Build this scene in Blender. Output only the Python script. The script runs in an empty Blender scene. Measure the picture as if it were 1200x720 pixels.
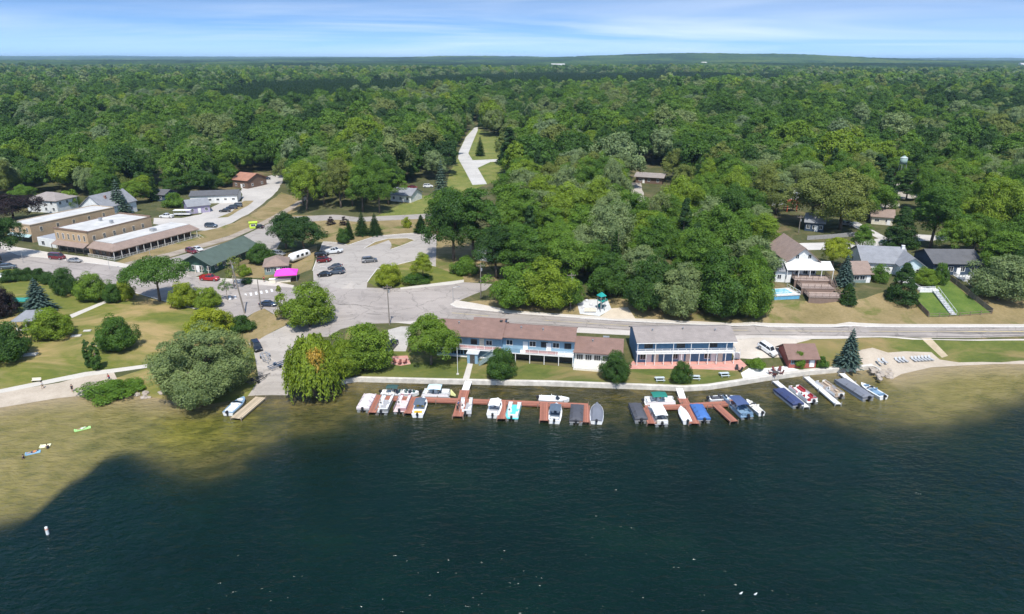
import bpy, bmesh, math, random
import numpy as np
from mathutils import Vector, Matrix
from mathutils.geometry import delaunay_2d_cdt
random.seed(7); RNG = np.random.default_rng(11)
S = bpy.context.scene
COL = S.collection
R = math.radians
PI = math.pi

# ------------------------------------------------------------------ camera
H = 66.0; F = 811.0; PITCH = R(19.74)
CP, SP = math.cos(PITCH), math.sin(PITCH)
cam_d = bpy.data.cameras.new('camera'); cam = bpy.data.objects.new('camera', cam_d); COL.objects.link(cam)
cam.location = (0, 0, H); cam.rotation_euler = (PI/2 - PITCH, R(-0.09), 0)
cam_d.sensor_fit = 'HORIZONTAL'; cam_d.sensor_width = 36; cam_d.lens = 36*F/1200
cam_d.clip_start = 0.5; cam_d.clip_end = 60000
S.camera = cam

def ray(px, py):
    u = px-600; v = 360-py
    return (u, F*CP + v*SP, -F*SP + v*CP)
def plane(px, py, z=0.0):
    d = ray(px, py); t = (z-H)/d[2]
    return (d[0]*t, d[1]*t)
def proj(x, y, z):
    q = z-H; zc = y*CP - q*SP
    return 600+F*x/zc, 360-F*(y*SP+q*CP)/zc
def depth(x, y, z):
    return y*CP-(z-H)*SP

# ------------------------------------------------------------------ terrain
SHORE = [(-600,560),(-140,503),(0,479),(69,467.5),(105,464),(165,464),(200,470),(250,474),(289,467),(338,467),(346,466),(385,460),
 (405,450),(419,448),(520,450.5),(640,452.5),(740,456),(803,458.5),(830,457),(860,452.5),(900,446),(943,440),(985,436),(1023,432.5),
 (1034,440),(1046,444),(1057,438),(1092,430),(1125,428),(1170,426),(1200,426),(1340,424),(1800,420)]
_sh = np.array([plane(*p) for p in SHORE])
def shore_y(X): return np.interp(X, _sh[:,0], _sh[:,1])
DG = [0,2,4.5,7,10,12,16,20,25,32,36,45,60,75,90,120,160,220,300,500,900]
def _pf(*pts):
    p = np.array(pts, float); return np.interp(DG, p[:,0], p[:,1])
PR_PARK = _pf((0,.02),(3,.3),(6,.6),(15,1.2),(40,2.4),(75,3.8),(120,4),(300,6),(900,12))
PR_RAMP = _pf((0,-.12),(4,.25),(10,.9),(25,2.3),(45,3.3),(60,3.6),(150,4.2),(300,6),(900,12))
PR_MOTEL = _pf((0,.9),(2,.95),(4.5,1.1),(9,1.4),(12,1.6),(16,2.6),(20,3.3),(25,3.4),(32,3.45),(36,3.9),(45,5.2),(60,6),(100,7),(300,9),(900,13))
PR_YARD = _pf((0,.9),(4.5,1.2),(6,1.4),(8,3.0),(12,3.35),(20,3.45),(24,4.0),(34,6.5),(42,8.3),(55,9),(100,9.5),(300,10.5),(900,13))
PR_BEACH = _pf((0,.02),(3,.4),(6,1.0),(10,2.4),(12,3.3),(20,3.45),(24,4.2),(34,6.6),(42,8.3),(55,9),(100,9.5),(300,10.5),(900,13))
_PX = [(-600,PR_PARK),(270,PR_PARK),(296,PR_RAMP),(346,PR_RAMP),(404,PR_MOTEL),(866,PR_MOTEL),(885,PR_YARD),(1025,PR_YARD),(1040,PR_BEACH),(1800,PR_BEACH)]
_pxX = np.array([np.interp(p, [s[0] for s in SHORE], _sh[:,0]) for p,_ in _PX])
_pfT = np.array([q for _,q in _PX])
def _hash2(ix, iy, s):
    n = np.sin(ix*127.1+iy*311.7+s*74.7)*43758.5453
    return n-np.floor(n)
def vnoise(x, y, s=0):
    x = np.asarray(x,float); y = np.asarray(y,float)
    ix = np.floor(x); iy = np.floor(y); fx = x-ix; fy = y-iy
    fx = fx*fx*(3-2*fx); fy = fy*fy*(3-2*fy)
    a = _hash2(ix,iy,s); b = _hash2(ix+1,iy,s); c = _hash2(ix,iy+1,s); d = _hash2(ix+1,iy+1,s)
    return (a*(1-fx)+b*fx)*(1-fy)+(c*(1-fx)+d*fx)*fy
def sstep(a, b, x):
    t = np.clip((np.asarray(x,float)-a)/(b-a),0,1); return t*t*(3-2*t)
def terrain(X, Y):
    X = np.atleast_1d(np.asarray(X,float)); Y = np.atleast_1d(np.asarray(Y,float))
    # sideways blend wider the further inland
    d = Y - shore_y(np.clip(X*np.minimum(1,135/np.maximum(Y,135)),-170,190))
    d = np.where(Y<230, Y-shore_y(X), d*sstep(230,260,Y)+(Y-shore_y(X))*(1-sstep(230,260,Y)))
    Xn = X*np.minimum(1, 140/np.maximum(Y,140))
    dd = np.clip(d,0,900)
    pos = np.interp(Xn, _pxX, np.arange(len(_pxX)))
    i0 = np.clip(np.floor(pos).astype(int),0,len(_pxX)-2); f = pos-i0
    k = np.clip(np.searchsorted(DG, dd, side='right')-1, 0, len(DG)-2)
    dga = np.array(DG,float)
    t = (dd-dga[k])/(dga[k+1]-dga[k])
    h0 = _pfT[i0,k]*(1-t)+_pfT[i0,k+1]*t
    h1 = _pfT[i0+1,k]*(1-t)+_pfT[i0+1,k+1]*t
    z = h0*(1-f)+h1*f
    far = sstep(500,2500,Y)
    z = z + far*(10*(vnoise(X/600,Y/700,1)-.3)+6*(vnoise(X/250,Y/260,2)-.5))
    z = z + 22*sstep(2500,5200,Y)*vnoise(X/1500,Y/900,5)
    z = z + 58*np.exp(-((X-1750)/1500)**2-((Y-6300)/900)**2) + 40*np.exp(-((X+300)/1700)**2-((Y-8000)/1300)**2)
    z = z + sstep(7000,17000,Y)*(42+34*vnoise(X/4200,Y/3500,8)-14*sstep(1000,9000,X))
    return z
def P(px, py):
    z = 3.0
    for _ in range(25):
        x, y = plane(px, py, z)
        z = 0.5*z+0.5*float(terrain(x, y)[0])
    x, y = plane(px, py, z)
    return Vector((x, y, float(terrain(x,y)[0])))
def W(px, py, z=0.0):
    x, y = plane(px, py, z); return Vector((x, y, z))
def top_z(p, py):
    v = (360-py)/F
    return H + p.y*(v*CP-SP)/(CP+v*SP)

# ------------------------------------------------------------------ materials
def new_mat(name):
    m = bpy.data.materials.new(name); m.use_nodes = True
    nt = m.node_tree; b = nt.nodes['Principled BSDF']
    return m, nt, b
def N(nt, t, **kw):
    n = nt.nodes.new(t)
    for k, v in kw.items():
        if k.startswith('_'): setattr(n, k[1:], v)
        else: n.inputs[k.replace('_',' ')].default_value = v
    return n
def lk(nt, a, b): nt.links.new(a, b)
def ramp(nt, fac, stops):
    r = nt.nodes.new('ShaderNodeValToRGB'); e = r.color_ramp.elements
    while len(e) > 1: e.remove(e[-1])
    e[0].position = stops[0][0]; e[0].color = (*stops[0][1],1)
    for p, c in stops[1:]:
        x = e.new(p); x.color = (*c,1)
    lk(nt, fac, r.inputs[0]); return r
def noise(nt, scale, detail=4, rough=.55, vec=None, dim='3D', dist=0):
    n = nt.nodes.new('ShaderNodeTexNoise'); n.noise_dimensions = dim
    n.inputs['Scale'].default_value = scale; n.inputs['Detail'].default_value = detail
    n.inputs['Roughness'].default_value = rough; n.inputs['Distortion'].default_value = dist
    if vec: lk(nt, vec, n.inputs['Vector'])
    return n
def geo_pos(nt): return nt.nodes.new('ShaderNodeNewGeometry').outputs['Position']
def obj_pos(nt): return nt.nodes.new('ShaderNodeTexCoord').outputs['Object']
def mapped(nt, vec, scale=(1,1,1), rot=(0,0,0)):
    m = nt.nodes.new('ShaderNodeMapping'); m.inputs['Scale'].default_value = scale; m.inputs['Rotation'].default_value = rot
    lk(nt, vec, m.inputs['Vector']); return m.outputs[0]
def mixc(nt, fac, a, b, mode='MIX'):
    m = nt.nodes.new('ShaderNodeMix'); m.data_type = 'RGBA'; m.blend_type = mode
    for inp, v in ((m.inputs[0],fac),(m.inputs[6],a),(m.inputs[7],b)):
        if hasattr(v,'is_linked') : lk(nt, v, inp)
        elif isinstance(v,(int,float)): inp.default_value = v
        else: inp.default_value = (*v,1)
    return m.outputs[2]
def mth(nt, op, a, b=None, clamp=False):
    m = nt.nodes.new('ShaderNodeMath'); m.operation = op; m.use_clamp = clamp
    for i, v in enumerate((a,b)):
        if v is None: continue
        if hasattr(v,'is_linked'): lk(nt, v, m.inputs[i])
        else: m.inputs[i].default_value = v
    return m.outputs[0]
_plain = {}
def plain(name, col, rough=.7, metal=0, var=.12, scale=1.5):
    """solid surface with a little worn unevenness"""
    if name in _plain: return _plain[name]
    m, nt, b = new_mat(name)
    n = noise(nt, scale, 5, .6, obj_pos(nt))
    lo = tuple(c*(1-var) for c in col); hi = tuple(min(1,c*(1+var)) for c in col)
    r = ramp(nt, n.outputs[0], [(.3,lo),(.7,hi)])
    lk(nt, r.outputs[0], b.inputs['Base Color'])
    b.inputs['Roughness'].default_value = rough; b.inputs['Metallic'].default_value = metal
    _plain[name] = m; return m
def ground_mat(name, stops, scale=.15, fine=1.2, rough=.95, bump=.3, patch=None, stretch=(1,1,1), pscale=.05, pr=(.5,.62)):
    m, nt, b = new_mat(name)
    v = mapped(nt, geo_pos(nt), stretch)
    a = noise(nt, scale, 6, .62, v); f = noise(nt, fine, 4, .7, v)
    k = mth(nt,'ADD', mth(nt,'MULTIPLY',a.outputs[0],.62), mth(nt,'MULTIPLY',f.outputs[0],.38))
    c = ramp(nt, k, stops).outputs[0]
    if patch:
        pn = noise(nt, pscale, 5, .65, v, dist=.6)
        pf = ramp(nt, pn.outputs[0], [(pr[0],(0,0,0)),(pr[1],(1,1,1))]).outputs[0]
        c = mixc(nt, pf, c, mixc(nt, f.outputs[0], patch, tuple(x*.75 for x in patch)))
    lk(nt, c, b.inputs['Base Color']); b.inputs['Roughness'].default_value = rough
    b.inputs['Specular IOR Level'].default_value = .2
    if bump:
        bp = N(nt,'ShaderNodeBump',Strength=bump,Distance=.15); lk(nt, f.outputs[0], bp.inputs['Height']); lk(nt, bp.outputs[0], b.inputs['Normal'])
    return m
def asphalt_mat(name, col, crack=.5, ang=0):
    m, nt, b = new_mat(name)
    pos = geo_pos(nt); st = mapped(nt, pos, (.035,.6,1), (0,0,ang))
    big = noise(nt, .07, 5, .6, pos); fine = noise(nt, 2.5, 3, .7, pos); streak = noise(nt, 1, 4, .6, st)
    k = mth(nt,'ADD', mth(nt,'MULTIPLY',big.outputs[0],.45), mth(nt,'ADD', mth(nt,'MULTIPLY',fine.outputs[0],.2), mth(nt,'MULTIPLY',streak.outputs[0],.35)))
    c = ramp(nt, k, [(.32,tuple(x*.72 for x in col)),(.5,col),(.68,tuple(x*1.22 for x in col))]).outputs[0]
    vo = nt.nodes.new('ShaderNodeTexVoronoi'); vo.feature='DISTANCE_TO_EDGE'; vo.inputs['Scale'].default_value=.11
    wv = noise(nt,.5,3,.6,pos); mv = nt.nodes.new('ShaderNodeVectorMath'); mv.operation='ADD'
    sc = nt.nodes.new('ShaderNodeVectorMath'); sc.operation='SCALE'; sc.inputs['Scale'].default_value=3
    lk(nt,wv.outputs['Color'],sc.inputs[0]); lk(nt,pos,mv.inputs[0]); lk(nt,sc.outputs[0],mv.inputs[1]); lk(nt,mv.outputs[0],vo.inputs['Vector'])
    cf = ramp(nt, vo.outputs['Distance'], [(.004,(crack,)*3),(.016,(0,0,0))]).outputs[0]
    c = mixc(nt, cf, c, tuple(x*.35 for x in col))
    pn=noise(nt,.16,3,.5,pos,dist=1.2); pf=ramp(nt,pn.outputs[0],[(.60,(0,)*3),(.63,(.38,)*3)]).outputs[0]
    c = mixc(nt, pf, c, tuple(x*.66 for x in col))
    on=noise(nt,.55,2,.5,pos); of=ramp(nt,on.outputs[0],[(.70,(0,)*3),(.78,(.5,)*3)]).outputs[0]
    c = mixc(nt, of, c, tuple(x*.45 for x in col))
    lk(nt, c, b.inputs['Base Color']); b.inputs['Roughness'].default_value=.9
    return m
def roof_mat(name, col, rowscale=4.0):
    m, nt, b = new_mat(name)
    pos = obj_pos(nt)
    br = nt.nodes.new('ShaderNodeTexBrick'); br.inputs['Scale'].default_value=1.0
    br.inputs['Brick Width'].default_value=.9; br.inputs['Row Height'].default_value=.3; br.inputs['Mortar Size'].default_value=.02
    br.inputs['Color1'].default_value=(*[c*1.12 for c in col],1); br.inputs['Color2'].default_value=(*[c*.85 for c in col],1)
    br.inputs['Mortar'].default_value=(*[c*.6 for c in col],1)
    sep = nt.nodes.new('ShaderNodeSeparateXYZ'); lk(nt,pos,sep.inputs[0])
    cb = nt.nodes.new('ShaderNodeCombineXYZ'); lk(nt,sep.outputs[0],cb.inputs[0]); lk(nt,mth(nt,'ADD',sep.outputs[1],mth(nt,'MULTIPLY',sep.outputs[2],.6)),cb.inputs[1])
    lk(nt,cb.outputs[0],br.inputs['Vector'])
    n = noise(nt,.5,5,.65,pos)
    c = mixc(nt,.55,br.outputs[0],ramp(nt,n.outputs[0],[(.3,tuple(x*.75 for x in col)),(.7,tuple(min(1,x*1.25) for x in col))]).outputs[0])
    lk(nt,c,b.inputs['Base Color']); b.inputs['Roughness'].default_value=.9
    return m
def siding_mat(name, col, horizontal=True, pitch=.22):
    m, nt, b = new_mat(name)
    pos = obj_pos(nt); sep = nt.nodes.new('ShaderNodeSeparateXYZ'); lk(nt,pos,sep.inputs[0])
    s = sep.outputs[2] if horizontal else mth(nt,'ADD',sep.outputs[0],sep.outputs[1])
    fr = mth(nt,'FRACT',mth(nt,'DIVIDE',s,pitch))
    n = noise(nt,.8,5,.6,pos)
    c = ramp(nt,n.outputs[0],[(.3,tuple(x*.86 for x in col)),(.7,tuple(min(1,x*1.1) for x in col))]).outputs[0]
    c = mixc(nt, ramp(nt,fr,[(.0,(.6,)*3),(.12,(0,0,0))]).outputs[0], c, tuple(x*.6 for x in col))
    lk(nt,c,b.inputs['Base Color']); b.inputs['Roughness'].default_value=.75
    return m
def brick_mat(name, c1, c2):
    m, nt, b = new_mat(name)
    pos = obj_pos(nt); sep = nt.nodes.new('ShaderNodeSeparateXYZ'); lk(nt,pos,sep.inputs[0])
    cb = nt.nodes.new('ShaderNodeCombineXYZ'); lk(nt,mth(nt,'ADD',sep.outputs[0],sep.outputs[1]),cb.inputs[0]); lk(nt,sep.outputs[2],cb.inputs[1])
    br = nt.nodes.new('ShaderNodeTexBrick'); lk(nt,cb.outputs[0],br.inputs['Vector']); br.inputs['Scale'].default_value=1
    br.inputs['Brick Width'].default_value=.45; br.inputs['Row Height'].default_value=.16; br.inputs['Mortar Size'].default_value=.015
    br.inputs['Color1'].default_value=(*c1,1); br.inputs['Color2'].default_value=(*c2,1); br.inputs['Mortar'].default_value=(.34,.3,.25,1)
    n = noise(nt,.35,5,.65,pos)
    c = mixc(nt,.45,br.outputs[0],ramp(nt,n.outputs[0],[(.3,tuple(x*.75 for x in c1)),(.7,tuple(x*1.2 for x in c1))]).outputs[0])
    lk(nt,c,b.inputs['Base Color']); b.inputs['Roughness'].default_value=.9
    return m
def plank_mat(name, col, pitch=.16, axis=1):
    m, nt, b = new_mat(name)
    pos = obj_pos(nt); sep = nt.nodes.new('ShaderNodeSeparateXYZ'); lk(nt,pos,sep.inputs[0])
    d = mth(nt,'DIVIDE',sep.outputs[axis],pitch); fr = mth(nt,'FRACT',d); fl = mth(nt,'FLOOR',d)
    wn = nt.nodes.new('ShaderNodeTexWhiteNoise'); wn.noise_dimensions='1D'; lk(nt,fl,wn.inputs['W'])
    n = noise(nt,1.2,5,.65,pos)
    k = mth(nt,'ADD',mth(nt,'MULTIPLY',wn.outputs[0],.5),mth(nt,'MULTIPLY',n.outputs[0],.5))
    c = ramp(nt,k,[(.2,tuple(x*.7 for x in col)),(.8,tuple(min(1,x*1.3) for x in col))]).outputs[0]
    c = mixc(nt, ramp(nt,fr,[(.0,(.8,)*3),(.1,(0,0,0))]).outputs[0], c, tuple(x*.35 for x in col))
    lk(nt,c,b.inputs['Base Color']); b.inputs['Roughness'].default_value=.85
    return m
def paint_mat(name, col, rough=.25, metal=.0, coat=.5):
    if name in _plain: return _plain[name]
    m, nt, b = new_mat(name)
    n = noise(nt,2.0,4,.6,obj_pos(nt))
    lk(nt, ramp(nt,n.outputs[0],[(.3,tuple(x*.93 for x in col)),(.7,tuple(min(1,x*1.05) for x in col))]).outputs[0], b.inputs['Base Color'])
    b.inputs['Roughness'].default_value=rough; b.inputs['Metallic'].default_value=metal; b.inputs['Coat Weight'].default_value=coat
    _plain[name]=m; return m

# ------------------------------------------------------------------ mesh builder
class MB:
    def __init__(s): s.v=[]; s.f=[]; s.m=[]
    def add(s, vs, fs, mi=0):
        o=len(s.v); s.v+= [tuple(v) for v in vs]; s.f+= [tuple(i+o for i in f) for f in fs]; s.m+=[mi]*len(fs); return s
    def box(s, x0,x1,y0,y1,z0,z1, mi=0, rz=0, c=None):
        vs=[(x,y,z) for z in (z0,z1) for y in (y0,y1) for x in (x0,x1)]
        if rz:
            cx,cy=c if c else ((x0+x1)/2,(y0+y1)/2); a,b=math.cos(rz),math.sin(rz)
            vs=[(cx+(x-cx)*a-(y-cy)*b, cy+(x-cx)*b+(y-cy)*a, z) for x,y,z in vs]
        return s.add(vs,[(0,2,3,1),(4,5,7,6),(0,1,5,4),(1,3,7,5),(3,2,6,7),(2,0,4,6)],mi)
    def cbox(s, cx,cy,cz,sx,sy,sz, mi=0, rz=0):
        return s.box(cx-sx/2,cx+sx/2,cy-sy/2,cy+sy/2,cz-sz/2,cz+sz/2,mi,rz)
    def tube(s, p0,p1,r0,r1=None,n=8,mi=0,cap=True):
        r1=r0 if r1 is None else r1
        p0=Vector(p0);p1=Vector(p1);d=(p1-p0)
        if d.length<1e-6: return s
        d.normalize(); a=d.orthogonal().normalized(); b=d.cross(a)
        vs=[]
        for p,r in ((p0,r0),(p1,r1)):
            for i in range(n):
                t=2*PI*i/n; vs.append(p+a*(r*math.cos(t))+b*(r*math.sin(t)))
        fs=[(i,(i+1)%n,n+(i+1)%n,n+i) for i in range(n)]
        if cap: fs+= [tuple(range(n))[::-1], tuple(range(n,2*n))]
        return s.add(vs,fs,mi)
    def bar(s,p0,p1,w,h=None,mi=0):
        h=h or w; p0=Vector(p0);p1=Vector(p1);d=(p1-p0)
        if d.length<1e-6: return s
        d.normalize(); up=Vector((0,0,1)) if abs(d.z)<.95 else Vector((1,0,0))
        a=d.cross(up).normalized(); b=a.cross(d).normalized()
        vs=[p+a*x*w/2+b*y*h/2 for p in (p0,p1) for x,y in ((-1,-1),(1,-1),(1,1),(-1,1))]
        return s.add(vs,[(0,1,2,3)[::-1],(4,5,6,7),(0,1,5,4),(1,2,6,5),(2,3,7,6),(3,0,4,7)],mi)
    def prism(s, poly, z0, z1, mi=0):
        n=len(poly); vs=[(x,y,z0) for x,y in poly]+[(x,y,z1) for x,y in poly]
        return s.add(vs,[tuple(range(n))[::-1],tuple(range(n,2*n))]+[(i,(i+1)%n,n+(i+1)%n,n+i) for i in range(n)],mi)
    def loft(s, secs, mi=0, cap=True, closed=True):
        n=len(secs[0]); vs=[p for sec in secs for p in sec]; fs=[]
        for k in range(len(secs)-1):
            for i in range(n if closed else n-1):
                j=(i+1)%n; fs.append((k*n+i,k*n+j,(k+1)*n+j,(k+1)*n+i))
        if cap: fs+=[tuple(range(n))[::-1],tuple(range((len(secs)-1)*n,len(secs)*n))]
        return s.add(vs,fs,mi)
    def ball(s,c,rx,ry,rz,n=10,m=6,mi=0):
        vs=[];fs=[]
        for j in range(m+1):
            t=PI*j/m
            for i in range(n):
                p=2*PI*i/n; vs.append((c[0]+rx*math.sin(t)*math.cos(p),c[1]+ry*math.sin(t)*math.sin(p),c[2]+rz*math.cos(t)))
        for j in range(m):
            for i in range(n): fs.append((j*n+i,(j+1)*n+i,(j+1)*n+(i+1)%n,j*n+(i+1)%n))
        return s.add(vs,fs,mi)
    def mesh(s,name,mats,smooth=False,bevel=0):
        me=bpy.data.meshes.new(name); me.from_pydata(s.v,[],s.f)
        mats=mats if isinstance(mats,(list,tuple)) else [mats]
        for m in mats: me.materials.append(m)
        me.polygons.foreach_set('material_index',s.m)
        bm=bmesh.new(); bm.from_mesh(me); bmesh.ops.remove_doubles(bm,verts=bm.verts,dist=1e-5)
        bmesh.ops.recalc_face_normals(bm,faces=bm.faces)
        if bevel:
            bmesh.ops.bevel(bm,geom=[e for e in bm.edges if e.is_manifold and e.calc_face_angle(0)>.6],offset=bevel,segments=2,affect='EDGES',clamp_overlap=True)
        bm.to_mesh(me); bm.free()
        if smooth: me.polygons.foreach_set('use_smooth',[True]*len(me.polygons))
        me.update(); return me
    def build(s,name,mats,parent=None,smooth=False,bevel=0,loc=None,rz=0):
        o=bpy.data.objects.new(name,s.mesh(name,mats,smooth,bevel)); COL.objects.link(o)
        if parent: o.parent=parent
        if loc is not None: o.location=loc
        o.rotation_euler[2]=rz
        return o
def put(name, me, parent=None, loc=(0,0,0), rz=0, scale=None):
    o=bpy.data.objects.new(name,me); COL.objects.link(o); o.parent=parent; o.location=loc; o.rotation_euler=(0,0,rz)
    if scale: o.scale=scale
    return o
def tag(o,label,cat,group=None,kind=None):
    if label: o['label']=label
    if cat: o['category']=cat
    if group: o['group']=group
    if kind: o['kind']=kind
    return o
def thing(name,label,cat,loc,rz=0,group=None):
    o=bpy.data.objects.new(name,None); COL.objects.link(o); o.location=loc; o.rotation_euler=(0,0,rz); o.empty_display_size=.3
    return tag(o,label,cat,group)
def setmat(o, *mats):
    for i,m in enumerate(mats):
        if m is None: continue
        o.material_slots[i].link='OBJECT'; o.material_slots[i].material=m
def heading(a,b): return math.atan2(b.y-a.y,b.x-a.x)
# ------------------------------------------------------------------ world, sun
SUN_EL, SUN_AZ = R(60), R(4)       # azimuth: sun stands behind the camera, this much to the right
w = bpy.data.worlds.new('World'); S.world = w; w.use_nodes = True
nt = w.node_tree; bg = nt.nodes['Background']
tc = nt.nodes.new('ShaderNodeTexCoord')
sky = nt.nodes.new('ShaderNodeTexSky'); sky.sky_type='NISHITA'; sky.sun_disc=False
sky.sun_elevation=SUN_EL; sky.sun_rotation=PI-SUN_AZ; sky.altitude=0; sky.air_density=1.0; sky.dust_density=.3; sky.ozone_density=2.0
sep = nt.nodes.new('ShaderNodeSeparateXYZ'); lk(nt, tc.outputs['Generated'], sep.inputs[0])
zz = mth(nt,'ADD', mth(nt,'MULTIPLY', mth(nt,'MAXIMUM',sep.outputs[2],0.0), 3.6), .10)
zz = mth(nt,'MINIMUM', zz, mth(nt,'ADD',sep.outputs[2],.3))
cb = nt.nodes.new('ShaderNodeCombineXYZ'); lk(nt,sep.outputs[0],cb.inputs[0]); lk(nt,sep.outputs[1],cb.inputs[1]); lk(nt,zz,cb.inputs[2])
nm = nt.nodes.new('ShaderNodeVectorMath'); nm.operation='NORMALIZE'; lk(nt,cb.outputs[0],nm.inputs[0]); lk(nt,nm.outputs[0],sky.inputs[0])
# thin high cloud streaks
el = mth(nt,'ADD', mth(nt,'MAXIMUM',sep.outputs[2],0.0), .035)
cu = nt.nodes.new('ShaderNodeCombineXYZ'); lk(nt,mth(nt,'DIVIDE',sep.outputs[0],el),cu.inputs[0]); lk(nt,mth(nt,'DIVIDE',sep.outputs[1],el),cu.inputs[1])
c1 = noise(nt,.13,5,.55,mapped(nt,cu.outputs[0],(.75,1.1,1),(0,0,R(22))),dist=.9)
c2 = noise(nt,.06,4,.5,mapped(nt,cu.outputs[0],(.6,1.0,1),(0,0,R(-12))))
cf = mth(nt,'MULTIPLY', ramp(nt,c1.outputs[0],[(.38,(0,)*3),(.70,(1,)*3)]).outputs[0], ramp(nt,c2.outputs[0],[(.34,(0,)*3),(.60,(1,)*3)]).outputs[0])
cf = mth(nt,'MULTIPLY', mth(nt,'MULTIPLY',cf,ramp(nt,sep.outputs[2],[(0,(.35,)*3),(.035,(1,)*3)]).outputs[0]), .85)
haze_f = ramp(nt, sep.outputs[2], [(0.0,(.6,)*3),(.018,(.30,)*3),(.06,(.04,)*3)]).outputs[0]
skyc = mixc(nt, 1.0, sky.outputs[0], (.70,1.0,1.26), 'MULTIPLY')
skyc = mixc(nt, haze_f, skyc, (4.6,6.3,8.0))
skyc = mixc(nt, cf, skyc, (7.4,8.0,8.6))
lk(nt, skyc, bg.inputs[0]); bg.inputs[1].default_value=.12
sd = bpy.data.lights.new('sun','SUN'); sd.energy=4.45; sd.angle=R(.53); sd.color=(1,.965,.9)
so = bpy.data.objects.new('sun',sd); COL.objects.link(so)
so.rotation_euler=(PI/2-SUN_EL,0,SUN_AZ)     # light travels away from the camera (+Y)
so.rotation_euler=(PI/2-SUN_EL,0,SUN_AZ)
S.view_settings.view_transform='Standard'; S.view_settings.look='None'; S.view_settings.exposure=0.35; S.view_settings.gamma=1
S.view_settings.use_curve_mapping=False
S.cycles.max_bounces=5; S.cycles.diffuse_bounces=2; S.cycles.glossy_bounces=2; S.cycles.transmission_bounces=3; S.cycles.transparent_max_bounces=6
S.cycles.volume_bounces=0; S.cycles.caustics_reflective=False; S.cycles.caustics_refractive=False
S.cycles.use_denoising=True; S.cycles.denoiser='OPENIMAGEDENOISE'
try: S.cycles.denoising_prefilter='ACCURATE'
except Exception: pass
S.cycles.use_adaptive_sampling=True; S.cycles.adaptive_threshold=.02
S.cycles.sample_clamp_indirect=4

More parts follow.
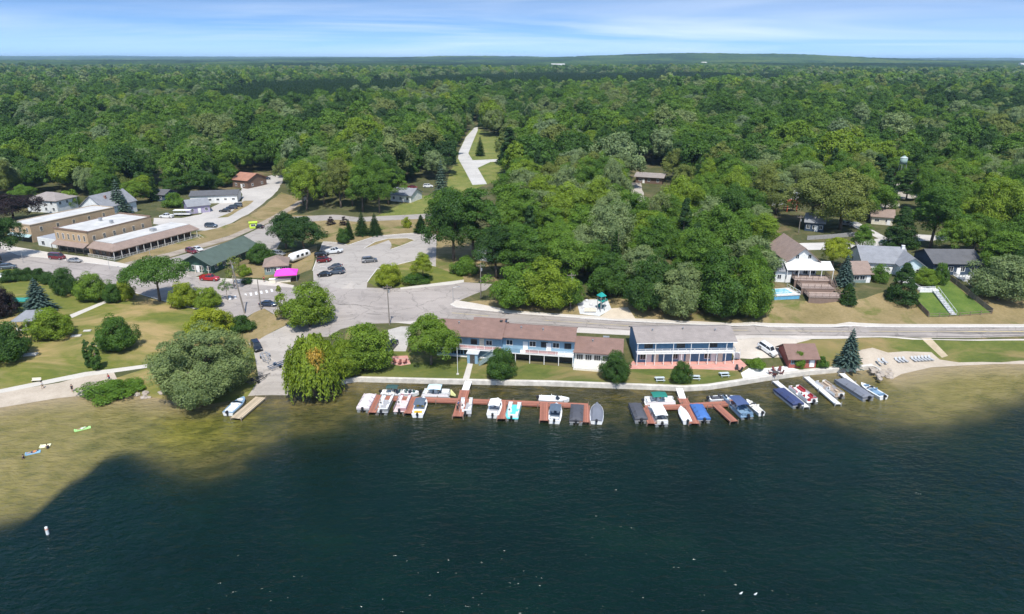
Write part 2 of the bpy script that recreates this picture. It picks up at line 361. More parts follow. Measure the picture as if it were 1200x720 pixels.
# ------------------------------------------------------------------ ground regions (traced on the ground, metres)
A3_UP=[(460,352),(530,360),(600,367),(680,372.5),(740,376.5),(820,380),(900,382),(1020,382.5),(1200,382.5),(1400,383)]
A3_LO=[(1400,394),(1200,393.5),(1020,393.5),(900,393),(820,391.5),(740,387.5),(680,384),(600,379),(530,374),(460,378)]
REG = [ # (region, polygon in photo pixels); a later one lies on top of an earlier one
 ('lawn',[(-300,345),(0,312),(14,316),(60,325),(100,333),(155,344),(205,358),(262,371),(285,385),(300,410),(300,450),(288,470),(250,480),(150,475),(133,445),(196,424),(0,458),(-300,505)]),
 ('motel_lawn',[(400,441),(419,446),(520,449),(740,455),(803,458),(860,451),(900,445),(1023,432),(1015,428),(960,400),(935,398),(925,428),(872,433),(740,433),(672,431),(605,424),(529,420),(480,412),(440,392),(425,380),(410,385),(395,440)]),
 ('motel_lawn',[(935,397.5),(1090,397.5),(1400,397.5),(1400,423),(1200,423),(1130,424),(1090,428),(1023,432),(960,436)]),
 ('hillside_lawn',[(522,226),(526,205),(535,188),(543,165),(551,152),(558,150),(592,160),(590,207),(572,216),(545,226)]),
 ('hillside_lawn',[(420,262),(445,252),(470,240),(486,228),(520,232),(508,256),(470,262)]),
 ('dry_grass',[(340,252),(350,262),(335,275),(379,284),(408,288),(440,278),(493,273),(520,277),(560,290),(585,330),(544,332),(508,313),(520,240),(500,257),(419,258)]),
 ('dry_grass',[(855,378),(860,360),(890,350),(930,352),(1000,352),(1040,340),(1090,335),(1200,340),(1400,345),(1400,379),(1020,379),(900,379)]),
 ('dry_grass',[(560,352),(600,350),(740,350),(900,356),(900,379),(820,377),(740,373),(680,369.5),(600,364),(531,357)]),
 ('dry_grass',[(135,309),(216,276),(235,272),(275,262),(300,249),(330,226),(355,232),(352,246),(320,258),(203,300),(160,313)]),
 ('dry_grass',[(298,367),(310,362),(322,369),(344,364),(346,377),(305,398),(292,403),(280,392),(285,378)]),
 ('dry_grass',[(290,310),(335,297),(372,288),(366,316),(340,326),(300,326),(270,324)]),
 ('green_yard',[(1069,350),(1085,333),(1107,324),(1161,366.5),(1088,370.5)]),
 ('sand_beach',[(-300,512),(0,462),(103,441.5),(135,435.5),(134,446),(107,457),(105,470),(69,474),(0,486),(-300,530)]),
 ('sand_beach',[(1008,411),(1023,408),(1062,410.5),(1090,411),(1101,420),(1125,424),(1200,423),(1400,421),(1400,432),(1125,434),(1092,436),(1057,446),(1040,450),(1028,440),(1012,424)]),
 ('dirt_track',[(1082,396.5),(1092,396.5),(1112,416),(1104,419)]),
 ('gravel_yard',[(180,256),(213,256),(235,252),(250,243),(262,236),(284,237),(283,222),(296,213),(318,206),(334,206),(330,216),(324,226),(308,240),(296,248),(290,252),(272,262),(256,268),(240,271),(216,270),(180,263)]),
 ('dry_grass',[(255,256),(268,255),(290,242),(298,236),(286,236),(272,249)]),
 ('railway_bed',[(146,309),(200,296.5),(269,277),(310,259),(352,234),(358,231),(361,233),(314,262),(272,281),(203,301),(156,312.5)]),
 ('side_street',[(165,315),(203,302.5),(274,282.5),(316,262),(326,252),(344,254.5),(419,255),(480,252),(530,249),(530,255),(480,257.5),(419,260.5),(344,261.5),(334,275),(322,297),(300,302),(285,301),(230,325),(200,324)]),
 ('main_road',[(-300,250),(0,291),(22,300),(56,303.5),(129,312),(200,322),(300,334),(345,338),(346,366),(322,369),(310,362),(298,367),(282,377),(262,370),(205,357),(155,343),(100,332),(60,324),(14,315),(0,307),(-300,268)]),
 ('main_road',[(340,338),(368,330),(400,338),(469,338),(544,331),(577,333),(570,340),(531,356),(600,366),(600,379),(530,376),(460,379),(425,380),(400,386),(385,395),(360,396),(344,380),(344,364)]),
 ('main_road',A3_UP+A3_LO),
 ('sidewalk',[(560,356),(600,364),(680,369.3),(740,373),(820,376.5),(900,378.3),(1020,378.5),(1400,379),(1400,383),(1200,382.5),(1020,382.5),(900,382),(820,380),(740,376.5),(680,372.5),(600,367),(535,360.5),(528,357),(535,352)]),
 ('sidewalk',[(-300,243),(0,284),(17,290),(60,297),(110,303),(137,308),(158,312),(200,318),(225,325),(300,328),(325,331),(345,335),(345,338),(300,334),(200,322),(129,312),(56,303.5),(22,300),(0,291),(-300,250)]),
 ('road_shoulder',[(740,387.5),(820,391.5),(900,393),(1020,393.5),(1400,394),(1400,397.5),(1090,397.5),(950,397),(930,397),(855,397),(820,396),(740,393),(600,386),(530,382),(480,380),(460,378),(530,374),(600,379),(680,384)]),
 ('gravel_lot',[(845,396),(930,396.5),(952,397.5),(936,402),(930,418),(905,419),(880,419.5),(862,419),(855,405)]),
 ('gravel_patio',[(872,447.5),(870,437),(880,432),(920,428.5),(946,436),(940,440),(900,444.5)]),
 ('brick_patio',[(735,432.5),(742,423),(868,421),(876,428),(868,434),(800,432)]),
 ('brick_patio',[(458,427),(460,418),(478,417),(482,427),(470,429)]),
 ('concrete_drive',[(455,387),(470,383),(484,383),(480,400),(476,412),(462,412),(457,402)]),
 ('parking_lot',[(379,284),(408,288),(440,277.5),(493,273),(512,275),(511,314),(489,306),(445,313),(431,331),(430,339),(400,339),(368,331),(367,315)]),
 ('parking_lot',[(474,314),(488,308),(488,316),(478,322),(470,320)]),
 ('dry_grass',[(427,291.5),(440,284),(455,280),(478,279.5),(487,282),(470,289),(459,292.5),(457,281.5),(440,287)]),
 ('lawn',[(431,331),(442,316),(487,305.5),(510,313),(542,323),(544,328),(469,337),(438,336)]),
 ('footpath',[(469,337.5),(544,328),(544,331),(531,333.5),(470,339.5)]),
 ('boat_ramp',[(344,378),(360,396),(371,391),(352,410),(339,428),(338,470),(287,470),(300,452),(304,445),(298,411),(292,403),(305,398)]),
 ('footpath',[(-300,500),(0,457.5),(100,437),(178,427),(200,423.5),(200,427.5),(178,431),(103,441.5),(0,462),(-300,505)]),
 ('footpath',[(82,370),(124,353),(128,354.5),(85,373.5)]),
 ('footpath',[(550,421),(556,421),(549,450),(541,450)]),
 ('footpath',[(404,444.5),(419,441.3),(520,443.6),(640,445.6),(740,449),(803,451.2),(830,449.6),(860,445),(900,438.5),(943,432.3),(985,428.3),(1023,425.5),(1026,432),(1023,434),(985,438),(943,442),(900,448),(860,455),(803,461),(740,459),(640,455),(520,453),(419,451)]),
 ('hill_road',[(571,216),(560,197),(554,188),(549,180),(554,167),(560,153),(560,149),(556,150),(546,161),(538,178),(537,186),(545,200),(554,217)]),
 ('hill_road',[(554,188),(587,186.5),(592,187),(592,189),(575,190),(560,197)]),
 ('hillside_street',[(895,290),(940,284.5),(1000,283),(1030,279),(998,264),(996,260),(1004,259),(1040,278),(1075,274),(1110,276),(1110,281),(1075,282),(1040,286),(1000,291),(940,293),(895,298)]),
 ('gravel_clearing',[(1018,212),(1050,208),(1080,214),(1085,230),(1060,233),(1030,228)]),
 ('gravel_clearing',[(1015,239),(1055,238),(1055,242),(1018,243.5)]),
 ('gravel_clearing',[(738,214),(752,214),(756,236),(742,238)]),
 ('driveway',[(702,371.5),(716,362),(737,360),(745,374),(720,373)]),
 ('gravel_pad',[(676,353),(690,351),(712,350),(717,362),(703,370.5),(680,368)]),
]
REGW=[]
for name,poly in REG:
    pts=[P(*p) for p in poly]
    dense=[]
    for a,b in zip(pts,pts[1:]+pts[:1]):
        L=(b-a).length; n=max(1,min(60,int(L/4)))
        for k in range(n):
            q=a.lerp(b,k/n); dense.append((q.x,q.y))
    if name in ('lawn','motel_lawn','dry_grass','sand_beach','green_yard','hillside_lawn','gravel_yard','gravel_lot','gravel_clearing','driveway','dirt_track','gravel_patio'):
        rr=random.Random(len(REGW))
        amp=.35 if name!='sand_beach' else .5
        dense=[(x+rr.uniform(-amp,amp),y+rr.uniform(-amp,amp)) for x,y in dense]
    REGW.append((name,np.array(dense)))
def inside(poly, X, Y):
    x=poly[:,0];y=poly[:,1];x2=np.roll(x,-1);y2=np.roll(y,-1)
    r=np.zeros(len(X),bool)
    bb=(X>=x.min())&(X<=x.max())&(Y>=y.min())&(Y<=y.max())
    idx=np.nonzero(bb)[0]
    if len(idx)==0: return r
    px=X[idx][:,None];py=Y[idx][:,None]
    c=((y>py)!=(y2>py))&(px<(x2-x)*(py-y)/(np.where(y2==y,1e-9,y2-y))+x)
    r[idx]=(c.sum(1)%2)==1
    return r
cv=[];ce=[]
def add_loop(pts,closed=True):
    o=len(cv); cv.extend(pts); n=len(pts)
    for i in range(n if closed else n-1): ce.append((o+i,o+(i+1)%n))
for name,poly in REGW: add_loop([tuple(p) for p in poly])
# shoreline
sl=[]
for a,b in zip(_sh[:-1],_sh[1:]):
    n=max(1,min(40,int(np.hypot(*(b-a))/2.5)))
    for k in range(n): sl.append(tuple(a+(b-a)*k/n))
sl.append(tuple(_sh[-1])); add_loop(sl,False)
# grid points: fine near, coarse far
rr=np.random.default_rng(3); gp=[]
def grid(y0,y1,step,fx):
    for y in np.arange(y0,y1,step):
        X=np.arange(-fx*y-60,fx*y+60,step); gp.extend(zip(X+rr.uniform(-.2,.2,len(X))*step, y+rr.uniform(-.2,.2,len(X))*step))
grid(100,235,4,.9); grid(235,420,8,.9); grid(420,900,22,.9); grid(900,2600,90,.9); grid(2600,8000,280,.95); grid(8000,21000,900,1.0)
gp+= [(-250,100),(250,100)]
allv=[Vector(p) for p in cv]+[Vector(p) for p in gp]
V2,_,T,_,_,_=delaunay_2d_cdt(allv,ce,[],0,1e-3)
V2=np.array([(v.x,v.y) for v in V2]); T=np.array([t for t in T if len(t)==3])
C=V2[T].mean(1)
keep=C[:,1]>shore_y(C[:,0])
T=T[keep];C=C[keep]
lab=np.zeros(len(T),int); names=['ground']
for name,poly in REGW:
    if name not in names: names.append(name)
    lab[inside(poly,C[:,0],C[:,1])]=names.index(name)
VZ=terrain(V2[:,0],V2[:,1])
def in_region(name,X,Y):
    X=np.atleast_1d(np.asarray(X,float));Y=np.atleast_1d(np.asarray(Y,float)); r=np.zeros(len(X),bool)
    for n,p in REGW:
        if n==name: r|=inside(p,X,Y)
    return r
G=ground_mat
MG={
 'ground':G('woodland floor grass',[(.3,(.035,.045,.014)),(.5,(.075,.08,.03)),(.7,(.14,.115,.055))],.12,1.0,patch=(.22,.165,.09),pscale=.06,pr=(.55,.7)),
 'lawn':G('mown lawn',[(.32,(.07,.10,.018)),(.5,(.125,.14,.027)),(.68,(.205,.185,.05))],.16,1.4,patch=(.36,.265,.115),pscale=.075,stretch=(.45,1,1),pr=(.46,.62)),
 'motel_lawn':G('lakefront lawn',[(.32,(.055,.082,.017)),(.5,(.095,.115,.025)),(.68,(.155,.15,.042))],.18,1.5,patch=(.28,.205,.09),pscale=.085,stretch=(.5,1,1),pr=(.5,.7)),
 'hillside_lawn':G('roadside grass',[(.32,(.07,.11,.02)),(.5,(.15,.17,.04)),(.68,(.26,.22,.08))],.15,1.2),
 'green_yard':G('watered yard grass',[(.32,(.05,.09,.018)),(.5,(.09,.14,.025)),(.68,(.15,.18,.045))],.3,1.6),
 'dry_grass':G('sun dried grass',[(.3,(.14,.115,.045)),(.5,(.235,.18,.085)),(.7,(.32,.24,.13))],.14,1.5,patch=(.13,.14,.035),pscale=.09,pr=(.52,.64)),
 'sand_beach':G('beach sand',[(.3,(.33,.275,.21)),(.5,(.42,.355,.28)),(.7,(.50,.43,.345))],.3,2.5,bump=.15),
 'dirt_track':G('sandy track',[(.3,(.3,.24,.15)),(.7,(.5,.41,.29))],.3,2),
 'gravel_yard':G('pale gravel yard',[(.3,(.31,.29,.265)),(.5,(.42,.39,.355)),(.7,(.52,.48,.43))],.1,1.5),
 'gravel_lot':G('tan gravel lot',[(.3,(.42,.37,.31)),(.5,(.5,.44,.37)),(.7,(.57,.51,.44))],.2,2),
 'gravel_patio':G('white gravel',[(.3,(.56,.55,.53)),(.7,(.74,.73,.7))],.4,4),
 'gravel_pad':G('gray play gravel',[(.3,(.4,.4,.4)),(.7,(.62,.62,.61))],.4,3),
 'gravel_clearing':G('gray clearing gravel',[(.3,(.28,.25,.21)),(.7,(.45,.41,.35))],.2,2),
 'driveway':G('dirt driveway',[(.3,(.42,.35,.26)),(.7,(.6,.51,.4))],.3,2),
 'railway_bed':G('railway ballast',[(.3,(.19,.155,.12)),(.5,(.3,.25,.2)),(.7,(.42,.36,.29))],.25,2,stretch=(.6,1.4,1)),
 'side_street':asphalt_mat('worn side street asphalt',(.30,.268,.238),.4),
 'main_road':asphalt_mat('weathered road asphalt',(.305,.268,.240),.5),
 'parking_lot':asphalt_mat('parking lot asphalt',(.345,.31,.275),.4),
 'boat_ramp':asphalt_mat('boat ramp asphalt',(.37,.33,.29),.3),
 'hill_road':asphalt_mat('pale hill road',(.47,.45,.42),.2),
 'hillside_street':asphalt_mat('pale hillside street',(.5,.47,.43),.2),
 'sidewalk':G('pale concrete sidewalk',[(.3,(.42,.38,.33)),(.7,(.56,.51,.45))],.2,1.5,bump=.1),
 'road_shoulder':G('gravelly shoulder',[(.3,(.40,.36,.32)),(.7,(.55,.50,.45))],.2,1.8),
 'footpath':G('concrete footpath',[(.3,(.42,.39,.34)),(.7,(.55,.51,.45))],.3,2,bump=.1),
 'concrete_drive':G('pale concrete drive',[(.3,(.30,.28,.25)),(.7,(.46,.43,.39))],.3,2,bump=.1),
 'brick_patio':brick_mat('red brick paving',(.55,.27,.22),(.45,.2,.16)),
}
for i,name in enumerate(names):
    tt=T[lab==i]
    if len(tt)==0: continue
    used,inv=np.unique(tt,return_inverse=True)
    vs=np.column_stack([V2[used],VZ[used]])
    me=bpy.data.meshes.new(name); me.from_pydata([tuple(v) for v in vs],[],[tuple(t) for t in inv.reshape(-1,3)])
    me.materials.append(MG[name]); me.polygons.foreach_set('use_smooth',[True]*len(me.polygons)); me.update()
    o=bpy.data.objects.new(name,me); COL.objects.link(o); o['kind']='structure'
    if me.polygons[0].normal.z<0: me.flip_normals()

# ------------------------------------------------------------------ kerbs and painted markings
def strip(pts, w, z, h=None):
    """ribbon (or raised kerb) along world points, draped on the terrain"""
    m=MB(); n=len(pts); secs=[]
    for i,p in enumerate(pts):
        a=pts[max(0,i-1)];b=pts[min(n-1,i+1)]; d=Vector((b.x-a.x,b.y-a.y,0)).normalized(); s=Vector((-d.y,d.x,0))*w/2
        l=p-s;r=p+s
        zl=float(terrain(l.x,l.y)[0]);zr=float(terrain(r.x,r.y)[0])
        if h is None: secs.append([(l.x,l.y,zl+z),(r.x,r.y,zr+z)])
        else: secs.append([(l.x,l.y,zl-.1),(l.x,l.y,zl+h),(r.x,r.y,zr+h),(r.x,r.y,zr-.1)])
    m.loft(secs,cap=h is not None,closed=h is not None); return m
def line(pxs, step=3):
    w_=[P(*p) for p in pxs]; out=[]
    for a,b in zip(w_,w_[1:]):
        n=max(1,int((b-a).length/step))
        out+=[a.lerp(b,k/n) for k in range(n)]
    out.append(w_[-1]); 
    for q in out: q.z=float(terrain(q.x,q.y)[0])
    return out
concrete=plain('kerb concrete',(.6,.57,.52),.9)
for pts in ([(528,357),(535,360.5),(600,367),(680,372.5),(740,376.5),(820,380),(900,382),(1020,382.5),(1200,382.5)],
            [(0,291),(22,300),(56,303.5),(129,312),(150,315)],[(431,331),(442,316),(487,305.5),(508,312)],[(427,291.5),(440,284),(455,280),(478,279.5),(487,282),(470,289),(459,292.5)],
            [(367,318),(379,284),(408,288),(440,277.5),(493,273)],[(155,343),(205,357),(262,370)]):
    strip(line(pts),.22,0,.13).build('kerb',concrete)['kind']='structure'
paintw=G('worn white road paint',[(.35,(.4,.39,.38)),(.55,(.75,.74,.72))],1.2,4,bump=0)
painty=G('worn yellow road paint',[(.4,(.33,.29,.2)),(.62,(.5,.38,.14))],.8,4,bump=0)
m=MB()
for k in range(9):
    t=k/8; a=P(270+49*t,350-9*t)
    d=heading(P(270,350),P(319,341))
    m2=MB(); m2.cbox(0,0,0,.55,2.6,.012,0,0)
    ca,sa=math.cos(d),math.sin(d)
    m.add([(a.x+x*ca-y*sa,a.y+x*sa+y*ca,float(terrain(a.x+x*ca-y*sa,a.y+x*sa+y*ca)[0])+.02+z) for x,y,z in m2.v],m2.f)
m.build('crosswalk_marking',paintw)['kind']='structure'
mid=[((a[0]+b[0])/2,(a[1]+b[1])/2) for a,b in zip(A3_UP[1:],A3_LO[::-1][1:])]
strip(line(mid),.22,.035).build('road_centre_marking',painty)['kind']='structure'
strip([p-Vector((0,.25,0)) for p in line(A3_UP[3:])],.12,.03).build('road_edge_marking',paintw)['kind']='structure'
m=MB()
for k in range(7):
    a=P(372+1.0*k,317-5.0*k);b=P(384+1.0*k,319-5.0*k)
    s=strip([a,a.lerp(b,.5),b],.12,.02); m.add(s.v,s.f)
m.build('parking_bay_marking',paintw)['kind']='structure'
tar=G('road tar seam',[(.40,(.24,.215,.195)),(.60,(.13,.12,.11))],.35,3,bump=0)
for f_,w2 in ((.10,.2),(.34,.14),(.63,.16),(.90,.22)):
    q=[(a[0],a[1]*(1-f_)+b[1]*f_) for a,b in zip(A3_UP[1:],A3_LO[::-1][1:])]
    strip(line(q),w2,.032).build('tar_seam',tar)['kind']='structure'
for q in ([(346,352),(400,357),(460,362)],[(200,331),(262,348),(345,353)],[(20,304),(90,316),(160,331)],[(395,372),(430,368),(470,368)]):
    strip(line(q),.16,.022).build('tar_seam',tar)['kind']='structure'

# ------------------------------------------------------------------ lake
DROP=[(-600,760),(-140,650),(0,608),(45,596),(85,566),(118,541),(150,530),(195,545),(250,556),(285,545),(310,528),(345,510),(420,492),(500,489),(600,490),(700,493),(770,493),(830,489),(900,484),(960,486),(1010,498),(1100,498),(1150,482),(1180,467),(1200,459),(1340,448),(1800,440)]
_dr=np.array([plane(*p) for p in DROP])
# how sandy / weedy / soft-edged the bed is, across the frame
xs=np.concatenate([np.arange(-460,-130,8),np.arange(-130,131,1.6),np.arange(134,470,8)])
ys=np.concatenate([np.arange(-60,45,8),np.arange(45,150,1.6),np.arange(150,200,8)])
GX,GY=np.meshgrid(xs,ys); gx=GX.ravel();gy=GY.ravel()
warp=3.6*(vnoise(gx/8,gy/5,21)-.5)+2.0*(vnoise(gx/2.8,gy/2.2,22)-.5)
s_=gy-np.interp(gx,_dr[:,0],_dr[:,1])+warp
soft=np.interp(gx,[-60,-40,-24,0,40,75,90],[3.2,6.5,7.5,7.0,6.5,5.5,3.6])
shal=1/(1+np.exp(-s_/soft*2.2))
dsh=np.clip(shore_y(gx)-gy,0,60)
sandy=np.interp(gx,[-82,-66,-50,-30,-20,60,72,90],[1,.75,.12,.3,.0,.05,.45,1])
olive=np.exp(-((gx+60)/12)**2-((gy-115)/9)**2)
me=bpy.data.meshes.new('water')
nx=len(xs);ny=len(ys)
idx=np.arange(nx*ny).reshape(ny,nx)
fc=np.stack([idx[:-1,:-1],idx[:-1,1:],idx[1:,1:],idx[1:,:-1]],-1).reshape(-1,4)
me.from_pydata([(a,b,0) for a,b in zip(gx,gy)],[],[tuple(f) for f in fc.tolist()])
for nm_,arr in (('shallow',shal),('shore',dsh),('sandy',sandy),('olive',olive)):
    at=me.attributes.new(nm_,'FLOAT','POINT'); at.data.foreach_set('value',arr.astype(np.float32))
m,nt,b=new_mat('lake water')
pos=geo_pos(nt)
def attr(n):
    a=nt.nodes.new('ShaderNodeAttribute'); a.attribute_name=n; return a.outputs['Fac']
weeds=noise(nt,.22,6,.65,mapped(nt,pos,(1,1.4,1)),dist=.5); fine=noise(nt,.9,5,.6,pos)
deepv=noise(nt,.045,4,.6,mapped(nt,pos,(1,1.5,1)))
deep=ramp(nt,deepv.outputs[0],[(.3,(.0010,.0085,.0068)),(.55,(.0014,.0118,.0088)),(.75,(.0034,.0170,.0100))]).outputs[0]
sandc=ramp(nt,weeds.outputs[0],[(.28,(.12,.11,.026)),(.5,(.215,.175,.055)),(.72,(.28,.22,.085))]).outputs[0]
weedc=ramp(nt,weeds.outputs[0],[(.32,(.008,.010,.003)),(.5,(.036,.032,.009)),(.68,(.115,.085,.024))]).outputs[0]
bed=mixc(nt,attr('sandy'),weedc,sandc)
bed=mixc(nt,mth(nt,'MULTIPLY',attr('olive'),.8),bed,ramp(nt,weeds.outputs[0],[(.32,(.05,.055,.008)),(.5,(.13,.125,.017)),(.68,(.25,.22,.03))]).outputs[0])
edge=ramp(nt,attr('shore'),[(0,(1,)*3),(.12,(.25,)*3),(.35,(0,)*3)]).outputs[0]   # 0..1 only: first metre
edge=ramp(nt,mth(nt,'DIVIDE',attr('shore'),8),[(0,(1,)*3),(1,(0,)*3)]).outputs[0]
bed=mixc(nt,mth(nt,'MULTIPLY',edge,mth(nt,'MULTIPLY',attr('sandy'),.7)),bed,(.33,.25,.16))
# deeper greenish veil over the outer shallows
bed=mixc(nt,mth(nt,'MULTIPLY',mth(nt,'SUBTRACT',1.0,edge,True),.18),bed,(.06,.075,.03))
col=mixc(nt,attr('shallow'),deep,bed)
lk(nt,col,b.inputs['Base Color']); b.inputs['Roughness'].default_value=.14; b.inputs['IOR'].default_value=1.33; b.inputs['Specular IOR Level'].default_value=.30
w1=noise(nt,.62,3,.5,mapped(nt,pos,(.6,1.25,1),(0,0,R(-14))),dist=.3); w2=noise(nt,1.9,2,.5,mapped(nt,pos,(.65,1.2,1),(0,0,R(16))),dist=.3); w3=noise(nt,.05,3,.5,pos)
hgt=mth(nt,'ADD',mth(nt,'MULTIPLY',w1.outputs[0],1.0),mth(nt,'MULTIPLY',w2.outputs[0],.34))
hgt=mth(nt,'MULTIPLY',hgt,ramp(nt,w3.outputs[0],[(.3,(.65,)*3),(.7,(1,)*3)]).outputs[0])
bp=N(nt,'ShaderNodeBump',Strength=1.0,Distance=.68); lk(nt,hgt,bp.inputs['Height']); lk(nt,bp.outputs[0],b.inputs['Normal'])
me.materials.append(m); me.update()
o=bpy.data.objects.new('water',me); COL.objects.link(o); o['kind']='structure'
if me.polygons[0].normal.z<0: me.flip_normals()
# ------------------------------------------------------------------ foliage
def foliage_mat(name, stops=None, sat=1):
    m=bpy.data.materials.new(name); m.use_nodes=True; nt=m.node_tree; nt.nodes.clear()
    out=nt.nodes.new('ShaderNodeOutputMaterial')
    t=nt.nodes.new('ShaderNodeAttribute'); t.attribute_type='INSTANCER'; t.attribute_name='tone'
    l=nt.nodes.new('ShaderNodeAttribute'); l.attribute_name='leaf'
    r=ramp(nt,t.outputs['Fac'],stops or TONES)
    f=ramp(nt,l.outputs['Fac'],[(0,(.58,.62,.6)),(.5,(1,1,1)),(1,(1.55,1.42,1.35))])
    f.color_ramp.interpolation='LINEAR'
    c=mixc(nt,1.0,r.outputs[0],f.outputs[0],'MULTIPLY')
    d=nt.nodes.new('ShaderNodeBsdfDiffuse'); tr=nt.nodes.new('ShaderNodeBsdfTranslucent'); g=nt.nodes.new('ShaderNodeBsdfGlossy')
    g.inputs['Roughness'].default_value=.5; g.inputs['Color'].default_value=(.9,.95,1,1)
    lk(nt,c,d.inputs[0]); lk(nt,mixc(nt,1.0,c,(1.15,1.25,.6),'MULTIPLY'),tr.inputs[0])
    a=nt.nodes.new('ShaderNodeMixShader'); a.inputs[0].default_value=.30; lk(nt,d.outputs[0],a.inputs[1]); lk(nt,tr.outputs[0],a.inputs[2])
    b=nt.nodes.new('ShaderNodeMixShader'); b.inputs[0].default_value=.012; lk(nt,a.outputs[0],b.inputs[1]); lk(nt,g.outputs[0],b.inputs[2])
    lk(nt,b.outputs[0],out.inputs[0]); return m
TONES=[(0,(.022,.052,.018)),(.12,(.042,.092,.019)),(.25,(.074,.152,.022)),(.38,(.115,.208,.025)),(.5,(.180,.258,.024)),(.6,(.255,.300,.022)),
       (.7,(.160,.195,.044)),(.78,(.185,.250,.105)),(.86,(.09,.145,.125)),(.93,(.032,.022,.024)),(1.0,(.44,.29,.05))]
LEAF=foliage_mat('foliage')
BARK=plain('tree bark',(.13,.10,.075),.95,var=.35,scale=3)
BARKP=plain('pale tree bark',(.30,.26,.21),.95,var=.3,scale=3)
def rdir(n,rg):
    v=rg.normal(size=(n,3)); return v/np.linalg.norm(v,axis=1)[:,None]
def leaves_mesh(name,cen,nor,size,lv,aspect=.62,rg=None,axis=None):
    n=len(cen); rg=rg or RNG
    nor=nor/np.maximum(np.linalg.norm(nor,axis=1),1e-6)[:,None]
    a=axis if axis is not None else rdir(n,rg)
    t1=a-(a*nor).sum(1)[:,None]*nor; ln=np.linalg.norm(t1,axis=1); bad=ln<1e-3
    t1[bad]=np.array([1,0,0]); t1/=np.maximum(np.linalg.norm(t1,axis=1),1e-6)[:,None]
    t2=np.cross(nor,t1)
    s=(size*rg.uniform(.7,1.3,n))[:,None] if np.ndim(size) else (size*rg.uniform(.65,1.35,n))[:,None]
    v=np.empty((n,4,3)); v[:,0]=cen-t1*s*.5; v[:,1]=cen-t2*s*.5*aspect; v[:,2]=cen+t1*s*.5; v[:,3]=cen+t2*s*.5*aspect
    me=bpy.data.meshes.new(name); me.vertices.add(4*n); me.vertices.foreach_set('co',v.ravel().astype(np.float32))
    me.loops.add(4*n); me.loops.foreach_set('vertex_index',np.arange(4*n,dtype=np.int32))
    me.polygons.add(n); me.polygons.foreach_set('loop_start',np.arange(0,4*n,4,dtype=np.int32)); me.polygons.foreach_set('loop_total',np.full(n,4,np.int32))
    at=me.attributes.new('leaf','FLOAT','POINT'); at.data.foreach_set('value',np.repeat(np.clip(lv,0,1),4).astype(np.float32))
    me.materials.append(LEAF); me.update(); me.validate(); return me
def broad_crown(name,Wd,Ht,seed,n,leaf,nb=70,base=.12,env='round',rb=(.13,.22),gap=0.0,up=.35,shell=(.55,1.0),flat=.9,lob=.22):
    rg=np.random.default_rng(seed)
    ph=rg.uniform(0,6.28,8)
    d=rdir(nb,rg); d[:,2]=np.where(d[:,2]<-.55,-d[:,2]*.6,d[:,2])
    def lobes(d):
        az=np.arctan2(d[:,1],d[:,0]); return 1+lob*np.sin(2*az+ph[0]+2*d[:,2])+lob*.7*np.sin(3*az+ph[1]-3*d[:,2])+lob*.5*np.sin(5*az+ph[2]+4*d[:,2])
    r=rg.uniform(shell[0],shell[1],nb)**.6
    cz=Ht*(base+(1-base)*.5); hz=Ht*(1-base)*.5
    c=np.empty((nb,3)); L=lobes(d)
    if env=='round':
        c[:,0]=d[:,0]*Wd*.40*r*L; c[:,1]=d[:,1]*Wd*.40*r*L; c[:,2]=cz+d[:,2]*hz*.86*r*(.9+.1*L)
    elif env=='umbrella':
        c[:,0]=d[:,0]*Wd*.42*r*L; c[:,1]=d[:,1]*Wd*.42*r*L; c[:,2]=Ht*.66+np.abs(d[:,2])*Ht*.26*r - .10*Ht*(np.hypot(d[:,0],d[:,1])*r)**2
    elif env=='cone':
        z=rg.uniform(0,1,nb)**1.25; az=rg.uniform(0,6.28,nb); rr_=Wd*.42*(1-z)**.75*rg.uniform(.45,1,nb)**.5
        c[:,0]=np.cos(az)*rr_;c[:,1]=np.sin(az)*rr_;c[:,2]=Ht*(base+.04+(1-base)*.9*z)
    elif env=='column':
        z=rg.uniform(0,1,nb); az=rg.uniform(0,6.28,nb); rr_=Wd*.34*np.sqrt(np.clip(1-np.abs(2*z-.8)**3*.6,0.05,1))*rg.uniform(.5,1,nb)**.5
        c[:,0]=np.cos(az)*rr_;c[:,1]=np.sin(az)*rr_;c[:,2]=Ht*(base+.05+(1-base)*.88*z)
    elif env=='dome':
        d[:,2]=np.abs(d[:,2]); tk=.74+.26*np.minimum(1,d[:,2]/.4); c[:,0]=d[:,0]*Wd*.42*r*L*tk;c[:,1]=d[:,1]*Wd*.42*r*L*tk;c[:,2]=Ht*.12+d[:,2]*Ht*.72*r
    bv=rg.uniform(.25,.75,nb); brad=Wd*rg.uniform(rb[0],rb[1],nb)
    if env in('cone','column'): brad*=np.clip(1.15-.6*(c[:,2]/Ht),.4,1)
    bi=rg.integers(0,nb,n)
    outw=c[bi]-np.array([0,0,cz*.8]); outw/=np.maximum(np.linalg.norm(outw,axis=1),1e-6)[:,None]
    ld=rdir(n,rg)+outw*.55+np.array([0,0,up]); ld/=np.linalg.norm(ld,axis=1)[:,None]
    p=c[bi]+ld*(brad[bi]*rg.uniform(.55,1.06,n)**.7)[:,None]*np.array([1,1,flat])
    p[:,2]=np.maximum(p[:,2],.02*Ht)
    nor=ld*.8+rdir(n,rg)*.55+np.array([0,0,.25])
    lv=bv[bi]+rg.normal(0,.13,n)
    return leaves_mesh(name,p,nor,leaf,lv,rg=rg),c
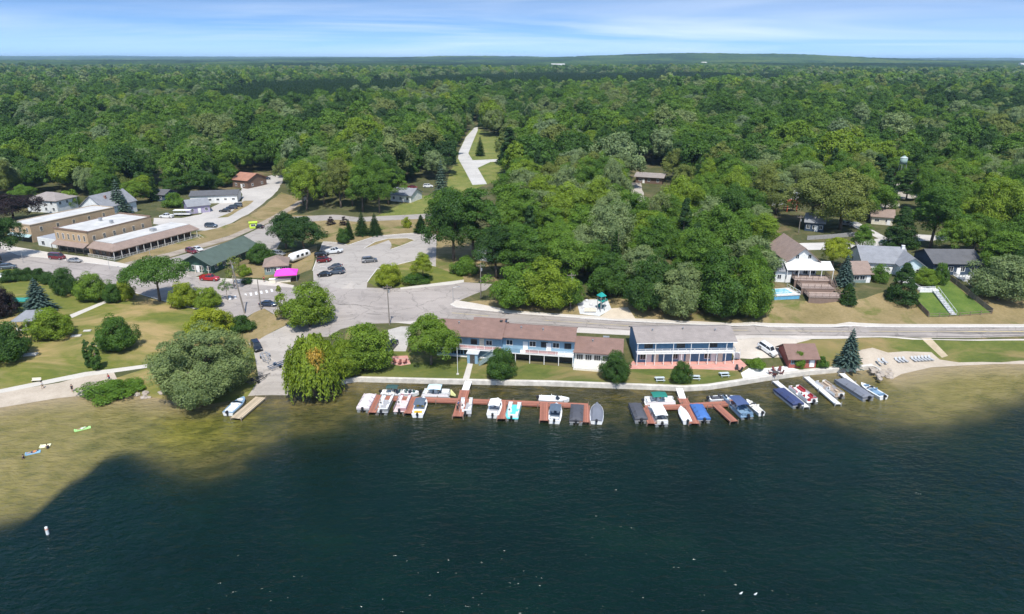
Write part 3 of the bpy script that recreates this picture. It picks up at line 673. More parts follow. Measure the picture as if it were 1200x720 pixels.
def spruce_crown(name,Wd,Ht,seed,n,leaf,base=.06,levels=17,droop=.25):
    rg=np.random.default_rng(seed); P_=[];Nn=[];Ax=[];LV=[]
    per=max(1,n//(levels*9))
    for k in range(levels):
        z=base+(1-base)*(k/levels)**1.02
        Rr=Wd*.5*(1-z)**.82*rg.uniform(.9,1.06)+.05*Wd*(1-z)
        nbr=max(5,int(11*(1-z)+5)); a0=rg.uniform(0,6.28)
        for j in range(nbr):
            az=a0+6.28*j/nbr+rg.uniform(-.15,.15); L=Rr*rg.uniform(.8,1.08); v=rg.uniform(.3,.7)
            cnt=int(per*9/ nbr*(.4+1.3*(1-z)))+3
            t=rg.uniform(.12,1,cnt)**.75; sp=(1.05-t)*.30*L*rg.normal(0,.6,cnt)
            x=np.cos(az)*t*L-np.sin(az)*sp; y=np.sin(az)*t*L+np.cos(az)*sp
            zz_=Ht*z+.05*Ht*(1-z)-droop*L*t**1.4+.10*L*np.maximum(t-.75,0)*2-np.abs(sp)*.25+rg.normal(0,.05,cnt)
            P_.append(np.column_stack([x,y,np.maximum(zz_,.1)])); Nn.append(np.column_stack([np.cos(az)*.35+rg.normal(0,.3,cnt),np.sin(az)*.35+rg.normal(0,.3,cnt),np.ones(cnt)]))
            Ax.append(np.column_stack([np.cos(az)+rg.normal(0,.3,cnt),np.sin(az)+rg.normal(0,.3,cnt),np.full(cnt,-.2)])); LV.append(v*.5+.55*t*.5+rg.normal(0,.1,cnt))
    top=12; P_.append(np.column_stack([rg.normal(0,.08,top),rg.normal(0,.08,top),Ht*rg.uniform(.92,1.0,top)])); Nn.append(rdir(top,rg)); Ax.append(np.tile([0,0,1.],(top,1))); LV.append(np.full(top,.6))
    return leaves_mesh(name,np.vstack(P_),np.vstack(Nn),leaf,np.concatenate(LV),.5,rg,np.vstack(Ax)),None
def weeping_crown(name,Wd,Ht,seed,n,leaf):
    rg=np.random.default_rng(seed); P_=[];Nn=[];LV=[]
    ns=430; per=n//ns
    d=rdir(ns,rg); d[:,2]=np.abs(d[:,2]); r=rg.uniform(.35,1,ns)**.5
    st=np.column_stack([d[:,0]*Wd*.42*r,d[:,1]*Wd*.42*r,Ht*.48+d[:,2]*Ht*.48*r])
    for s in st:
        ro=np.hypot(s[0],s[1]); L=min(s[2]-.3, Ht*rg.uniform(.16,.42)*(0.5+ro/(Wd*.42))); v=rg.uniform(.25,.75)
        t=rg.uniform(0,1,per); o=s[:2]/max(ro,.1)
        sway=.16*Wd*t*(1-.55*t)
        P_.append(np.column_stack([s[0]+o[0]*sway+rg.normal(0,.16,per),s[1]+o[1]*sway+rg.normal(0,.16,per),s[2]-L*t**1.25+rg.normal(0,.1,per)]))
        Nn.append(np.column_stack([o[0]+rg.normal(0,.5,per),o[1]+rg.normal(0,.5,per),.5+rg.normal(0,.4,per)])); LV.append(v+rg.normal(0,.12,per))
    p=np.vstack(P_); ax=np.column_stack([RNG.normal(0,.25,len(p)),RNG.normal(0,.25,len(p)),np.ones(len(p))])
    return leaves_mesh(name,p,np.vstack(Nn),leaf,np.concatenate(LV),.38,rg,ax),st[::12]
def trunk_mesh(name,Ht,r,blobs,seed,limbs=7,frac=.45,lean=0,mat=None):
    rg=np.random.default_rng(seed); m=MB(); top=Vector((rg.normal(0,.03*Ht)+lean,rg.normal(0,.03*Ht),Ht*frac))
    m.tube((0,0,-.6),(top.x*.4,top.y*.4,top.z*.5),r*1.25,r*.9,8); m.tube((top.x*.4,top.y*.4,top.z*.5),top,r*.9,r*.6,8)
    if blobs is not None and len(blobs):
        for k in rg.permutation(len(blobs))[:limbs]:
            b=Vector(blobs[k]); s=top*rg.uniform(.65,1.0)
            if b.z<s.z+.05*Ht: b.z=s.z+.1*Ht
            mdl=s.lerp(b,.5)+Vector((0,0,.04*Ht)); m.tube(s,mdl,r*.45,r*.28,6,cap=False); m.tube(mdl,b,r*.28,r*.1,6,cap=False)
    else: m.tube(top,(top.x,top.y,Ht*.96),r*.6,r*.06,7)
    return m.mesh(name,mat or BARK,True)
# kinds: reference size, crown, trunk
KIND={}
def kind(k,Wd,Ht,crown,trunk_r,frac=.45,limbs=7,mat=None,seed=1):
    me,bl=crown; KIND[k]=(Wd,Ht,me,trunk_mesh('trunk',Ht,trunk_r,bl,seed,limbs,frac,mat=mat))
NL=1.0
kind('broad0',11,13,broad_crown('crown',11,13,1,26000,.32,150,.03,rb=(.08,.17),lob=.32),.3,seed=1)
kind('broad1',11,13,broad_crown('crown',11,13,2,24000,.32,125,.03,rb=(.09,.18),lob=.4),.3,seed=2)
kind('broad2',11,13,broad_crown('crown',11,13,3,24000,.33,170,.05,rb=(.075,.14),lob=.3),.3,seed=3)
kind('tall0',8.5,16,broad_crown('crown',8.5,16,4,22000,.32,130,.04,rb=(.11,.20),lob=.32),.27,.5,seed=4)
kind('tall1',8.5,16,broad_crown('crown',8.5,16,5,20000,.32,110,.07,lob=.42,rb=(.10,.2)),.27,.5,seed=5)
kind('airy0',10,15,broad_crown('crown',10,15,6,8000,.40,70,.22,rb=(.09,.16),lob=.35),.25,.5,12,BARKP,seed=6)
kind('umbrella',12,9,broad_crown('crown',12,9,7,20000,.30,130,.3,env='umbrella',rb=(.10,.17),flat=.6),.25,.55,9,seed=7)
kind('round',9,9,broad_crown('crown',9,9,8,24000,.28,140,.0,env='dome',lob=.2,rb=(.09,.17)),.24,.4,seed=8)
kind('skirt',11,13,broad_crown('crown',11,13,21,26000,.34,170,.0,env='dome',rb=(.08,.16),lob=.36),.3,.4,9,seed=21)
kind('bush',6,4.5,broad_crown('crown',6,4.5,9,11000,.24,80,.0,env='dome',rb=(.10,.2),lob=.34),.12,.3,seed=9)
kind('spruce0',7,13,spruce_crown('crown',7,13,10,9000,.55),.2,.5,seed=10)
kind('spruce1',6,14,spruce_crown('crown',6,14,11,9000,.55,levels=20,droop=.32),.2,.5,seed=11)
kind('pine',8,16,broad_crown('crown',8,16,12,12000,.45,75,.18,env='cone',rb=(.13,.22),flat=.55,up=.2),.25,.6,seed=12)
kind('column',2.6,7.5,broad_crown('crown',2.6,7.5,13,6000,.26,60,.0,env='column',rb=(.18,.26)),.09,.6,seed=13)
kind('conifer',8,14,broad_crown('crown',8,14,22,20000,.34,150,.0,env='cone',rb=(.12,.2),flat=.75,up=.3),.25,.6,seed=22)
kind('willow',22,17,broad_crown('crown',22,17,14,80000,.34,230,.0,env='dome',rb=(.06,.115),lob=.2,up=.5),.7,.3,12,seed=14)
kind('weeping',12,13,weeping_crown('crown',12,13,15,26000,.5),.4,.5,8,seed=15)
kind('sparse',6,9,broad_crown('crown',6,9,16,1500,.34,40,.2,rb=(.08,.14),lob=.4),.12,.75,16,BARKP,seed=16)
kind('sapling',3.5,7,broad_crown('crown',3.5,7,17,2600,.30,34,.12,env='cone',rb=(.14,.24)),.07,.8,8,seed=17)
TREES=[]
def tree_at(loc,Wm,Hm,k,tone,label,name='tree',group=None,rz=None,lean=0):
    Wd,Ht,cm,tm=KIND[k]
    e=thing(name,label,'tree' if name not in('bush','hedge') else name,(loc[0],loc[1],loc[2]),random.uniform(0,6.28) if rz is None else rz,group)
    sx=Wm/Wd; sz=Hm/Ht; e.scale=(sx,sx,sz)
    t=put('trunk',tm,e); c=put('crown',cm,e); c['tone']=float(tone)
    TREES.append((loc[0],loc[1],Wm/2)); return e
def tree(cx,base,top,wpx,k,tone,label,name='tree',group=None,shift=.10,rz=None):
    p=P(cx,base-shift*wpx); d=depth(p.x,p.y,p.z); Wm=wpx*d/F
    zt=top_z(p,top); Hm=max(.8,zt-p.z)
    return tree_at(p,Wm,Hm,k,tone,label,name,group,rz)

G1='trees in the lakeside park'; G2='trees along the main street'; G3='trees on the motel lawn'; G4='trees around the parking lot'; G5='trees and shrubs by the hillside houses'
# lakeside park, left
tree(1,311,252,50,'broad0',.14,'dark green shade tree at the left edge beside the parked car','shade_tree',G2)
tree(17,266,229,54,'broad1',.93,'purple-leaved tree beside the yellow brick shop with the white roof','purple_tree',G1)
tree(2,376,331,38,'round',.93,'dark purple tree beside the blue spruce in the park','purple_tree',G1)
tree(48,366,327,37,'spruce0',.86,'blue spruce standing behind the gray roofed park pavilion','spruce_tree',G1,0)
tree(63,401,358,47,'round',.48,'yellow-green round tree right of the park pavilion','round_tree',G1)
tree(12,428,374,52,'round',.17,'dark olive round tree in front of the park pavilion','round_tree',G1)
tree(139,415,366,44,'round',.24,'round maple standing alone on the dry park lawn','maple_tree',G1)
tree(106.5,431,398,11,'column',.14,'taller slim arborvitae of the pair on the park lawn','arborvitae',G1,0)
tree(115,434.5,401,12.5,'column',.2,'shorter fuller arborvitae of the pair on the park lawn','arborvitae',G1,0)
tree(79,349,311,32,'round',.15,'deep green tree by the street opposite the red parked car','street_tree',G2)
tree(110,356,317,38,'round',.42,'bright green tree by the street, left of the umbrella-shaped one','street_tree',G2)
tree(134,357,330,21,'round',.2,'small dark tree tucked beside the bright street trees','street_tree',G2)
tree(148,354,325,24,'round',.55,'small yellow-green tree at the back of the park lawn','street_tree',G2)
tree(188,360,301,64,'umbrella',.26,'wide umbrella-shaped tree beside the street corner','umbrella_tree',G2)
tree(217,363,328,33,'round',.56,'yellow-green tree right beside the umbrella-shaped tree','street_tree',G2)
tree(245,364,335,32,'round',.5,'light green tree by the road in front of the red pickup','street_tree',G2)
tree(249,396,358,54,'round',.6,'yellowish tree rising behind the big gray willow','yellow_tree',G2)
tree(275,340,300,30,'sparse',.7,'thin brownish tree in front of the green roofed building','thin_tree',G2,.1)
tree(267,354,327,19,'sparse',.78,'small gray half-bare tree at the edge of the crosswalk','thin_tree',G2,.1)
tree(288,325,310,15,'bush',.5,'small yellow-green bush beside the green roofed building','bush',G2)
tree(306,312,282,31,'round',.2,'rounded dark tree between the green roof and the pink tent','round_tree',G4)
tree(331,374,334,17,'sapling',.68,'slim pale sapling beside the boat ramp road','sapling',G2,0)
tree(364,388,322,54,'skirt',.46,'tall round tree on the corner above the boat ramp','corner_tree',G2)
tree(286,391,370,28,'bush',.16,'dark bush behind the big gray willow','bush',G2)
tree(290,334,326,14,'bush',.05,'low dark clipped bush beside the road crossing','bush',G2)
tree(238,476,377,130,'willow',.752,'huge gray-green willow leaning over the water by the boat ramp','willow_tree',G1,.12)
wp=tree(370,471,388,72,'weeping',.52,'weeping willow with an orange dead patch beside the boat ramp','weeping_willow',G1,.12)
_n=1500; _d=rdir(_n,RNG); _c=np.column_stack([_d[:,0]*1.9,_d[:,1]*1.9,np.abs(_d[:,2])*1.2])*RNG.uniform(.3,1,(_n,1))
_p=_c+np.array([.3,0,9.6]); _p[:,2]-=RNG.uniform(0,1,_n)**2*3.2
_me=leaves_mesh('dead_patch',_p*np.array([1,1,1])+np.array([1.4,-3.0,0]),_d+np.array([0,0,.3]),.5,.5+RNG.normal(0,.15,_n),.4,axis=np.tile([0.,0,1.],(_n,1)))
_o=put('dead_patch',_me,wp); _o['tone']=1.0; wp.rotation_euler[2]=0; wp['label']='weeping willow with an orange dead patch beside the boat ramp'
tree(428,440,370,62,'skirt',.44,'bright leafy tree at the left end of the motel lawn','lawn_tree',G3,.1)
tree(404,445,392,40,'skirt',.5,'light green tree between the weeping willow and the lawn','lawn_tree',G3)
tree(506,433,369,54,'broad0',.42,'leafy tree covering the left end of the long motel','lawn_tree',G3)
tree(588.5,446.5,403,36,'round',.19,'dark round tree in front of the long motel','lawn_tree',G3)
tree(721.5,449.5,407,35,'round',.16,'dark round tree at the right end of the long motel','lawn_tree',G3)
tree(799,450,420,25,'round',.18,'small tree in front of the blue motel building','lawn_tree',G3)
tree(993.5,430,385,31,'spruce0',.86,'blue spruce beside the small lakeside beach','spruce_tree',G3,0)
tree(935.5,431,411,18,'bush',.4,'green bush in front of the red lake cabin','bush',G3)
tree(963.5,431.5,417,15,'bush',.26,'dark round shrub right of the red lake cabin','bush',G3)
tree(886,432,419,22,'bush',.4,'low shrubs on the bank above the white gravel patio','bush',G3)
tree(136,468,449,62,'bush',.34,'low green shoreline thicket on the edge of the beach','thicket',G1,.1)
for i,(a,b) in enumerate([(12,333),(24,331),(36,330),(48,331),(58,335)]):
    tree(a,b,b-16,20,'bush',.13,['leftmost','second','middle','fourth','rightmost'][i]+' clipped bush of the hedge row above the blue spruce','hedge_bush','hedge along the street')
# parking lot
tree(457,336,306,33,'round',.57,'bright yellow-green bush beside the wide road, left of its twin','round_tree',G4,.05)
tree(496.5,331,296,23,'tall0',.55,'taller yellow-green tree at the right end of the grass strip','young_tree',G4,.05)
tree(490,333,319,34,'bush',.2,'low dark bush under the yellow-green tree','bush',G4)
tree(336,296,249,40,'broad0',.1,'left half of the dark twin trees behind the white trailer','dark_tree',G4)
tree(358,302,254,46,'broad2',.1,'right half of the dark twin trees behind the white trailer','dark_tree',G4)
tree(403,287,265,16,'round',.2,'small round tree on the grass above the parking lot','young_tree',G4)
tree(410,281,257,13,'spruce1',.06,'narrow dark conifer above the parking lot','young_spruce',G4,0)
tree(425,276,249,20,'spruce0',.08,'left spruce of the pair above the parking lot','young_spruce',G4,0)
tree(440,276,250,19,'spruce0',.07,'right spruce of the pair above the parking lot','young_spruce',G4,0)
tree(388,264,254,11,'sapling',.93,'left small purple sapling beside the side road','purple_sapling',G4,0)
tree(404,264,254,12,'sapling',.93,'right small purple sapling beside the side road','purple_sapling',G4,0)
tree(494,273,252,20,'spruce1',.07,'dark conifer at the right end of the side road','young_spruce',G4,0)
tree(478,268,254,11,'bush',.58,'yellowish bush beside the side road','bush',G4)
tree(532,308,222,58,'broad0',.16,'big oak with pale trunks right of the parking lot','oak_tree',G4,.05)
tree(556,309,217,60,'tall1',.22,'tall oak leaning over the white gabled cottage','oak_tree',G4,.05)
tree(545,324,300,34,'bush',.34,'green thicket below the big oak','thicket',G4)
tree(518,238,187,24,'spruce0',.84,'silvery spruce beside the house above the side road','spruce_tree',G4,0)
tree(597,205,147,29,'pine',.06,'big dark pine beside the branching hill driveway','pine_tree',None,0)
tree(563,183,160,13,'spruce1',.1,'small dark conifer on the grass beside the hill road','young_spruce',None,0)
tree(142,253,211,27,'spruce0',.84,'tall blue spruce behind the white gabled house','spruce_tree',None,0)
# hillside houses
tree(977,317,277,36,'broad2',.58,'yellow-green tree between the two hillside houses','garden_tree',G5)
tree(989,334,298,25,'spruce0',.86,'blue spruce on the slope below the yellow-green tree','spruce_tree',G5,0)
tree(993,357,331,22,'conifer',.1,'dark shrub at the foot of the wooden terraces','bush',G5)
tree(1056,354,306,36,'conifer',.11,'dark pine below the white gabled house','pine_tree',G5,.05)
tree(1083,336,311,28,'round',.45,'light green tree above the fenced yard','garden_tree',G5)
tree(1031,331,308,22,'bush',.3,'rounded shrub below the gray roofed house','bush',G5)
tree(1054,290,240,40,'conifer',.10,'big dark conifer behind the gray roofed house','pine_tree',G5,.05)
tree(1090,290,212,50,'tall1',.24,'tall leafy tree with a bare dark trunk right of the conifer','garden_tree',G5,0)
tree(1170,357,288,60,'skirt',.77,'gray-green tree on the slope right of the dark blue house','garden_tree',G5)
tree(1200,350,285,40,'tall1',.14,'dark tree at the right edge of the slope','garden_tree',G5)
tree(1140,300,250,44,'broad1',.3,'leafy tree behind the dark blue house','garden_tree',G5)
tree(950,272,200,70,'broad1',.71,'broad oak shading the blue cottage, left one','oak_tree',G5)
tree(985,276,198,70,'broad0',.70,'broad oak shading the blue cottage, middle one','oak_tree',G5)
tree(1018,262,212,52,'broad2',.36,'broad oak shading the blue cottage, right one','oak_tree',G5)
tree(1024,230,178,34,'pine',.08,'dark pine left of the white water tank','pine_tree',G5,0)
tree(1037,246,195,24,'pine',.09,'slim pine in front of the white water tank','pine_tree',G5,0)
tree(1062,234,192,26,'pine',.12,'slim pine right of the white water tank','pine_tree',G5,0)
tree(1080,250,196,34,'broad2',.3,'leafy tree at the edge of the gray clearing','garden_tree',G5)
tree(893,302,250,40,'tall0',.46,'light green tree left of the brown roofed white house','garden_tree',G5)
tree(883,352,288,40,'skirt',.3,'green tree left of the white pool terrace','garden_tree',G5)
for cx_,b_,t_,w_,k_,tn,lb in ((84,247,221,25,'round',.46,'bright green tree between the white house and the gabled house'),(160,243,213,30,'broad1',.42,'bright tree right of the tall blue spruce behind the shops'),(172,234,206,30,'broad2',.5,'yellow-green tree behind the dark open shed'),(30,246,218,28,'broad0',.36,'green tree left of the far white house behind the shops')):
    tree(cx_,b_,t_,w_,k_,tn,lb,'shade_tree','trees behind the brick shops')
for cx_,b_,t_,w_,k_,tn,lb in ((1118,303,254,40,'broad2',.4,'bright leafy tree behind the left half of the dark blue house'),(1188,322,250,52,'broad0',.3,'full green tree at the right end of the hillside'),(1101,334,304,18,'round',.28,'small dark tree in front of the dark blue house'),(1009,300,262,24,'tall0',.34,'slim green tree between the two hillside roofs'),(1048,214,184,30,'broad1',.34,'leafy tree hiding the foot of the water tank'),(1058,226,197,26,'broad0',.28,'rounded tree in front of the water tank legs')):
    tree(cx_,b_,t_,w_,k_,tn,lb,'garden_tree',G5)
# front edge of the wood above the road
GF='big trees along the front edge of the wood above the motel road'
for cx_,b_,t_,w_,k_,tn,lb in ((608,366,300,62,'skirt',.38,'bright leafy tree at the left corner of the wood above the road'),(641,369,292,58,'skirt',.5,'yellow-green tree just left of the pole at the play area'),
  (668,362,318,36,'skirt',.3,'small leafy tree behind the pole at the play area'),(716,352,288,52,'skirt',.2,'dark leafy tree directly behind the teal slide'),(760,370,288,58,'skirt',.16,'dark green tree right of the dirt driveway'),
  (796,376,298,56,'skirt',.76,'grayish green tree in front of the wood above the blue motel'),(838,377,282,70,'skirt',.2,'big deep green tree at the front of the wood above the blue motel'),(876,377,296,52,'skirt',.36,'leafy tree at the right corner of the wood, beside the bare slope')):
    tree(cx_,b_,t_,w_,k_,tn,lb,'edge_tree',GF,.12)
# bits of town
tree(207,232,205,26,'broad0',.2,'dark tree beside the sloping dry clearing','shade_tree',None)
tree(205,246,226,26,'bush',.36,'green bush behind the field with the white trucks','bush',None)
tree(262,222,203,22,'broad1',.42,'yellow-green tree left of the rust roofed building','shade_tree',None)
tree(246,228,203,28,'broad0',.12,'dark tree behind the long white building','shade_tree',None)

# ------------------------------------------------------------------ the woods
OPEN=[[(-300,720),(-300,236),(0,236),(30,229),(75,229),(100,231),(130,249),(160,240),(200,234),(222,230),(250,226),(272,222),(272,206),(300,203),(335,202),(338,214),(329,228),(352,232),(354,252),(440,253),(456,249),(458,226),(484,215),(520,213),(528,205),(524,192),(535,174),(544,160),(552,146),(562,146),(568,160),(592,160),(593,205),(600,214),(598,258),(590,325),(545,332),(510,324),(532,252),(508,262),(512,312),(580,338),(562,352),(600,362),(672,369),(673,350),(714,347),(738,360),(746,371),(880,377),(885,352),(893,342),(893,290),(915,268),(922,240),(990,238),(1015,255),(1018,235),(1012,210),(1080,207),(1092,236),(1078,260),(1118,262),(1128,284),(1150,288),(1155,345),(1180,352),(1500,350),(1500,720)],
 [(735,194),(784,194),(790,214),(784,284),(746,286),(732,214)],[(178,232),(181,212),(196,190),(208,188),(210,205),(200,232)],[(606,158),(624,158),(626,176),(604,178)]]
OPENW=[np.array([tuple(P(*q))[:2] for q in pl]) for pl in OPEN]
def open_mask(X,Y):
    r=np.zeros(len(X),bool)
    for pl in OPENW: r|=inside(pl,X,Y)
    return r
PINES=[np.array([tuple(P(*q))[:2] for q in pl]) for pl in ([(430,118),(430,103),(520,94),(640,90),(900,92),(1000,95),(900,104),(800,108),(700,112),(560,114)],[(240,122),(300,104),(420,100),(440,118),(380,132),(300,136)],[(120,98),(170,92),(290,92),(280,98)])]
def poisson(y0,y1,sp,fx=.80,jit=.42):
    pts=[]
    row=0
    for y in np.arange(y0,y1,sp*.87):
        n=int((2*fx*y+80)/sp); X=-fx*y-40+np.arange(n)*sp+(row%2)*sp*.5
        pts.append(np.column_stack([X+RNG.uniform(-jit,jit,n)*sp, y+RNG.uniform(-jit,jit,n)*sp])); row+=1
    return np.vstack(pts)
def zone(px,base):
    if px<345: return 'wood behind the brick shops'
    if px<535: return 'wood left of the hill road'
    if px<905: return 'wood above the motel road' if base>225 else 'wood right of the hill road'
    return 'wood behind the hillside houses'
near=poisson(150,330,10.6)
near=near[~open_mask(near[:,0],near[:,1])]
tr=np.array(TREES)
cand=[]
for x,y in near:
    if y-float(shore_y(x))<22: continue
    if (np.hypot(tr[:,0]-x,tr[:,1]-y)<tr[:,2]*.7+2.5).any(): continue
    z=float(terrain(x,y)[0]); px,py=proj(x,y,z)
    if px<-30 or px>1230: continue
    cand.append((y,x,z,px,py))
cand.sort()
IND=cand[:222]; REST=cand[222:]
TONEW=[('dark',.10),('deep-green',.2),('mid-green',.28),('leaf-green',.38),('bright',.48),('olive',.68),('grayish',.76)]
def pick_tone(x,y,r):
    n=float(vnoise(x/28,y/28,31)); n=.55*n+.45*r
    k=[.10,.2,.26,.77,.32,.38,.48,.70,.77,.55]
    return k[min(9,int(n*10))]
def tone_word(t): return min(TONEW,key=lambda q:abs(q[1]-t))[0]
rr=random.Random(5); recs=[]
for (y,x,z,px,py) in IND:
    t=pick_tone(x,y,rr.random()); q=rr.random()
    k='broad%d'%rr.randrange(3) if q<.5 else ('tall%d'%rr.randrange(2) if q<.8 else ('airy0' if q<.88 else ('pine' if q<.95 else 'spruce1')))
    if k in('pine','spruce1'): t=.08
    if k=='airy0': t=.74
    Hm=rr.uniform(12,22); Wm=rr.uniform(11,17) if k[0]=='b' else rr.uniform(8.5,12.5)
    if k in('pine','spruce1'): Wm=rr.uniform(6,8)
    recs.append([zone(px,py),py,px,t,k,(x,y,z),Wm,Hm])
rows=['front','second','third','fourth','fifth','sixth','seventh','eighth','ninth','tenth','back']
ordw=['first','second','third','fourth','fifth','sixth','seventh','eighth','ninth','tenth','eleventh','twelfth','thirteenth','fourteenth','fifteenth','sixteenth','seventeenth','eighteenth','nineteenth','twentieth']
from collections import defaultdict
zr=defaultdict(list)
for r_ in recs: zr[r_[0]].append(r_)
keyd=defaultdict(list)
for zn,L in zr.items():
    L.sort(key=lambda r_:-r_[1]); lo,hi=L[-1][1],L[0][1]
    nb=max(1,min(10,len(L)//14))
    for i,r_ in enumerate(L):
        b=min(nb-1,i*nb//len(L)); shp={'b':'broad','t':'tall','a':'thin-leaved','p':'pine','s':'spruce'}[r_[4][0]]
        keyd[(zn,b,tone_word(r_[3]),shp)].append(r_)
for (zn,b,tw,shp),L in keyd.items():
    L.sort(key=lambda r_:r_[2])
    kindw={'pine':'pine tree','spruce':'spruce tree'}.get(shp,shp+' tree')
    nm_={'pine':'pine_tree','spruce':'spruce_tree','thin-leaved':'airy_tree','tall':'tall_tree'}.get(shp,'broadleaf_tree')
    for i,r_ in enumerate(L):
        lab_=(f'{ordw[i]} {tw} {kindw} from left, ' if len(L)>1 else f'only {tw} {kindw} in the ')+f'{rows[b]} row of {zn}'
        tree_at(r_[5],r_[6],r_[7],r_[4],r_[3],lab_,nm_,'trees of the '+zn)

# ---- the far woods: one mass nobody could count
def low(name,k,Wd,Ht,seed,n,leaf,env='round',**kw):
    if env=='spruce': return spruce_crown(name,Wd,Ht,seed,n,leaf,levels=9)[0]
    return broad_crown(name,Wd,Ht,seed,n,leaf,env=env,**kw)[0]
pc=bpy.data.collections.new('wood_sources')   # never linked: only instanced by the woods object
mids=[('crown_a',low('c',0,11,13,51,8500,.52,nb=90,rb=(.10,.19))),('crown_b',low('c',0,10,13,52,8500,.52,nb=80,lob=.38,rb=(.10,.2))),('crown_c',low('c',0,8.5,16,53,7500,.52,nb=80,rb=(.11,.2),lob=.32)),
      ('crown_d',low('c',0,12,13,54,9000,.52,nb=120,rb=(.08,.15),lob=.3)),('crown_e',low('c',0,6,15,55,1800,.9,'spruce')),('crown_f',low('c',0,7.5,16,56,5000,.6,'cone',flat=.55)),
      ('far_a',low('c',0,11,13,61,1300,1.35,nb=50)),('far_b',low('c',0,10,14,62,1300,1.35,nb=42,lob=.3)),('far_c',low('c',0,5,14,63,350,1.8,'spruce'))]
for nm_,me_ in mids:
    o=bpy.data.objects.new('wood_source_'+nm_,me_); pc.objects.link(o)
PTS=[];
def addp(x,y,z,kind_,tone,sc): PTS.append((x,y,z,kind_,tone,sc))
for (y,x,z,px,py) in REST:
    q=rr.random(); k=[0,1,2,3][rr.randrange(4)] if q<.86 else rr.choice([4,5])
    addp(x,y,z,k,.08 if k>=4 else pick_tone(x,y,rr.random()),rr.uniform(.85,1.45))
f2=poisson(330,1000,9.6); f2=f2[~open_mask(f2[:,0],f2[:,1])]
f3=poisson(1000,2700,12.0,.80); f3=f3[~open_mask(f3[:,0],f3[:,1])]
for L,isfar in ((f2,False),(f3,True)):
    if not len(L): continue
    zz_=terrain(L[:,0],L[:,1]); pm=np.zeros(len(L),bool)
    for pl in PINES: pm|=inside(pl,L[:,0],L[:,1])
    n1=vnoise(L[:,0]/90,L[:,1]/110,41); n2=vnoise(L[:,0]/26,L[:,1]/30,42); rnd=RNG.random(len(L)); con=vnoise(L[:,0]/140,L[:,1]/120,44)
    meadow=vnoise(L[:,0]/120,L[:,1]/160,47)
    for i,(x,y) in enumerate(L):
        if isfar and meadow[i]>.93 : continue
        if pm[i]: continue
        if con[i]>.74 and rnd[i]<.75:
            addp(x,y,zz_[i],8 if isfar else (4 if rnd[i]<.35 else 5),.06+.05*rnd[i],rr.uniform(.85,1.2)); continue
        n=.4*n1[i]+.3*n2[i]+.3*rnd[i]
        t=float(np.interp(n,[.2,.36,.5,.62,.72,.85],[.06,.16,.28,.40,.50,.56])); 
        if rnd[i]>.8: t=.70+.10*rnd[(i*7)%len(L)]
        addp(x,y,zz_[i],(6+(i%2)) if isfar else (i*13)%4,t,rr.uniform(.75,1.2)**1.6*(1.5 if rnd[(i*3)%len(L)]>.8 else 1.12)*(1.12 if isfar else 1))
# plantation rows of pines
for pl in PINES:
    x0,x1=pl[:,0].min(),pl[:,0].max();y0,y1=pl[:,1].min(),pl[:,1].max()
    a=np.arange(x0,x1,5.2);b=np.arange(y0,y1,7.0);GXp,GYp=np.meshgrid(a,b); X=GXp.ravel()+RNG.uniform(-1,1,GXp.size);Y=GYp.ravel()+RNG.uniform(-1,1,GXp.size)
    k=inside(pl,X,Y);X=X[k];Y=Y[k];z=terrain(X,Y)
    for x,y,zv in zip(X,Y,z): addp(x,y,zv,8,.05+.07*rr.random(),rr.uniform(.8,1.0))
PTS=np.array(PTS)
me=bpy.data.meshes.new('woods'); me.vertices.add(len(PTS)); me.vertices.foreach_set('co',PTS[:,:3].astype(np.float32).ravel())
for nm_,ty,arr in (('pid','INT',PTS[:,3].astype(np.int32)),('tone','FLOAT',PTS[:,4].astype(np.float32)),('size','FLOAT',PTS[:,5].astype(np.float32)),('turn','FLOAT',RNG.uniform(0,6.28,len(PTS)).astype(np.float32))):
    at=me.attributes.new(nm_,ty,'POINT'); at.data.foreach_set('value',arr)
me.update()
wo=bpy.data.objects.new('woods',me); COL.objects.link(wo); tag(wo,'dense mixed woods stretching to the horizon behind the town','woods',None,'stuff')
ng=bpy.data.node_groups.new('woods','GeometryNodeTree')
ng.interface.new_socket('Geometry',in_out='INPUT',socket_type='NodeSocketGeometry'); ng.interface.new_socket('Geometry',in_out='OUTPUT',socket_type='NodeSocketGeometry')
gi=ng.nodes.new('NodeGroupInput');go=ng.nodes.new('NodeGroupOutput'); iop=ng.nodes.new('GeometryNodeInstanceOnPoints')
ci=ng.nodes.new('GeometryNodeCollectionInfo'); ci.inputs['Collection'].default_value=pc; ci.inputs['Separate Children'].default_value=True; ci.inputs['Reset Children'].default_value=True
def na(n,t):
    a=ng.nodes.new('GeometryNodeInputNamedAttribute'); a.data_type=t; a.inputs['Name'].default_value=n; return a.outputs[0]
m2p=ng.nodes.new('GeometryNodeMeshToPoints')
cx=ng.nodes.new('ShaderNodeCombineXYZ'); ng.links.new(na('turn','FLOAT'),cx.inputs[2])
ng.links.new(gi.outputs[0],m2p.inputs['Mesh']); ng.links.new(m2p.outputs[0],iop.inputs['Points'])
ng.links.new(ci.outputs[0],iop.inputs['Instance']); iop.inputs['Pick Instance'].default_value=True
ng.links.new(na('pid','INT'),iop.inputs['Instance Index']); ng.links.new(cx.outputs[0],iop.inputs['Rotation']); ng.links.new(na('size','FLOAT'),iop.inputs['Scale'])
ng.links.new(iop.outputs[0],go.inputs[0])
md=wo.modifiers.new('woods','NODES'); md.node_group=ng
wo.data.materials.append(LEAF)
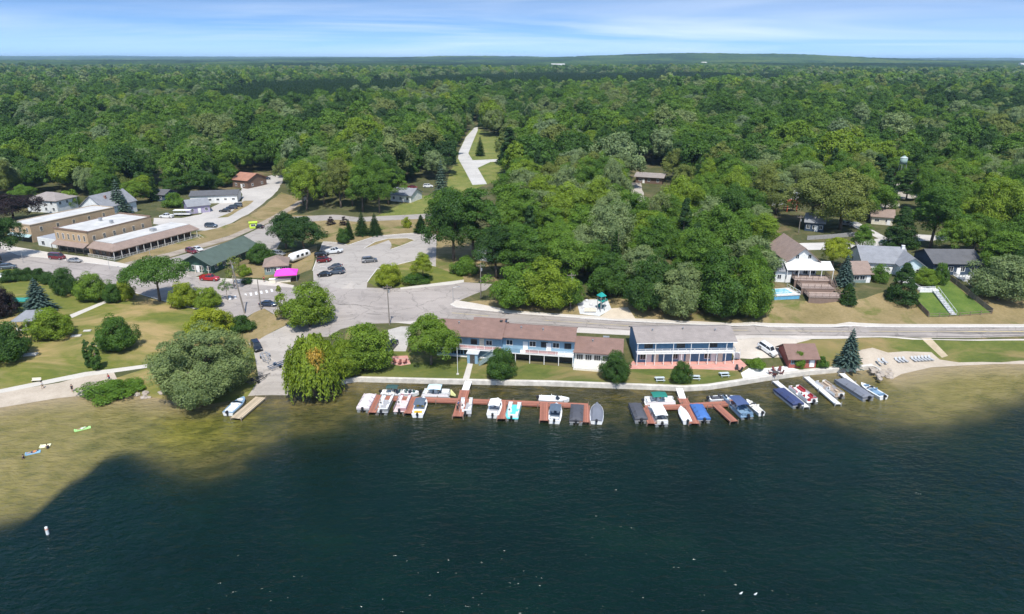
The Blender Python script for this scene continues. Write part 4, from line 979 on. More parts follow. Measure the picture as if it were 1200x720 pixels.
# ---- beyond the counted woods: canopy as one rough sheet to the horizon
rad=[2680.0]
while rad[-1]<19500: rad.append(rad[-1]*1.0065)
rad=np.array(rad); nth=760; th=np.linspace(-R(44),R(44),nth)
RR,TH=np.meshgrid(rad,th,indexing='ij')
RR2=RR*(1+RNG.uniform(-.002,.002,RR.shape)); X=(RR2*np.sin(TH+RNG.uniform(-.0004,.0004,RR.shape))).ravel();Y=(RR2*np.cos(TH)).ravel()
Z=terrain(X,Y)+9+9*RNG.random(X.size)+5*vnoise(X/90,Y/160,52)
n1=vnoise(X/260,Y/420,53);n2=vnoise(X/90,Y/120,54)
n3=vnoise(X/900,Y/1300,57); tone=np.interp(.35*n1+.2*n2+.25*n3+.2*RNG.random(X.size),[.25,.4,.5,.62,.75],[.0,.10,.24,.40,.55])
idx=np.arange(X.size).reshape(RR.shape); fc=np.stack([idx[:-1,:-1],idx[:-1,1:],idx[1:,1:],idx[1:,:-1]],-1).reshape(-1,4)
me=bpy.data.meshes.new('far_woods'); nf=len(fc)
me.vertices.add(X.size); me.vertices.foreach_set('co',np.column_stack([X,Y,Z]).astype(np.float32).ravel())
me.loops.add(nf*4); me.loops.foreach_set('vertex_index',fc[:,::-1].astype(np.int32).ravel()); me.polygons.add(nf)
me.polygons.foreach_set('loop_start',np.arange(0,nf*4,4,dtype=np.int32)); me.polygons.foreach_set('loop_total',np.full(nf,4,np.int32))
at=me.attributes.new('hue','FLOAT','POINT'); at.data.foreach_set('value',tone.astype(np.float32))
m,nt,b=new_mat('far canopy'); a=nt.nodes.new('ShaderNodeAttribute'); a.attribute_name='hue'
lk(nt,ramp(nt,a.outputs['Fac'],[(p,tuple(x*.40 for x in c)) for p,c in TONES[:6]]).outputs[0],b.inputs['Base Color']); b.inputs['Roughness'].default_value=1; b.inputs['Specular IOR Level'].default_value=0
me.materials.append(m); me.update(); me.validate()
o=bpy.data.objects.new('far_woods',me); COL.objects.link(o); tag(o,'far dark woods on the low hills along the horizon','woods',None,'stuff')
# ---- air
hz=MB().box(-23000,23000,-500,22500,-4,150).build('haze',bpy.data.materials.new('thin summer haze')); hz['kind']='stuff'
hm=hz.data.materials[0]; hm.use_nodes=True; nt=hm.node_tree; nt.nodes.clear(); out=nt.nodes.new('ShaderNodeOutputMaterial'); pv=nt.nodes.new('ShaderNodeVolumePrincipled')
pv.inputs['Color'].default_value=(.50,.74,1,1); pv.inputs['Density'].default_value=5.5e-5; pv.inputs['Anisotropy'].default_value=0.0
lk(nt,pv.outputs[0],out.inputs['Volume'])
# ------------------------------------------------------------------ buildings
GLASS=paint_mat('dark window glass',(.025,.032,.04),.08,0,0)
WHITE=plain('white trim paint',(.78,.77,.75),.6,var=.05)
CREAM=plain('cream trim paint',(.7,.64,.52),.7)
DARK=plain('dark trim',(.06,.055,.05),.7)
WOOD=plank_mat('weathered deck boards',(.33,.25,.18))
WOODRED=plank_mat('red stained dock boards',(.33,.13,.085),.16)
STEEL=plain('galvanised steel',(.45,.46,.47),.45,.6)
BLACKP=plain('black plastic',(.02,.02,.022),.5)
CONC=plain('aged concrete',(.52,.49,.44),.9,var=.2,scale=.6)
_wc={}
def window_mesh(w,h,fm,mull):
    k=(round(w,2),round(h,2),fm.name,mull)
    if k not in _wc:
        m=MB(); t=.09
        m.box(-w/2-t,w/2+t,-.07,0.0,-h/2-t,-h/2); m.box(-w/2-t,w/2+t,-.07,0.0,h/2,h/2+t)
        m.box(-w/2-t,-w/2,-.07,0,-h/2,h/2); m.box(w/2,w/2+t,-.07,0,-h/2,h/2)
        for i in range(1,mull+1):
            x=-w/2+w*i/(mull+1); m.box(x-.03,x+.03,-.06,0,-h/2,h/2)
        g=MB(); g.box(-w/2,w/2,-.03,.0,-h/2,h/2)
        _wc[k]=(m.mesh('window',fm),g.mesh('pane',GLASS))
    return _wc[k]
def window(par,side,a,z,w=1.0,h=1.2,off=0.0,W_=0,D_=0,fm=None,mull=1,name='window'):
    fmesh,gmesh=window_mesh(w,h,fm or WHITE,mull)
    loc,rz={'f':((a,off-.004,z),0),'b':((a,D_+.004,z),PI),'l':((-.004,a,z),-PI/2),'r':((W_+.004,a,z),PI/2)}[side]
    o=put(name,fmesh,par,loc,rz); put('pane',gmesh,o); return o
_dc={}
def door(par,side,a,z0,w=.95,h=2.05,off=0,W_=0,D_=0,mat=None):
    mat=mat or WHITE; k=(w,h,mat.name)
    if k not in _dc:
        m=MB(); m.box(-w/2-.08,w/2+.08,-.05,0,0,h+.08); m.box(-w/2+.02,w/2-.02,-.08,-.05,.05,h-.03)
        hm=MB(); hm.box(w/2-.15,w/2-.1,-.14,-.08,.95,1.1); _dc[k]=(m.mesh('door',mat),hm.mesh('handle',STEEL))
    loc,rz={'f':((a,off-.004,z0),0),'b':((a,D_+.004,z0),PI),'l':((-.004,a,z0),-PI/2),'r':((W_+.004,a,z0),PI/2)}[side]
    o=put('door',_dc[k][0],par,loc,rz); put('handle',_dc[k][1],o); return o
def site(A,B,z=None,zA=None):
    a=P(*A) if zA is None else W(*A,zA); b=P(*B) if zA is None else W(*B,zA)
    z=min(a.z,b.z) if z is None else z
    return Vector((a.x,a.y,z)),heading(a,b),math.hypot(b.x-a.x,b.y-a.y)
def away(A,B,C,z=None):
    """distance of ground point C behind the line AB"""
    a,b,c=(P(*q) if z is None else W(*q,z) for q in (A,B,C)); d=(b-a); d.z=0; d.normalize(); e=c-a
    return abs(-d.y*e.x+d.x*e.y)
def gable(par,w,D,h,rise,wm,rm,ridge='x',ov=.5,z0=-1.5,ovf=None,yr=.5,x0=0.0,y0=0.0,name=('wall','roof'),th=.18):
    ovf=ov if ovf is None else ovf
    m=MB()
    if ridge=='x':
        yr_=D*yr; pr=[(0,z0),(D,z0),(D,h),(yr_,h+rise),(0,h)]
        m.loft([[(x,y,z) for y,z in pr] for x in (0,w)])
        s1=rise/yr_; s2=rise/(D-yr_); up=.03
        pf=[(-ovf,h-s1*ovf+up),(yr_,h+rise+up),(D+ov,h-s2*ov+up),(D+ov,h-s2*ov+th+up),(yr_,h+rise+th*1.1+up),(-ovf,h-s1*ovf+th+up)]
        r=MB().loft([[(x,y,z) for y,z in pf] for x in (-ov,w+ov)])
    else:
        xr=w*yr; pr=[(0,z0),(w,z0),(w,h),(xr,h+rise),(0,h)]
        m.loft([[(x,y,z) for x,z in pr] for y in (0,D)])
        s1=rise/xr; s2=rise/(w-xr); up=.03
        pf=[(-ov,h-s1*ov+up),(xr,h+rise+up),(w+ov,h-s2*ov+up),(w+ov,h-s2*ov+th+up),(xr,h+rise+th*1.1+up),(-ov,h-s1*ov+th+up)]
        r=MB().loft([[(x,y,z) for x,z in pf] for y in (-ovf,D+ov)])
    for q in (m,r): q.v=[(x+x0,y+y0,z) for x,y,z in q.v]
    a=m.build(name[0],wm,par); b=r.build(name[1],rm,par); return a,b
def hip(par,w,D,h,rise,wm,rm,ov=.5,z0=-1.5,name=('wall','roof')):
    a=MB().box(0,w,0,D,z0,h).build(name[0],wm,par); k=min(w,D)/2+ov
    base=[(-ov,-ov,h),(w+ov,-ov,h),(w+ov,D+ov,h),(-ov,D+ov,h)]
    r=[(k-ov,D/2,h+rise),(w-k+ov,D/2,h+rise)] if w>=D else [(w/2,k-ov,h+rise),(w/2,D-k+ov,h+rise)]
    m=MB(); lo=[(x,y,z-.2+.03) for x,y,z in base]; hi=[(x,y,z+.03) for x,y,z in base]
    if w>=D: m.add(lo+hi+r,[(3,2,1,0),(0,1,5,4),(1,2,6,5),(2,3,7,6),(3,0,4,7),(4,5,9,8),(5,6,9),(6,7,8,9),(7,4,8)])
    else: m.add(lo+hi+r,[(3,2,1,0),(0,1,5,4),(1,2,6,5),(2,3,7,6),(3,0,4,7),(4,5,8),(5,6,9,8),(6,7,9),(7,4,8,9)])
    b=m.build(name[1],rm,par); return a,b
def chimney(par,x,y,z,h,mat,s=.7):
    m=MB(); m.cbox(x,y,z+h/2,s,s,h); m.cbox(x,y,z+h+.06,s+.16,s+.16,.12); return m.build('chimney',mat,par)
def railing(par,pts,h=1.0,mat=None,name='railing',step=1.2,pick=.14,rails=2,w=.06):
    m=MB()
    for a,b in zip(pts,pts[1:]):
        a=Vector(a);b=Vector(b); L=(b-a).length; n=max(1,int(L/step))
        up=Vector((0,0,1))
        for k in range(n+1): q=a.lerp(b,k/n); m.bar(q,q+up*h,w*1.4)
        for k in range(rails): zz_=h*(1-k*.75/max(1,rails-1)) if rails>1 else h; m.bar(a+up*zz_,b+up*zz_,w*1.3,w)
        if pick:
            n=int(L/pick)
            for k in range(1,n): q=a.lerp(b,k/n); m.bar(q+up*.1,q+up*h,w*.55)
    return m.build(name,mat or WHITE,par)
def stairs(par,p0,p1,w,mat,name='stairs',rail=True):
    p0=Vector(p0);p1=Vector(p1); n=max(2,int(abs(p1.z-p0.z)/.19)); d=(p1-p0); hd=Vector((d.x,d.y,0)).normalized(); s=Vector((-hd.y,hd.x,0))*w/2
    m=MB()
    for k in range(n):
        q=p0.lerp(p1,(k+.5)/n); a=math.atan2(hd.y,hd.x); 
        b=MB(); b.cbox(0,0,0,(Vector((d.x,d.y,0)).length/n)*1.15,w,.07); ca,sa=math.cos(a),math.sin(a)
        m.add([(q.x+x*ca-y*sa,q.y+x*sa+y*ca,q.z+z) for x,y,z in b.v],b.f)
    for sg in(1,-1):
        m.bar(p0+s*sg-Vector((0,0,.1)),p1+s*sg-Vector((0,0,.1)),.08,.28)
        if rail:
            u=Vector((0,0,.95)); m.bar(p0+s*sg+u,p1+s*sg+u,.08)
            for k in range(0,n+1,3): q=p0.lerp(p1,k/n)+s*sg; m.bar(q,q+u,.07)
    return m.build(name,mat,par)

BLUE=siding_mat('blue clapboard',(.09,.20,.33)); PBLUE=siding_mat('pale blue clapboard',(.22,.36,.47))
WSID=siding_mat('white siding',(.72,.72,.70)); CSID=siding_mat('cream siding',(.68,.62,.5)); GSID=siding_mat('dark green siding',(.035,.09,.065)); RSID=siding_mat('barn red siding',(.33,.09,.07))
DSID=siding_mat('dark blue siding',(.035,.06,.10)); GRSID=siding_mat('gray green siding',(.2,.26,.25)); BSID=siding_mat('brown siding',(.16,.10,.07))
RBROWN=roof_mat('brown shingle',(.205,.125,.10)); RGRAYB=roof_mat('gray brown shingle',(.27,.235,.215)); RGRAY=roof_mat('gray shingle',(.23,.235,.25)); RGREEN=roof_mat('green shingle',(.075,.105,.085)); RDARK=roof_mat('charcoal shingle',(.10,.10,.105)); RRUST=roof_mat('rust shingle',(.33,.16,.105)); RTAUP=roof_mat('taupe shingle',(.26,.19,.155))
MEMB=plain('white roof membrane',(.50,.485,.46),.7,var=.18,scale=.25)
BRICKY=brick_mat('yellow brick',(.44,.30,.17),(.52,.37,.22))
PINK=plain('faded pink deck paint',(.52,.26,.25),.8)

# --- blue two-storey motel, right
A,rz,w_=site((745,424.6),(857.5,422.9),1.5,1.5)
t=thing('motel_building','blue two-storey motel with white balcony and grayish brown roof behind the lawn','motel',A,rz)
D=7.4; W_=w_
gable(t,W_,D,5.75,1.2,BLUE,RGRAYB,'x',.35,-.6,ovf=1.55)
nb=6; bay=W_/nb
MB().box(-.1,W_+.1,-1.6,-.01,2.62,2.85).build('balcony_deck',WHITE,t)
railing(t,[(-.05,-1.52,2.85),(W_+.05,-1.52,2.85)],.95,WHITE,'balcony_railing',bay/2,0,3,.06)
railing(t,[(W_+.05,-1.52,2.85),(W_+.05,-.1,2.85)],.95,WHITE,'balcony_railing',.7,0,3)
pm=MB().bar((0,0,0),(0,0,2.62),.13).mesh('post',WHITE); pm2=MB().bar((0,0,0),(0,0,2.35),.11).mesh('post',WHITE)
for i in range(2*nb-1+1):
    x=i*W_/(2*nb-1); put('post',pm,t,(min(x,W_-.05)+.0,-1.5,-.05))
    if i%2==0: put('post',pm2,t,(min(x,W_-.05),-1.49,2.85))
for fl,z in ((0,1.25),(1,4.15)):
    for i in range(3):
        x=W_*(i+.5)/3
        if fl==0:
            door(t,'f',x-.6,.05); door(t,'f',x+1.0,.05,mat=CREAM); window(t,'f',x-2.0,1.35,1.2,1.2,fm=WHITE)
        else:
            window(t,'f',x-.9,z,1.7,1.25,fm=DARK); door(t,'f',x+1.1,2.87,mat=BLUE)
for x in (2,8,14,18): window(t,'b',x,3.9,1.3,1.0,0,W_,D)
stairs(t,(W_+1.6,.6,0),(W_+.6,-1.2,2.75),1.1,WHITE)
vm=MB(); vm.tube((0,0,0),(0,0,.55),.14,n=8); vm.tube((0,0,.55),(0,0,.65),.22,n=8); VENT=vm.mesh('roof_vent',STEEL)
for x,y in ((W_*.18,2.2),(W_*.5,2.6),(W_*.83,2.0)): put('roof_vent',VENT,t,(x,y,5.75+1.2*y/3.7+.1))
m=MB(); m.bar((-.3,-1.62,5.28),(W_+.3,-1.62,5.28),.12,.14); m.build('gutter',WHITE,t)
# --- long motel, three joined wings
A,rz,w_=site((529,417.5),(672.5,427.2),1.35,1.35)
t=thing('long_motel','long pale blue motel with brown roofs, pink balconies and white porch','motel',A,rz)
W_=w_; xa=W_*.0; 
# wing frames (x in metres along the front)
def wing(x0,x1,y0,D,h,rise,wm,rm,ovf,z0=-.5):
    return gable(t,x1-x0,D,h,rise,wm,rm,'x',.3,z0,ovf,x0=x0,y0=y0)
xB=W_*.425
wing(-3.2,xB-.02,.0,7.6,6.05,1.35,PBLUE,RBROWN,1.5)
wing(xB-7.2,xB-.35,1.2,7.6,6.45,1.4,PBLUE,RBROWN,.3,3.5)
wing(xB+.02,W_,.6,6.6,6.0,1.15,PBLUE,RBROWN,1.2)
wc=W_+10.6
wing(W_+.1,wc,1.1,6.2,3.3,1.75,WSID,RBROWN,1.0)
MB().box(-3.2,xB,-1.5,-.02,2.45,2.68).build('balcony_deck',WHITE,t)
MB().box(xB,W_,-1.25,.58,2.2,2.42).build('balcony_deck',WHITE,t)
MB().box(-3.15,xB-.02,-1.45,-1.38,2.75,3.55).build('balcony_panel',PINK,t)
railing(t,[(-3.2,-1.48,2.68),(xB,-1.48,2.68)],1.0,WHITE,'balcony_railing',1.8,.3)
railing(t,[(xB+4.5,-1.2,2.42),(W_,-1.2,2.42)],1.0,WHITE,'balcony_railing',1.8,.2)
MB().box(xB+5.5,W_-3.5,-1.12,-1.07,2.5,3.3).build('balcony_panel',PINK,t)
MB().box(xB+.05,xB+4.3,-1.22,-1.1,2.42,3.55).build('balcony_screen',PBLUE,t)
for i in range(6):
    x=xB+(W_-xB)*i/5; put('post',MB().bar((0,0,0),(0,0,2.2),.14).mesh('post',WHITE) if i==0 else bpy.data.meshes['post.002'],t,(min(x,W_-.1),-1.15,-.1))
MB().box(xB+.3,W_-.3,.5,.57,.15,2.1).build('lower_glazing',GLASS,t)
for i in range(4):
    x=-2+i*(xB+2)/4
    window(t,'f',x+.5,3.95,1.3,1.1,fm=WHITE if i!=2 else DARK); door(t,'f',x+2.3,2.7,mat=PBLUE if i%2 else CREAM)
for i in range(5): window(t,'f',-2.4+i*1.55,1.35,1.25,1.3,fm=PBLUE)
for i in range(6):
    x=xB+1.6+i*(W_-xB-2.5)/5.2
    if i!=1: window(t,'f',x,4.1,1.35,1.15,.6,fm=DARK if i%2 else WHITE)
    if i in(1,3): door(t,'f',x+1.0,2.45,off=.6)
for i in range(5): window(t,'f',W_+1.3+i*1.95,1.5,1.35,1.25,1.1,fm=WHITE,mull=2)
MB().box(W_+.15,wc,-2.6,1.05,-.9,.12).build('porch_deck',CREAM,t)
railing(t,[(W_+.2,1.0,.12),(W_+.2,-2.55,.12),(wc,-2.55,.12),(wc,.9,.12)],1.0,WHITE,'porch_railing',1.7,.16)
MB().box(-3.2,9.5,-.6,-.02,-.4,.45).build('base_wall',WHITE,t)
stairs(t,(7.2,-3.4,0),(11.2,-1.75,2.5),1.3,GRSID)
m=MB(); m.box(4.6,7.0,-3.3,-1.6,-.3,2.3); m.build('entry_porch',PBLUE,t)
m=MB(); m.box(4.4,7.2,-3.5,-1.4,2.3,2.45); m.build('porch_roof',plain('pale gray board',(.5,.53,.56)),t)
door(t,'f',5.8,.0,off=-3.3,mat=DARK)
chimney(t,xB-.9,4.0,7.2,.7,DARK,.5)
for x,y,z in ((1.5,2.5,7.0),(xB+4,2.6,6.75),(xB+9,2.4,6.7),(W_+4,3.0,4.45)): put('roof_vent',VENT,t,(x,y,z))
m=MB(); m.box(W_+6.2,W_+7.6,4.6,5.4,4.4,5.25); m.build('roof_unit',STEEL,t)
# --- furniture on the porch and balcony come later
# --- brick shops
zb=3.7
A,rz,w_=site((15,282),(40,285.4),zb)
t=thing('brick_shop','yellow brick two-storey shop with plain white roof at the far left','shop',A,rz)
D=min(34,away((15,282),(40,285.4),(98,255.5))); W_=w_
MB().box(0,W_,0,D,-1,6.6).build('wall',BRICKY,t); MB().box(.35,W_-.35,.35,D-.35,6.55,6.62).build('roof',MEMB,t)
m=MB(); m.box(-.12,W_+.12,-.12,.3,6.6,6.9); m.box(-.1,.3,.3,D,6.6,6.85); m.box(W_-.3,W_+.1,.3,D,6.6,6.85); m.box(-.1,W_+.1,D-.3,D+.1,6.6,6.85); m.build('cornice',plain('tan cornice',(.42,.33,.23)),t)
for i in range(3): window(t,'f',W_*(i+.5)/3,4.8,.8,1.6,fm=CREAM)
for i in range(5): window(t,'r',D*(i+.6)/5.4,4.7,.85,1.5,0,W_,D,fm=CREAM)
MB().box(.5,W_-.5,-.06,-.005,.5,2.5).build('shop_glazing',GLASS,t); door(t,'f',W_*.5,0,1.1,2.2,-.07,mat=DARK)
MB().add([(0,-.02,3.3),(W_,-.02,3.3),(W_,-1.3,2.6),(0,-1.3,2.6),(0,-.02,3.15),(W_,-.02,3.15),(W_,-1.3,2.5),(0,-1.3,2.5)],[(0,1,2,3),(7,6,5,4),(3,2,6,7),(0,3,7,4),(1,5,6,2),(0,4,5,1)]).build('awning',plain('faded teal awning',(.3,.42,.42)),t)
A,rz,w_=site((69,293.5),(107,299),zb)
t=thing('brick_shop','taller yellow brick shop with brown awning in the middle of the row','shop',A,rz)
W_=w_; D=min(38,away((64.6,264),(103,269.6),(170,251),zb+8))
MB().box(0,W_,0,D,-1,7.8).build('wall',BRICKY,t); MB().box(.35,W_-.35,.35,D-.35,7.75,7.82).build('roof',MEMB,t)
m=MB(); m.box(-.18,W_+.18,-.2,.3,7.75,8.2); m.box(-.1,.3,.3,D,7.8,8.0); m.box(W_-.3,W_+.1,.3,D,7.8,8.0); m.box(-.1,W_+.1,D-.3,D+.1,7.8,8.3); m.build('cornice',plain('brown cornice',(.2,.13,.09)),t)
for i in range(6): window(t,'f',W_*(i+.6)/6.2,5.5,.75,1.9,fm=CREAM if i not in(1,4) else WHITE)
for i in range(6): window(t,'r',D*(i+.6)/6.6,5.4,.85,1.5,0,W_,D,fm=CREAM)
MB().box(.4,W_-.4,-.06,-.005,.5,2.6).build('shop_glazing',GLASS,t); door(t,'f',W_*.45,0,1.1,2.2,-.07,mat=DARK)
MB().add([(0,-.02,3.9),(W_,-.02,3.9),(W_,-2.2,2.9),(0,-2.2,2.9),(0,-.02,3.75),(W_,-.02,3.75),(W_,-2.2,2.8),(0,-2.2,2.8)],[(0,1,2,3),(7,6,5,4),(3,2,6,7),(0,3,7,4),(1,5,6,2),(0,4,5,1)]).build('awning',RTAUP,t)
pm=MB().bar((0,0,0),(0,0,2.85),.16).mesh('awning_post',DARK)
for i in range(5): put('awning_post',pm,t,(W_*i/4*.97+.15,-2.1,-.05))
for x,y in ((W_*.3,D*.55),(W_*.75,D*.5)): chimney(t,x,y,7.8,1.0,STEEL,.9)
# low link between the two brick shops
A,rz,w_=site((46,288.5),(67,292),zb)
t=thing('link_shop','low white shop front squeezed between the two brick shops','shop',A,rz)
MB().box(0,w_,0,16,-1,3.4).build('wall',WSID,t); MB().box(.2,w_-.2,.2,15.8,3.38,3.46).build('roof',plain('gray felt roof',(.3,.31,.33)),t)
window(t,'f',w_*.3,1.6,1.5,1.4); door(t,'f',w_*.7,0)
# porch restaurant
A,rz,w_=site((110,300),(137,304.5),zb)
t=thing('porch_restaurant','low restaurant with brown mansard roof and long railed porch by the tracks','restaurant',A,rz)
W_=w_; D=away((110,300),(137,304.5),(216,275)); 
MB().box(0,W_-2.6,0,D-1,-1,3.2).build('wall',BSID,t)
zt_=3.1; m=MB(); ins=3.0
o0=[(-.6,-1.4),(W_+.9,-1.4),(W_+.9,D),(-.6,D)]; o1=[(-.3,1.4),(W_-2.4,1.4),(W_-2.4,D-1.2),(-.3,D-1.2)]
m.add([(x,y,zt_-.15) for x,y in o0]+[(x,y,zt_+.1) for x,y in o0]+[(x,y,zt_+1.7) for x,y in o1],[(3,2,1,0),(0,1,5,4),(1,2,6,5),(2,3,7,6),(3,0,4,7),(4,5,9,8),(5,6,10,9),(6,7,11,10),(7,4,8,11)]); m.build('mansard_roof',RTAUP,t)
MB().box(-.1,W_-2.6,1.6,D-1.4,zt_+1.5,zt_+1.78).build('roof',MEMB,t); MB().box(W_*.45,W_*.6,D*.55,D*.6,zt_+1.78,zt_+2.7).build('roof_unit',STEEL,t)
MB().box(W_-2.55,W_+1.1,-1.2,D-.2,-.25,.15).build('porch_deck',WOOD,t); MB().box(-.4,W_+1.1,-1.6,-.05,-.25,.14).build('porch_deck',WOOD,t)
railing(t,[(-.3,-1.5,.14),(W_+1.0,-1.5,.14),(W_+1.0,D-.3,.14)],1.05,plain('pale gray rail',(.6,.58,.55)),'porch_railing',2.2,.3)
pm=MB().bar((0,0,-2.2),(0,0,3.0),.17).mesh('porch_post',plain('pale gray rail',(.6,.58,.55)))
n=int(D/2.8)
for i in range(n+1): put('porch_post',pm,t,(W_+.75,-1.1+(D-.2)*i/n,0))
for i in range(n-1): window(t,'r',2+i*(D-4)/(n-1),1.6,1.5,1.5,0,W_-2.6,D,fm=DARK)
for i in range(2): window(t,'f',W_*(.2+.3*i),1.6,1.6,1.4,fm=DARK)
door(t,'r',D*.3,.15,1.0,2.1,0,W_-2.6,D)
stairs(t,(W_+4.5,D-1.5,-1.1),(W_+1.2,D-1.5,.1),1.6,CREAM)
# --- houses behind the shops
def house(nm_,lab_,A,B,D,h,rise,wm,rm,ridge='x',ov=.5,z=None,hipr=False,win=(),doors=(),chim=None,cat='house',fm=None,ovf=None):
    a,rz,w=site(A,B,z); t=thing(nm_,lab_,cat,a,rz)
    if hipr: hip(t,w,D,h,rise,wm,rm,ov)
    else: gable(t,w,D,h,rise,wm,rm,ridge,ov,ovf=ovf)
    for s,f,z_,ww,hh in win:
        L=w if s in'fb' else D; window(t,s,f*L,z_,ww,hh,0,w,D,fm=fm)
    for s,f in doors: door(t,s,f*(w if s in'fb' else D),0.02,W_=w,D_=D)
    if chim: chimney(t,chim[0]*w,chim[1]*D,h+rise*.5,chim[2],chim[3] if len(chim)>3 else plain('chimney brick',(.3,.16,.12)))
    return t,w
wf=lambda n,z=1.6,s='f',ww=1.0,hh=1.2:[(s,(i+.5)/n,z,ww,hh) for i in range(n)]
house('white_house','white house with gray hip roof behind the far left brick shop',(34,249),(69,251),11,5.2,2.6,WSID,RGRAYB,hipr=True,win=wf(4,1.6)+wf(3,4.2)+wf(3,4,'r'),doors=[('f',.4)])
house('gabled_house','white gabled house with gray roof behind the middle brick shop',(97,257),(125,259),17,5.0,4.4,WSID,RGRAY,'y',win=wf(2,1.6)+wf(2,4.3)+wf(3,2.2,'r'),doors=[('f',.5)],chim=(.7,.3,1.6))
house('small_shed','small white shed beside the gabled house',(127,252),(138,254),6,2.6,1.4,WSID,RGRAY,'x',win=wf(1),doors=[('f',.7)],cat='shed')
house('dark_barn','dark open shed at the back of the field',(176,236),(194,237),8,3.0,1.6,DSID,RDARK,'x',win=wf(2),cat='shed')
house('small_store','small lavender store with gray roof and green front',(222,252),(247,249),9,3.2,2.0,plain('lavender board',(.34,.3,.42)),RGRAY,'x',win=wf(3,1.5),doors=[('f',.5)],cat='store')
t,w=house('long_store','long low white building with a black roof',(224,240),(279,238),11,3.6,1.2,WSID,RDARK,'x',win=wf(6,1.7,'f',1.1,.8),doors=[('f',.8)],cat='store')
house('rust_roof_building','brown building with rust coloured roof beside the gravel yard',(273,220),(291,222),13,4.0,2.6,BSID,RRUST,'x',win=wf(2)+wf(2,1.6,'r'),doors=[('f',.6)],cat='building')
# green roofed hall
t,w=house('green_roof_hall','long dark building with a green shingle roof beside the street corner',(216,318),(250,321),0.1+away((216,318),(250,321),(290,297)),3.0,2.6,GSID,RGREEN,'y',.9,win=wf(4,1.4,'f',1.2,1.3)+wf(6,1.5,'r',1.2,1.1),doors=[('f',.5)],cat='hall',ovf=1.4)
m=MB(); 
for i in range(5): m.bar((w*(.05+.9*i/4),-1.2,0),(w*(.05+.9*i/4),-1.2,2.6),.16)
m.build('porch_post',CREAM,t)
# pink tent shack
house('taupe_cottage','low cottage with taupe hip roof beside the pink canopy',(311,323),(338,321),8.5,2.7,2.0,GRSID,RTAUP,hipr=True,win=wf(3),doors=[('f',.6)])
a=P(337,329); t=thing('pink_canopy','bright pink pop-up canopy tent beside the taupe cottage','canopy',a,R(12))
PK=plain('bright pink canvas',(.83,.06,.52),.7,var=.06)
m=MB(); s_=3.2; m.add([(-s_,-s_*.9,2.2),(s_,-s_*.9,2.2),(s_,s_*.9,2.2),(-s_,s_*.9,2.2),(-s_,-s_*.9,2.5),(s_,-s_*.9,2.5),(s_,s_*.9,2.5),(-s_,s_*.9,2.5),(-.9,0,3.7),(.9,0,3.7)],[(0,1,5,4),(1,2,6,5),(2,3,7,6),(3,0,4,7),(4,5,9,8),(5,6,9),(6,7,8,9),(7,4,8)]); m.build('canopy_cloth',PK,t)
pm=MB().bar((0,0,-.3),(0,0,2.3),.08).mesh('leg',STEEL)
for x in(-1,1):
    for y in(-1,1): put('leg',pm,t,(x*3.05,y*2.75,0))
a=P(329,331); t=thing('serving_counter','long pale serving counter in front of the pink canopy','counter',a,R(8))
MB().box(-3,3,-.5,.5,-.2,1.0).build('counter_base',CREAM,t); MB().box(-3.15,3.15,-.65,.65,1.0,1.08).build('counter_top',WHITE,t)
# white trailer
a=P(352,305); t=thing('camper_trailer','rounded white camper trailer under the dark twin trees','trailer',a,R(62))
m=MB(); prof=[(-1.15,.55),(1.15,.55),(1.25,1.2),(1.2,2.3),(.8,2.85),(0,3.0),(-.8,2.85),(-1.2,2.3),(-1.25,1.2)]
secs=[]
for x,k in ((-4.2,.62),(-3.9,.86),(-3.2,.98),(-1,1),(2.2,1),(3.2,.95),(3.8,.8),(4.1,.55)):
    secs.append([(x,y*(.6+.4*k),.55+(z-.55)*k) for y,z in prof])
m.loft(secs).build('body',paint_mat('white trailer shell',(.8,.8,.79),.35),t,True)
wm_=MB().tube((0,-.1,0),(0,.1,0),.34,n=12).mesh('wheel',BLACKP)
for x in(-.5,.4):
    for y in(-1.05,1.05): put('wheel',wm_,t,(x,y,.34))
m=MB(); m.bar((-4.1,0,.6),(-5.4,0,.55),.14); m.build('tow_bar',DARK,t)
for y,r_ in((-1.26,0),):
    for x in(-2,0,2): window(t,'f',x,1.9,.9,.6,-1.24,fm=DARK)
# --- houses up the hill road
house('white_house','white house with gray roof half hidden left of the silvery spruce',(458,236),(482,238),10,3.0,2.2,WSID,RGRAY,'x',win=wf(3),doors=[('f',.7)])
house('lavender_roof_house','house with pale lavender roof in the trees right of the hill road',(608,176),(622,177),11,3.4,3.0,WSID,roof_mat('lavender shingle',(.36,.35,.42)),'x',win=wf(2))
house('woodland_house','low house with gray flat-pitched roof alone among the woods',(745,214),(776,216),10,3.2,1.2,BSID,RGRAYB,'x',win=wf(3),doors=[('f',.3)],ov=.9)
house('white_cottage','white gabled cottage with dark roof beside the big oak',(560,305),(574,307),9,3.4,3.2,WSID,RGRAY,'y',win=wf(2)+[('f',.5,4.6,.8,1.0)],doors=[('f',.5)])
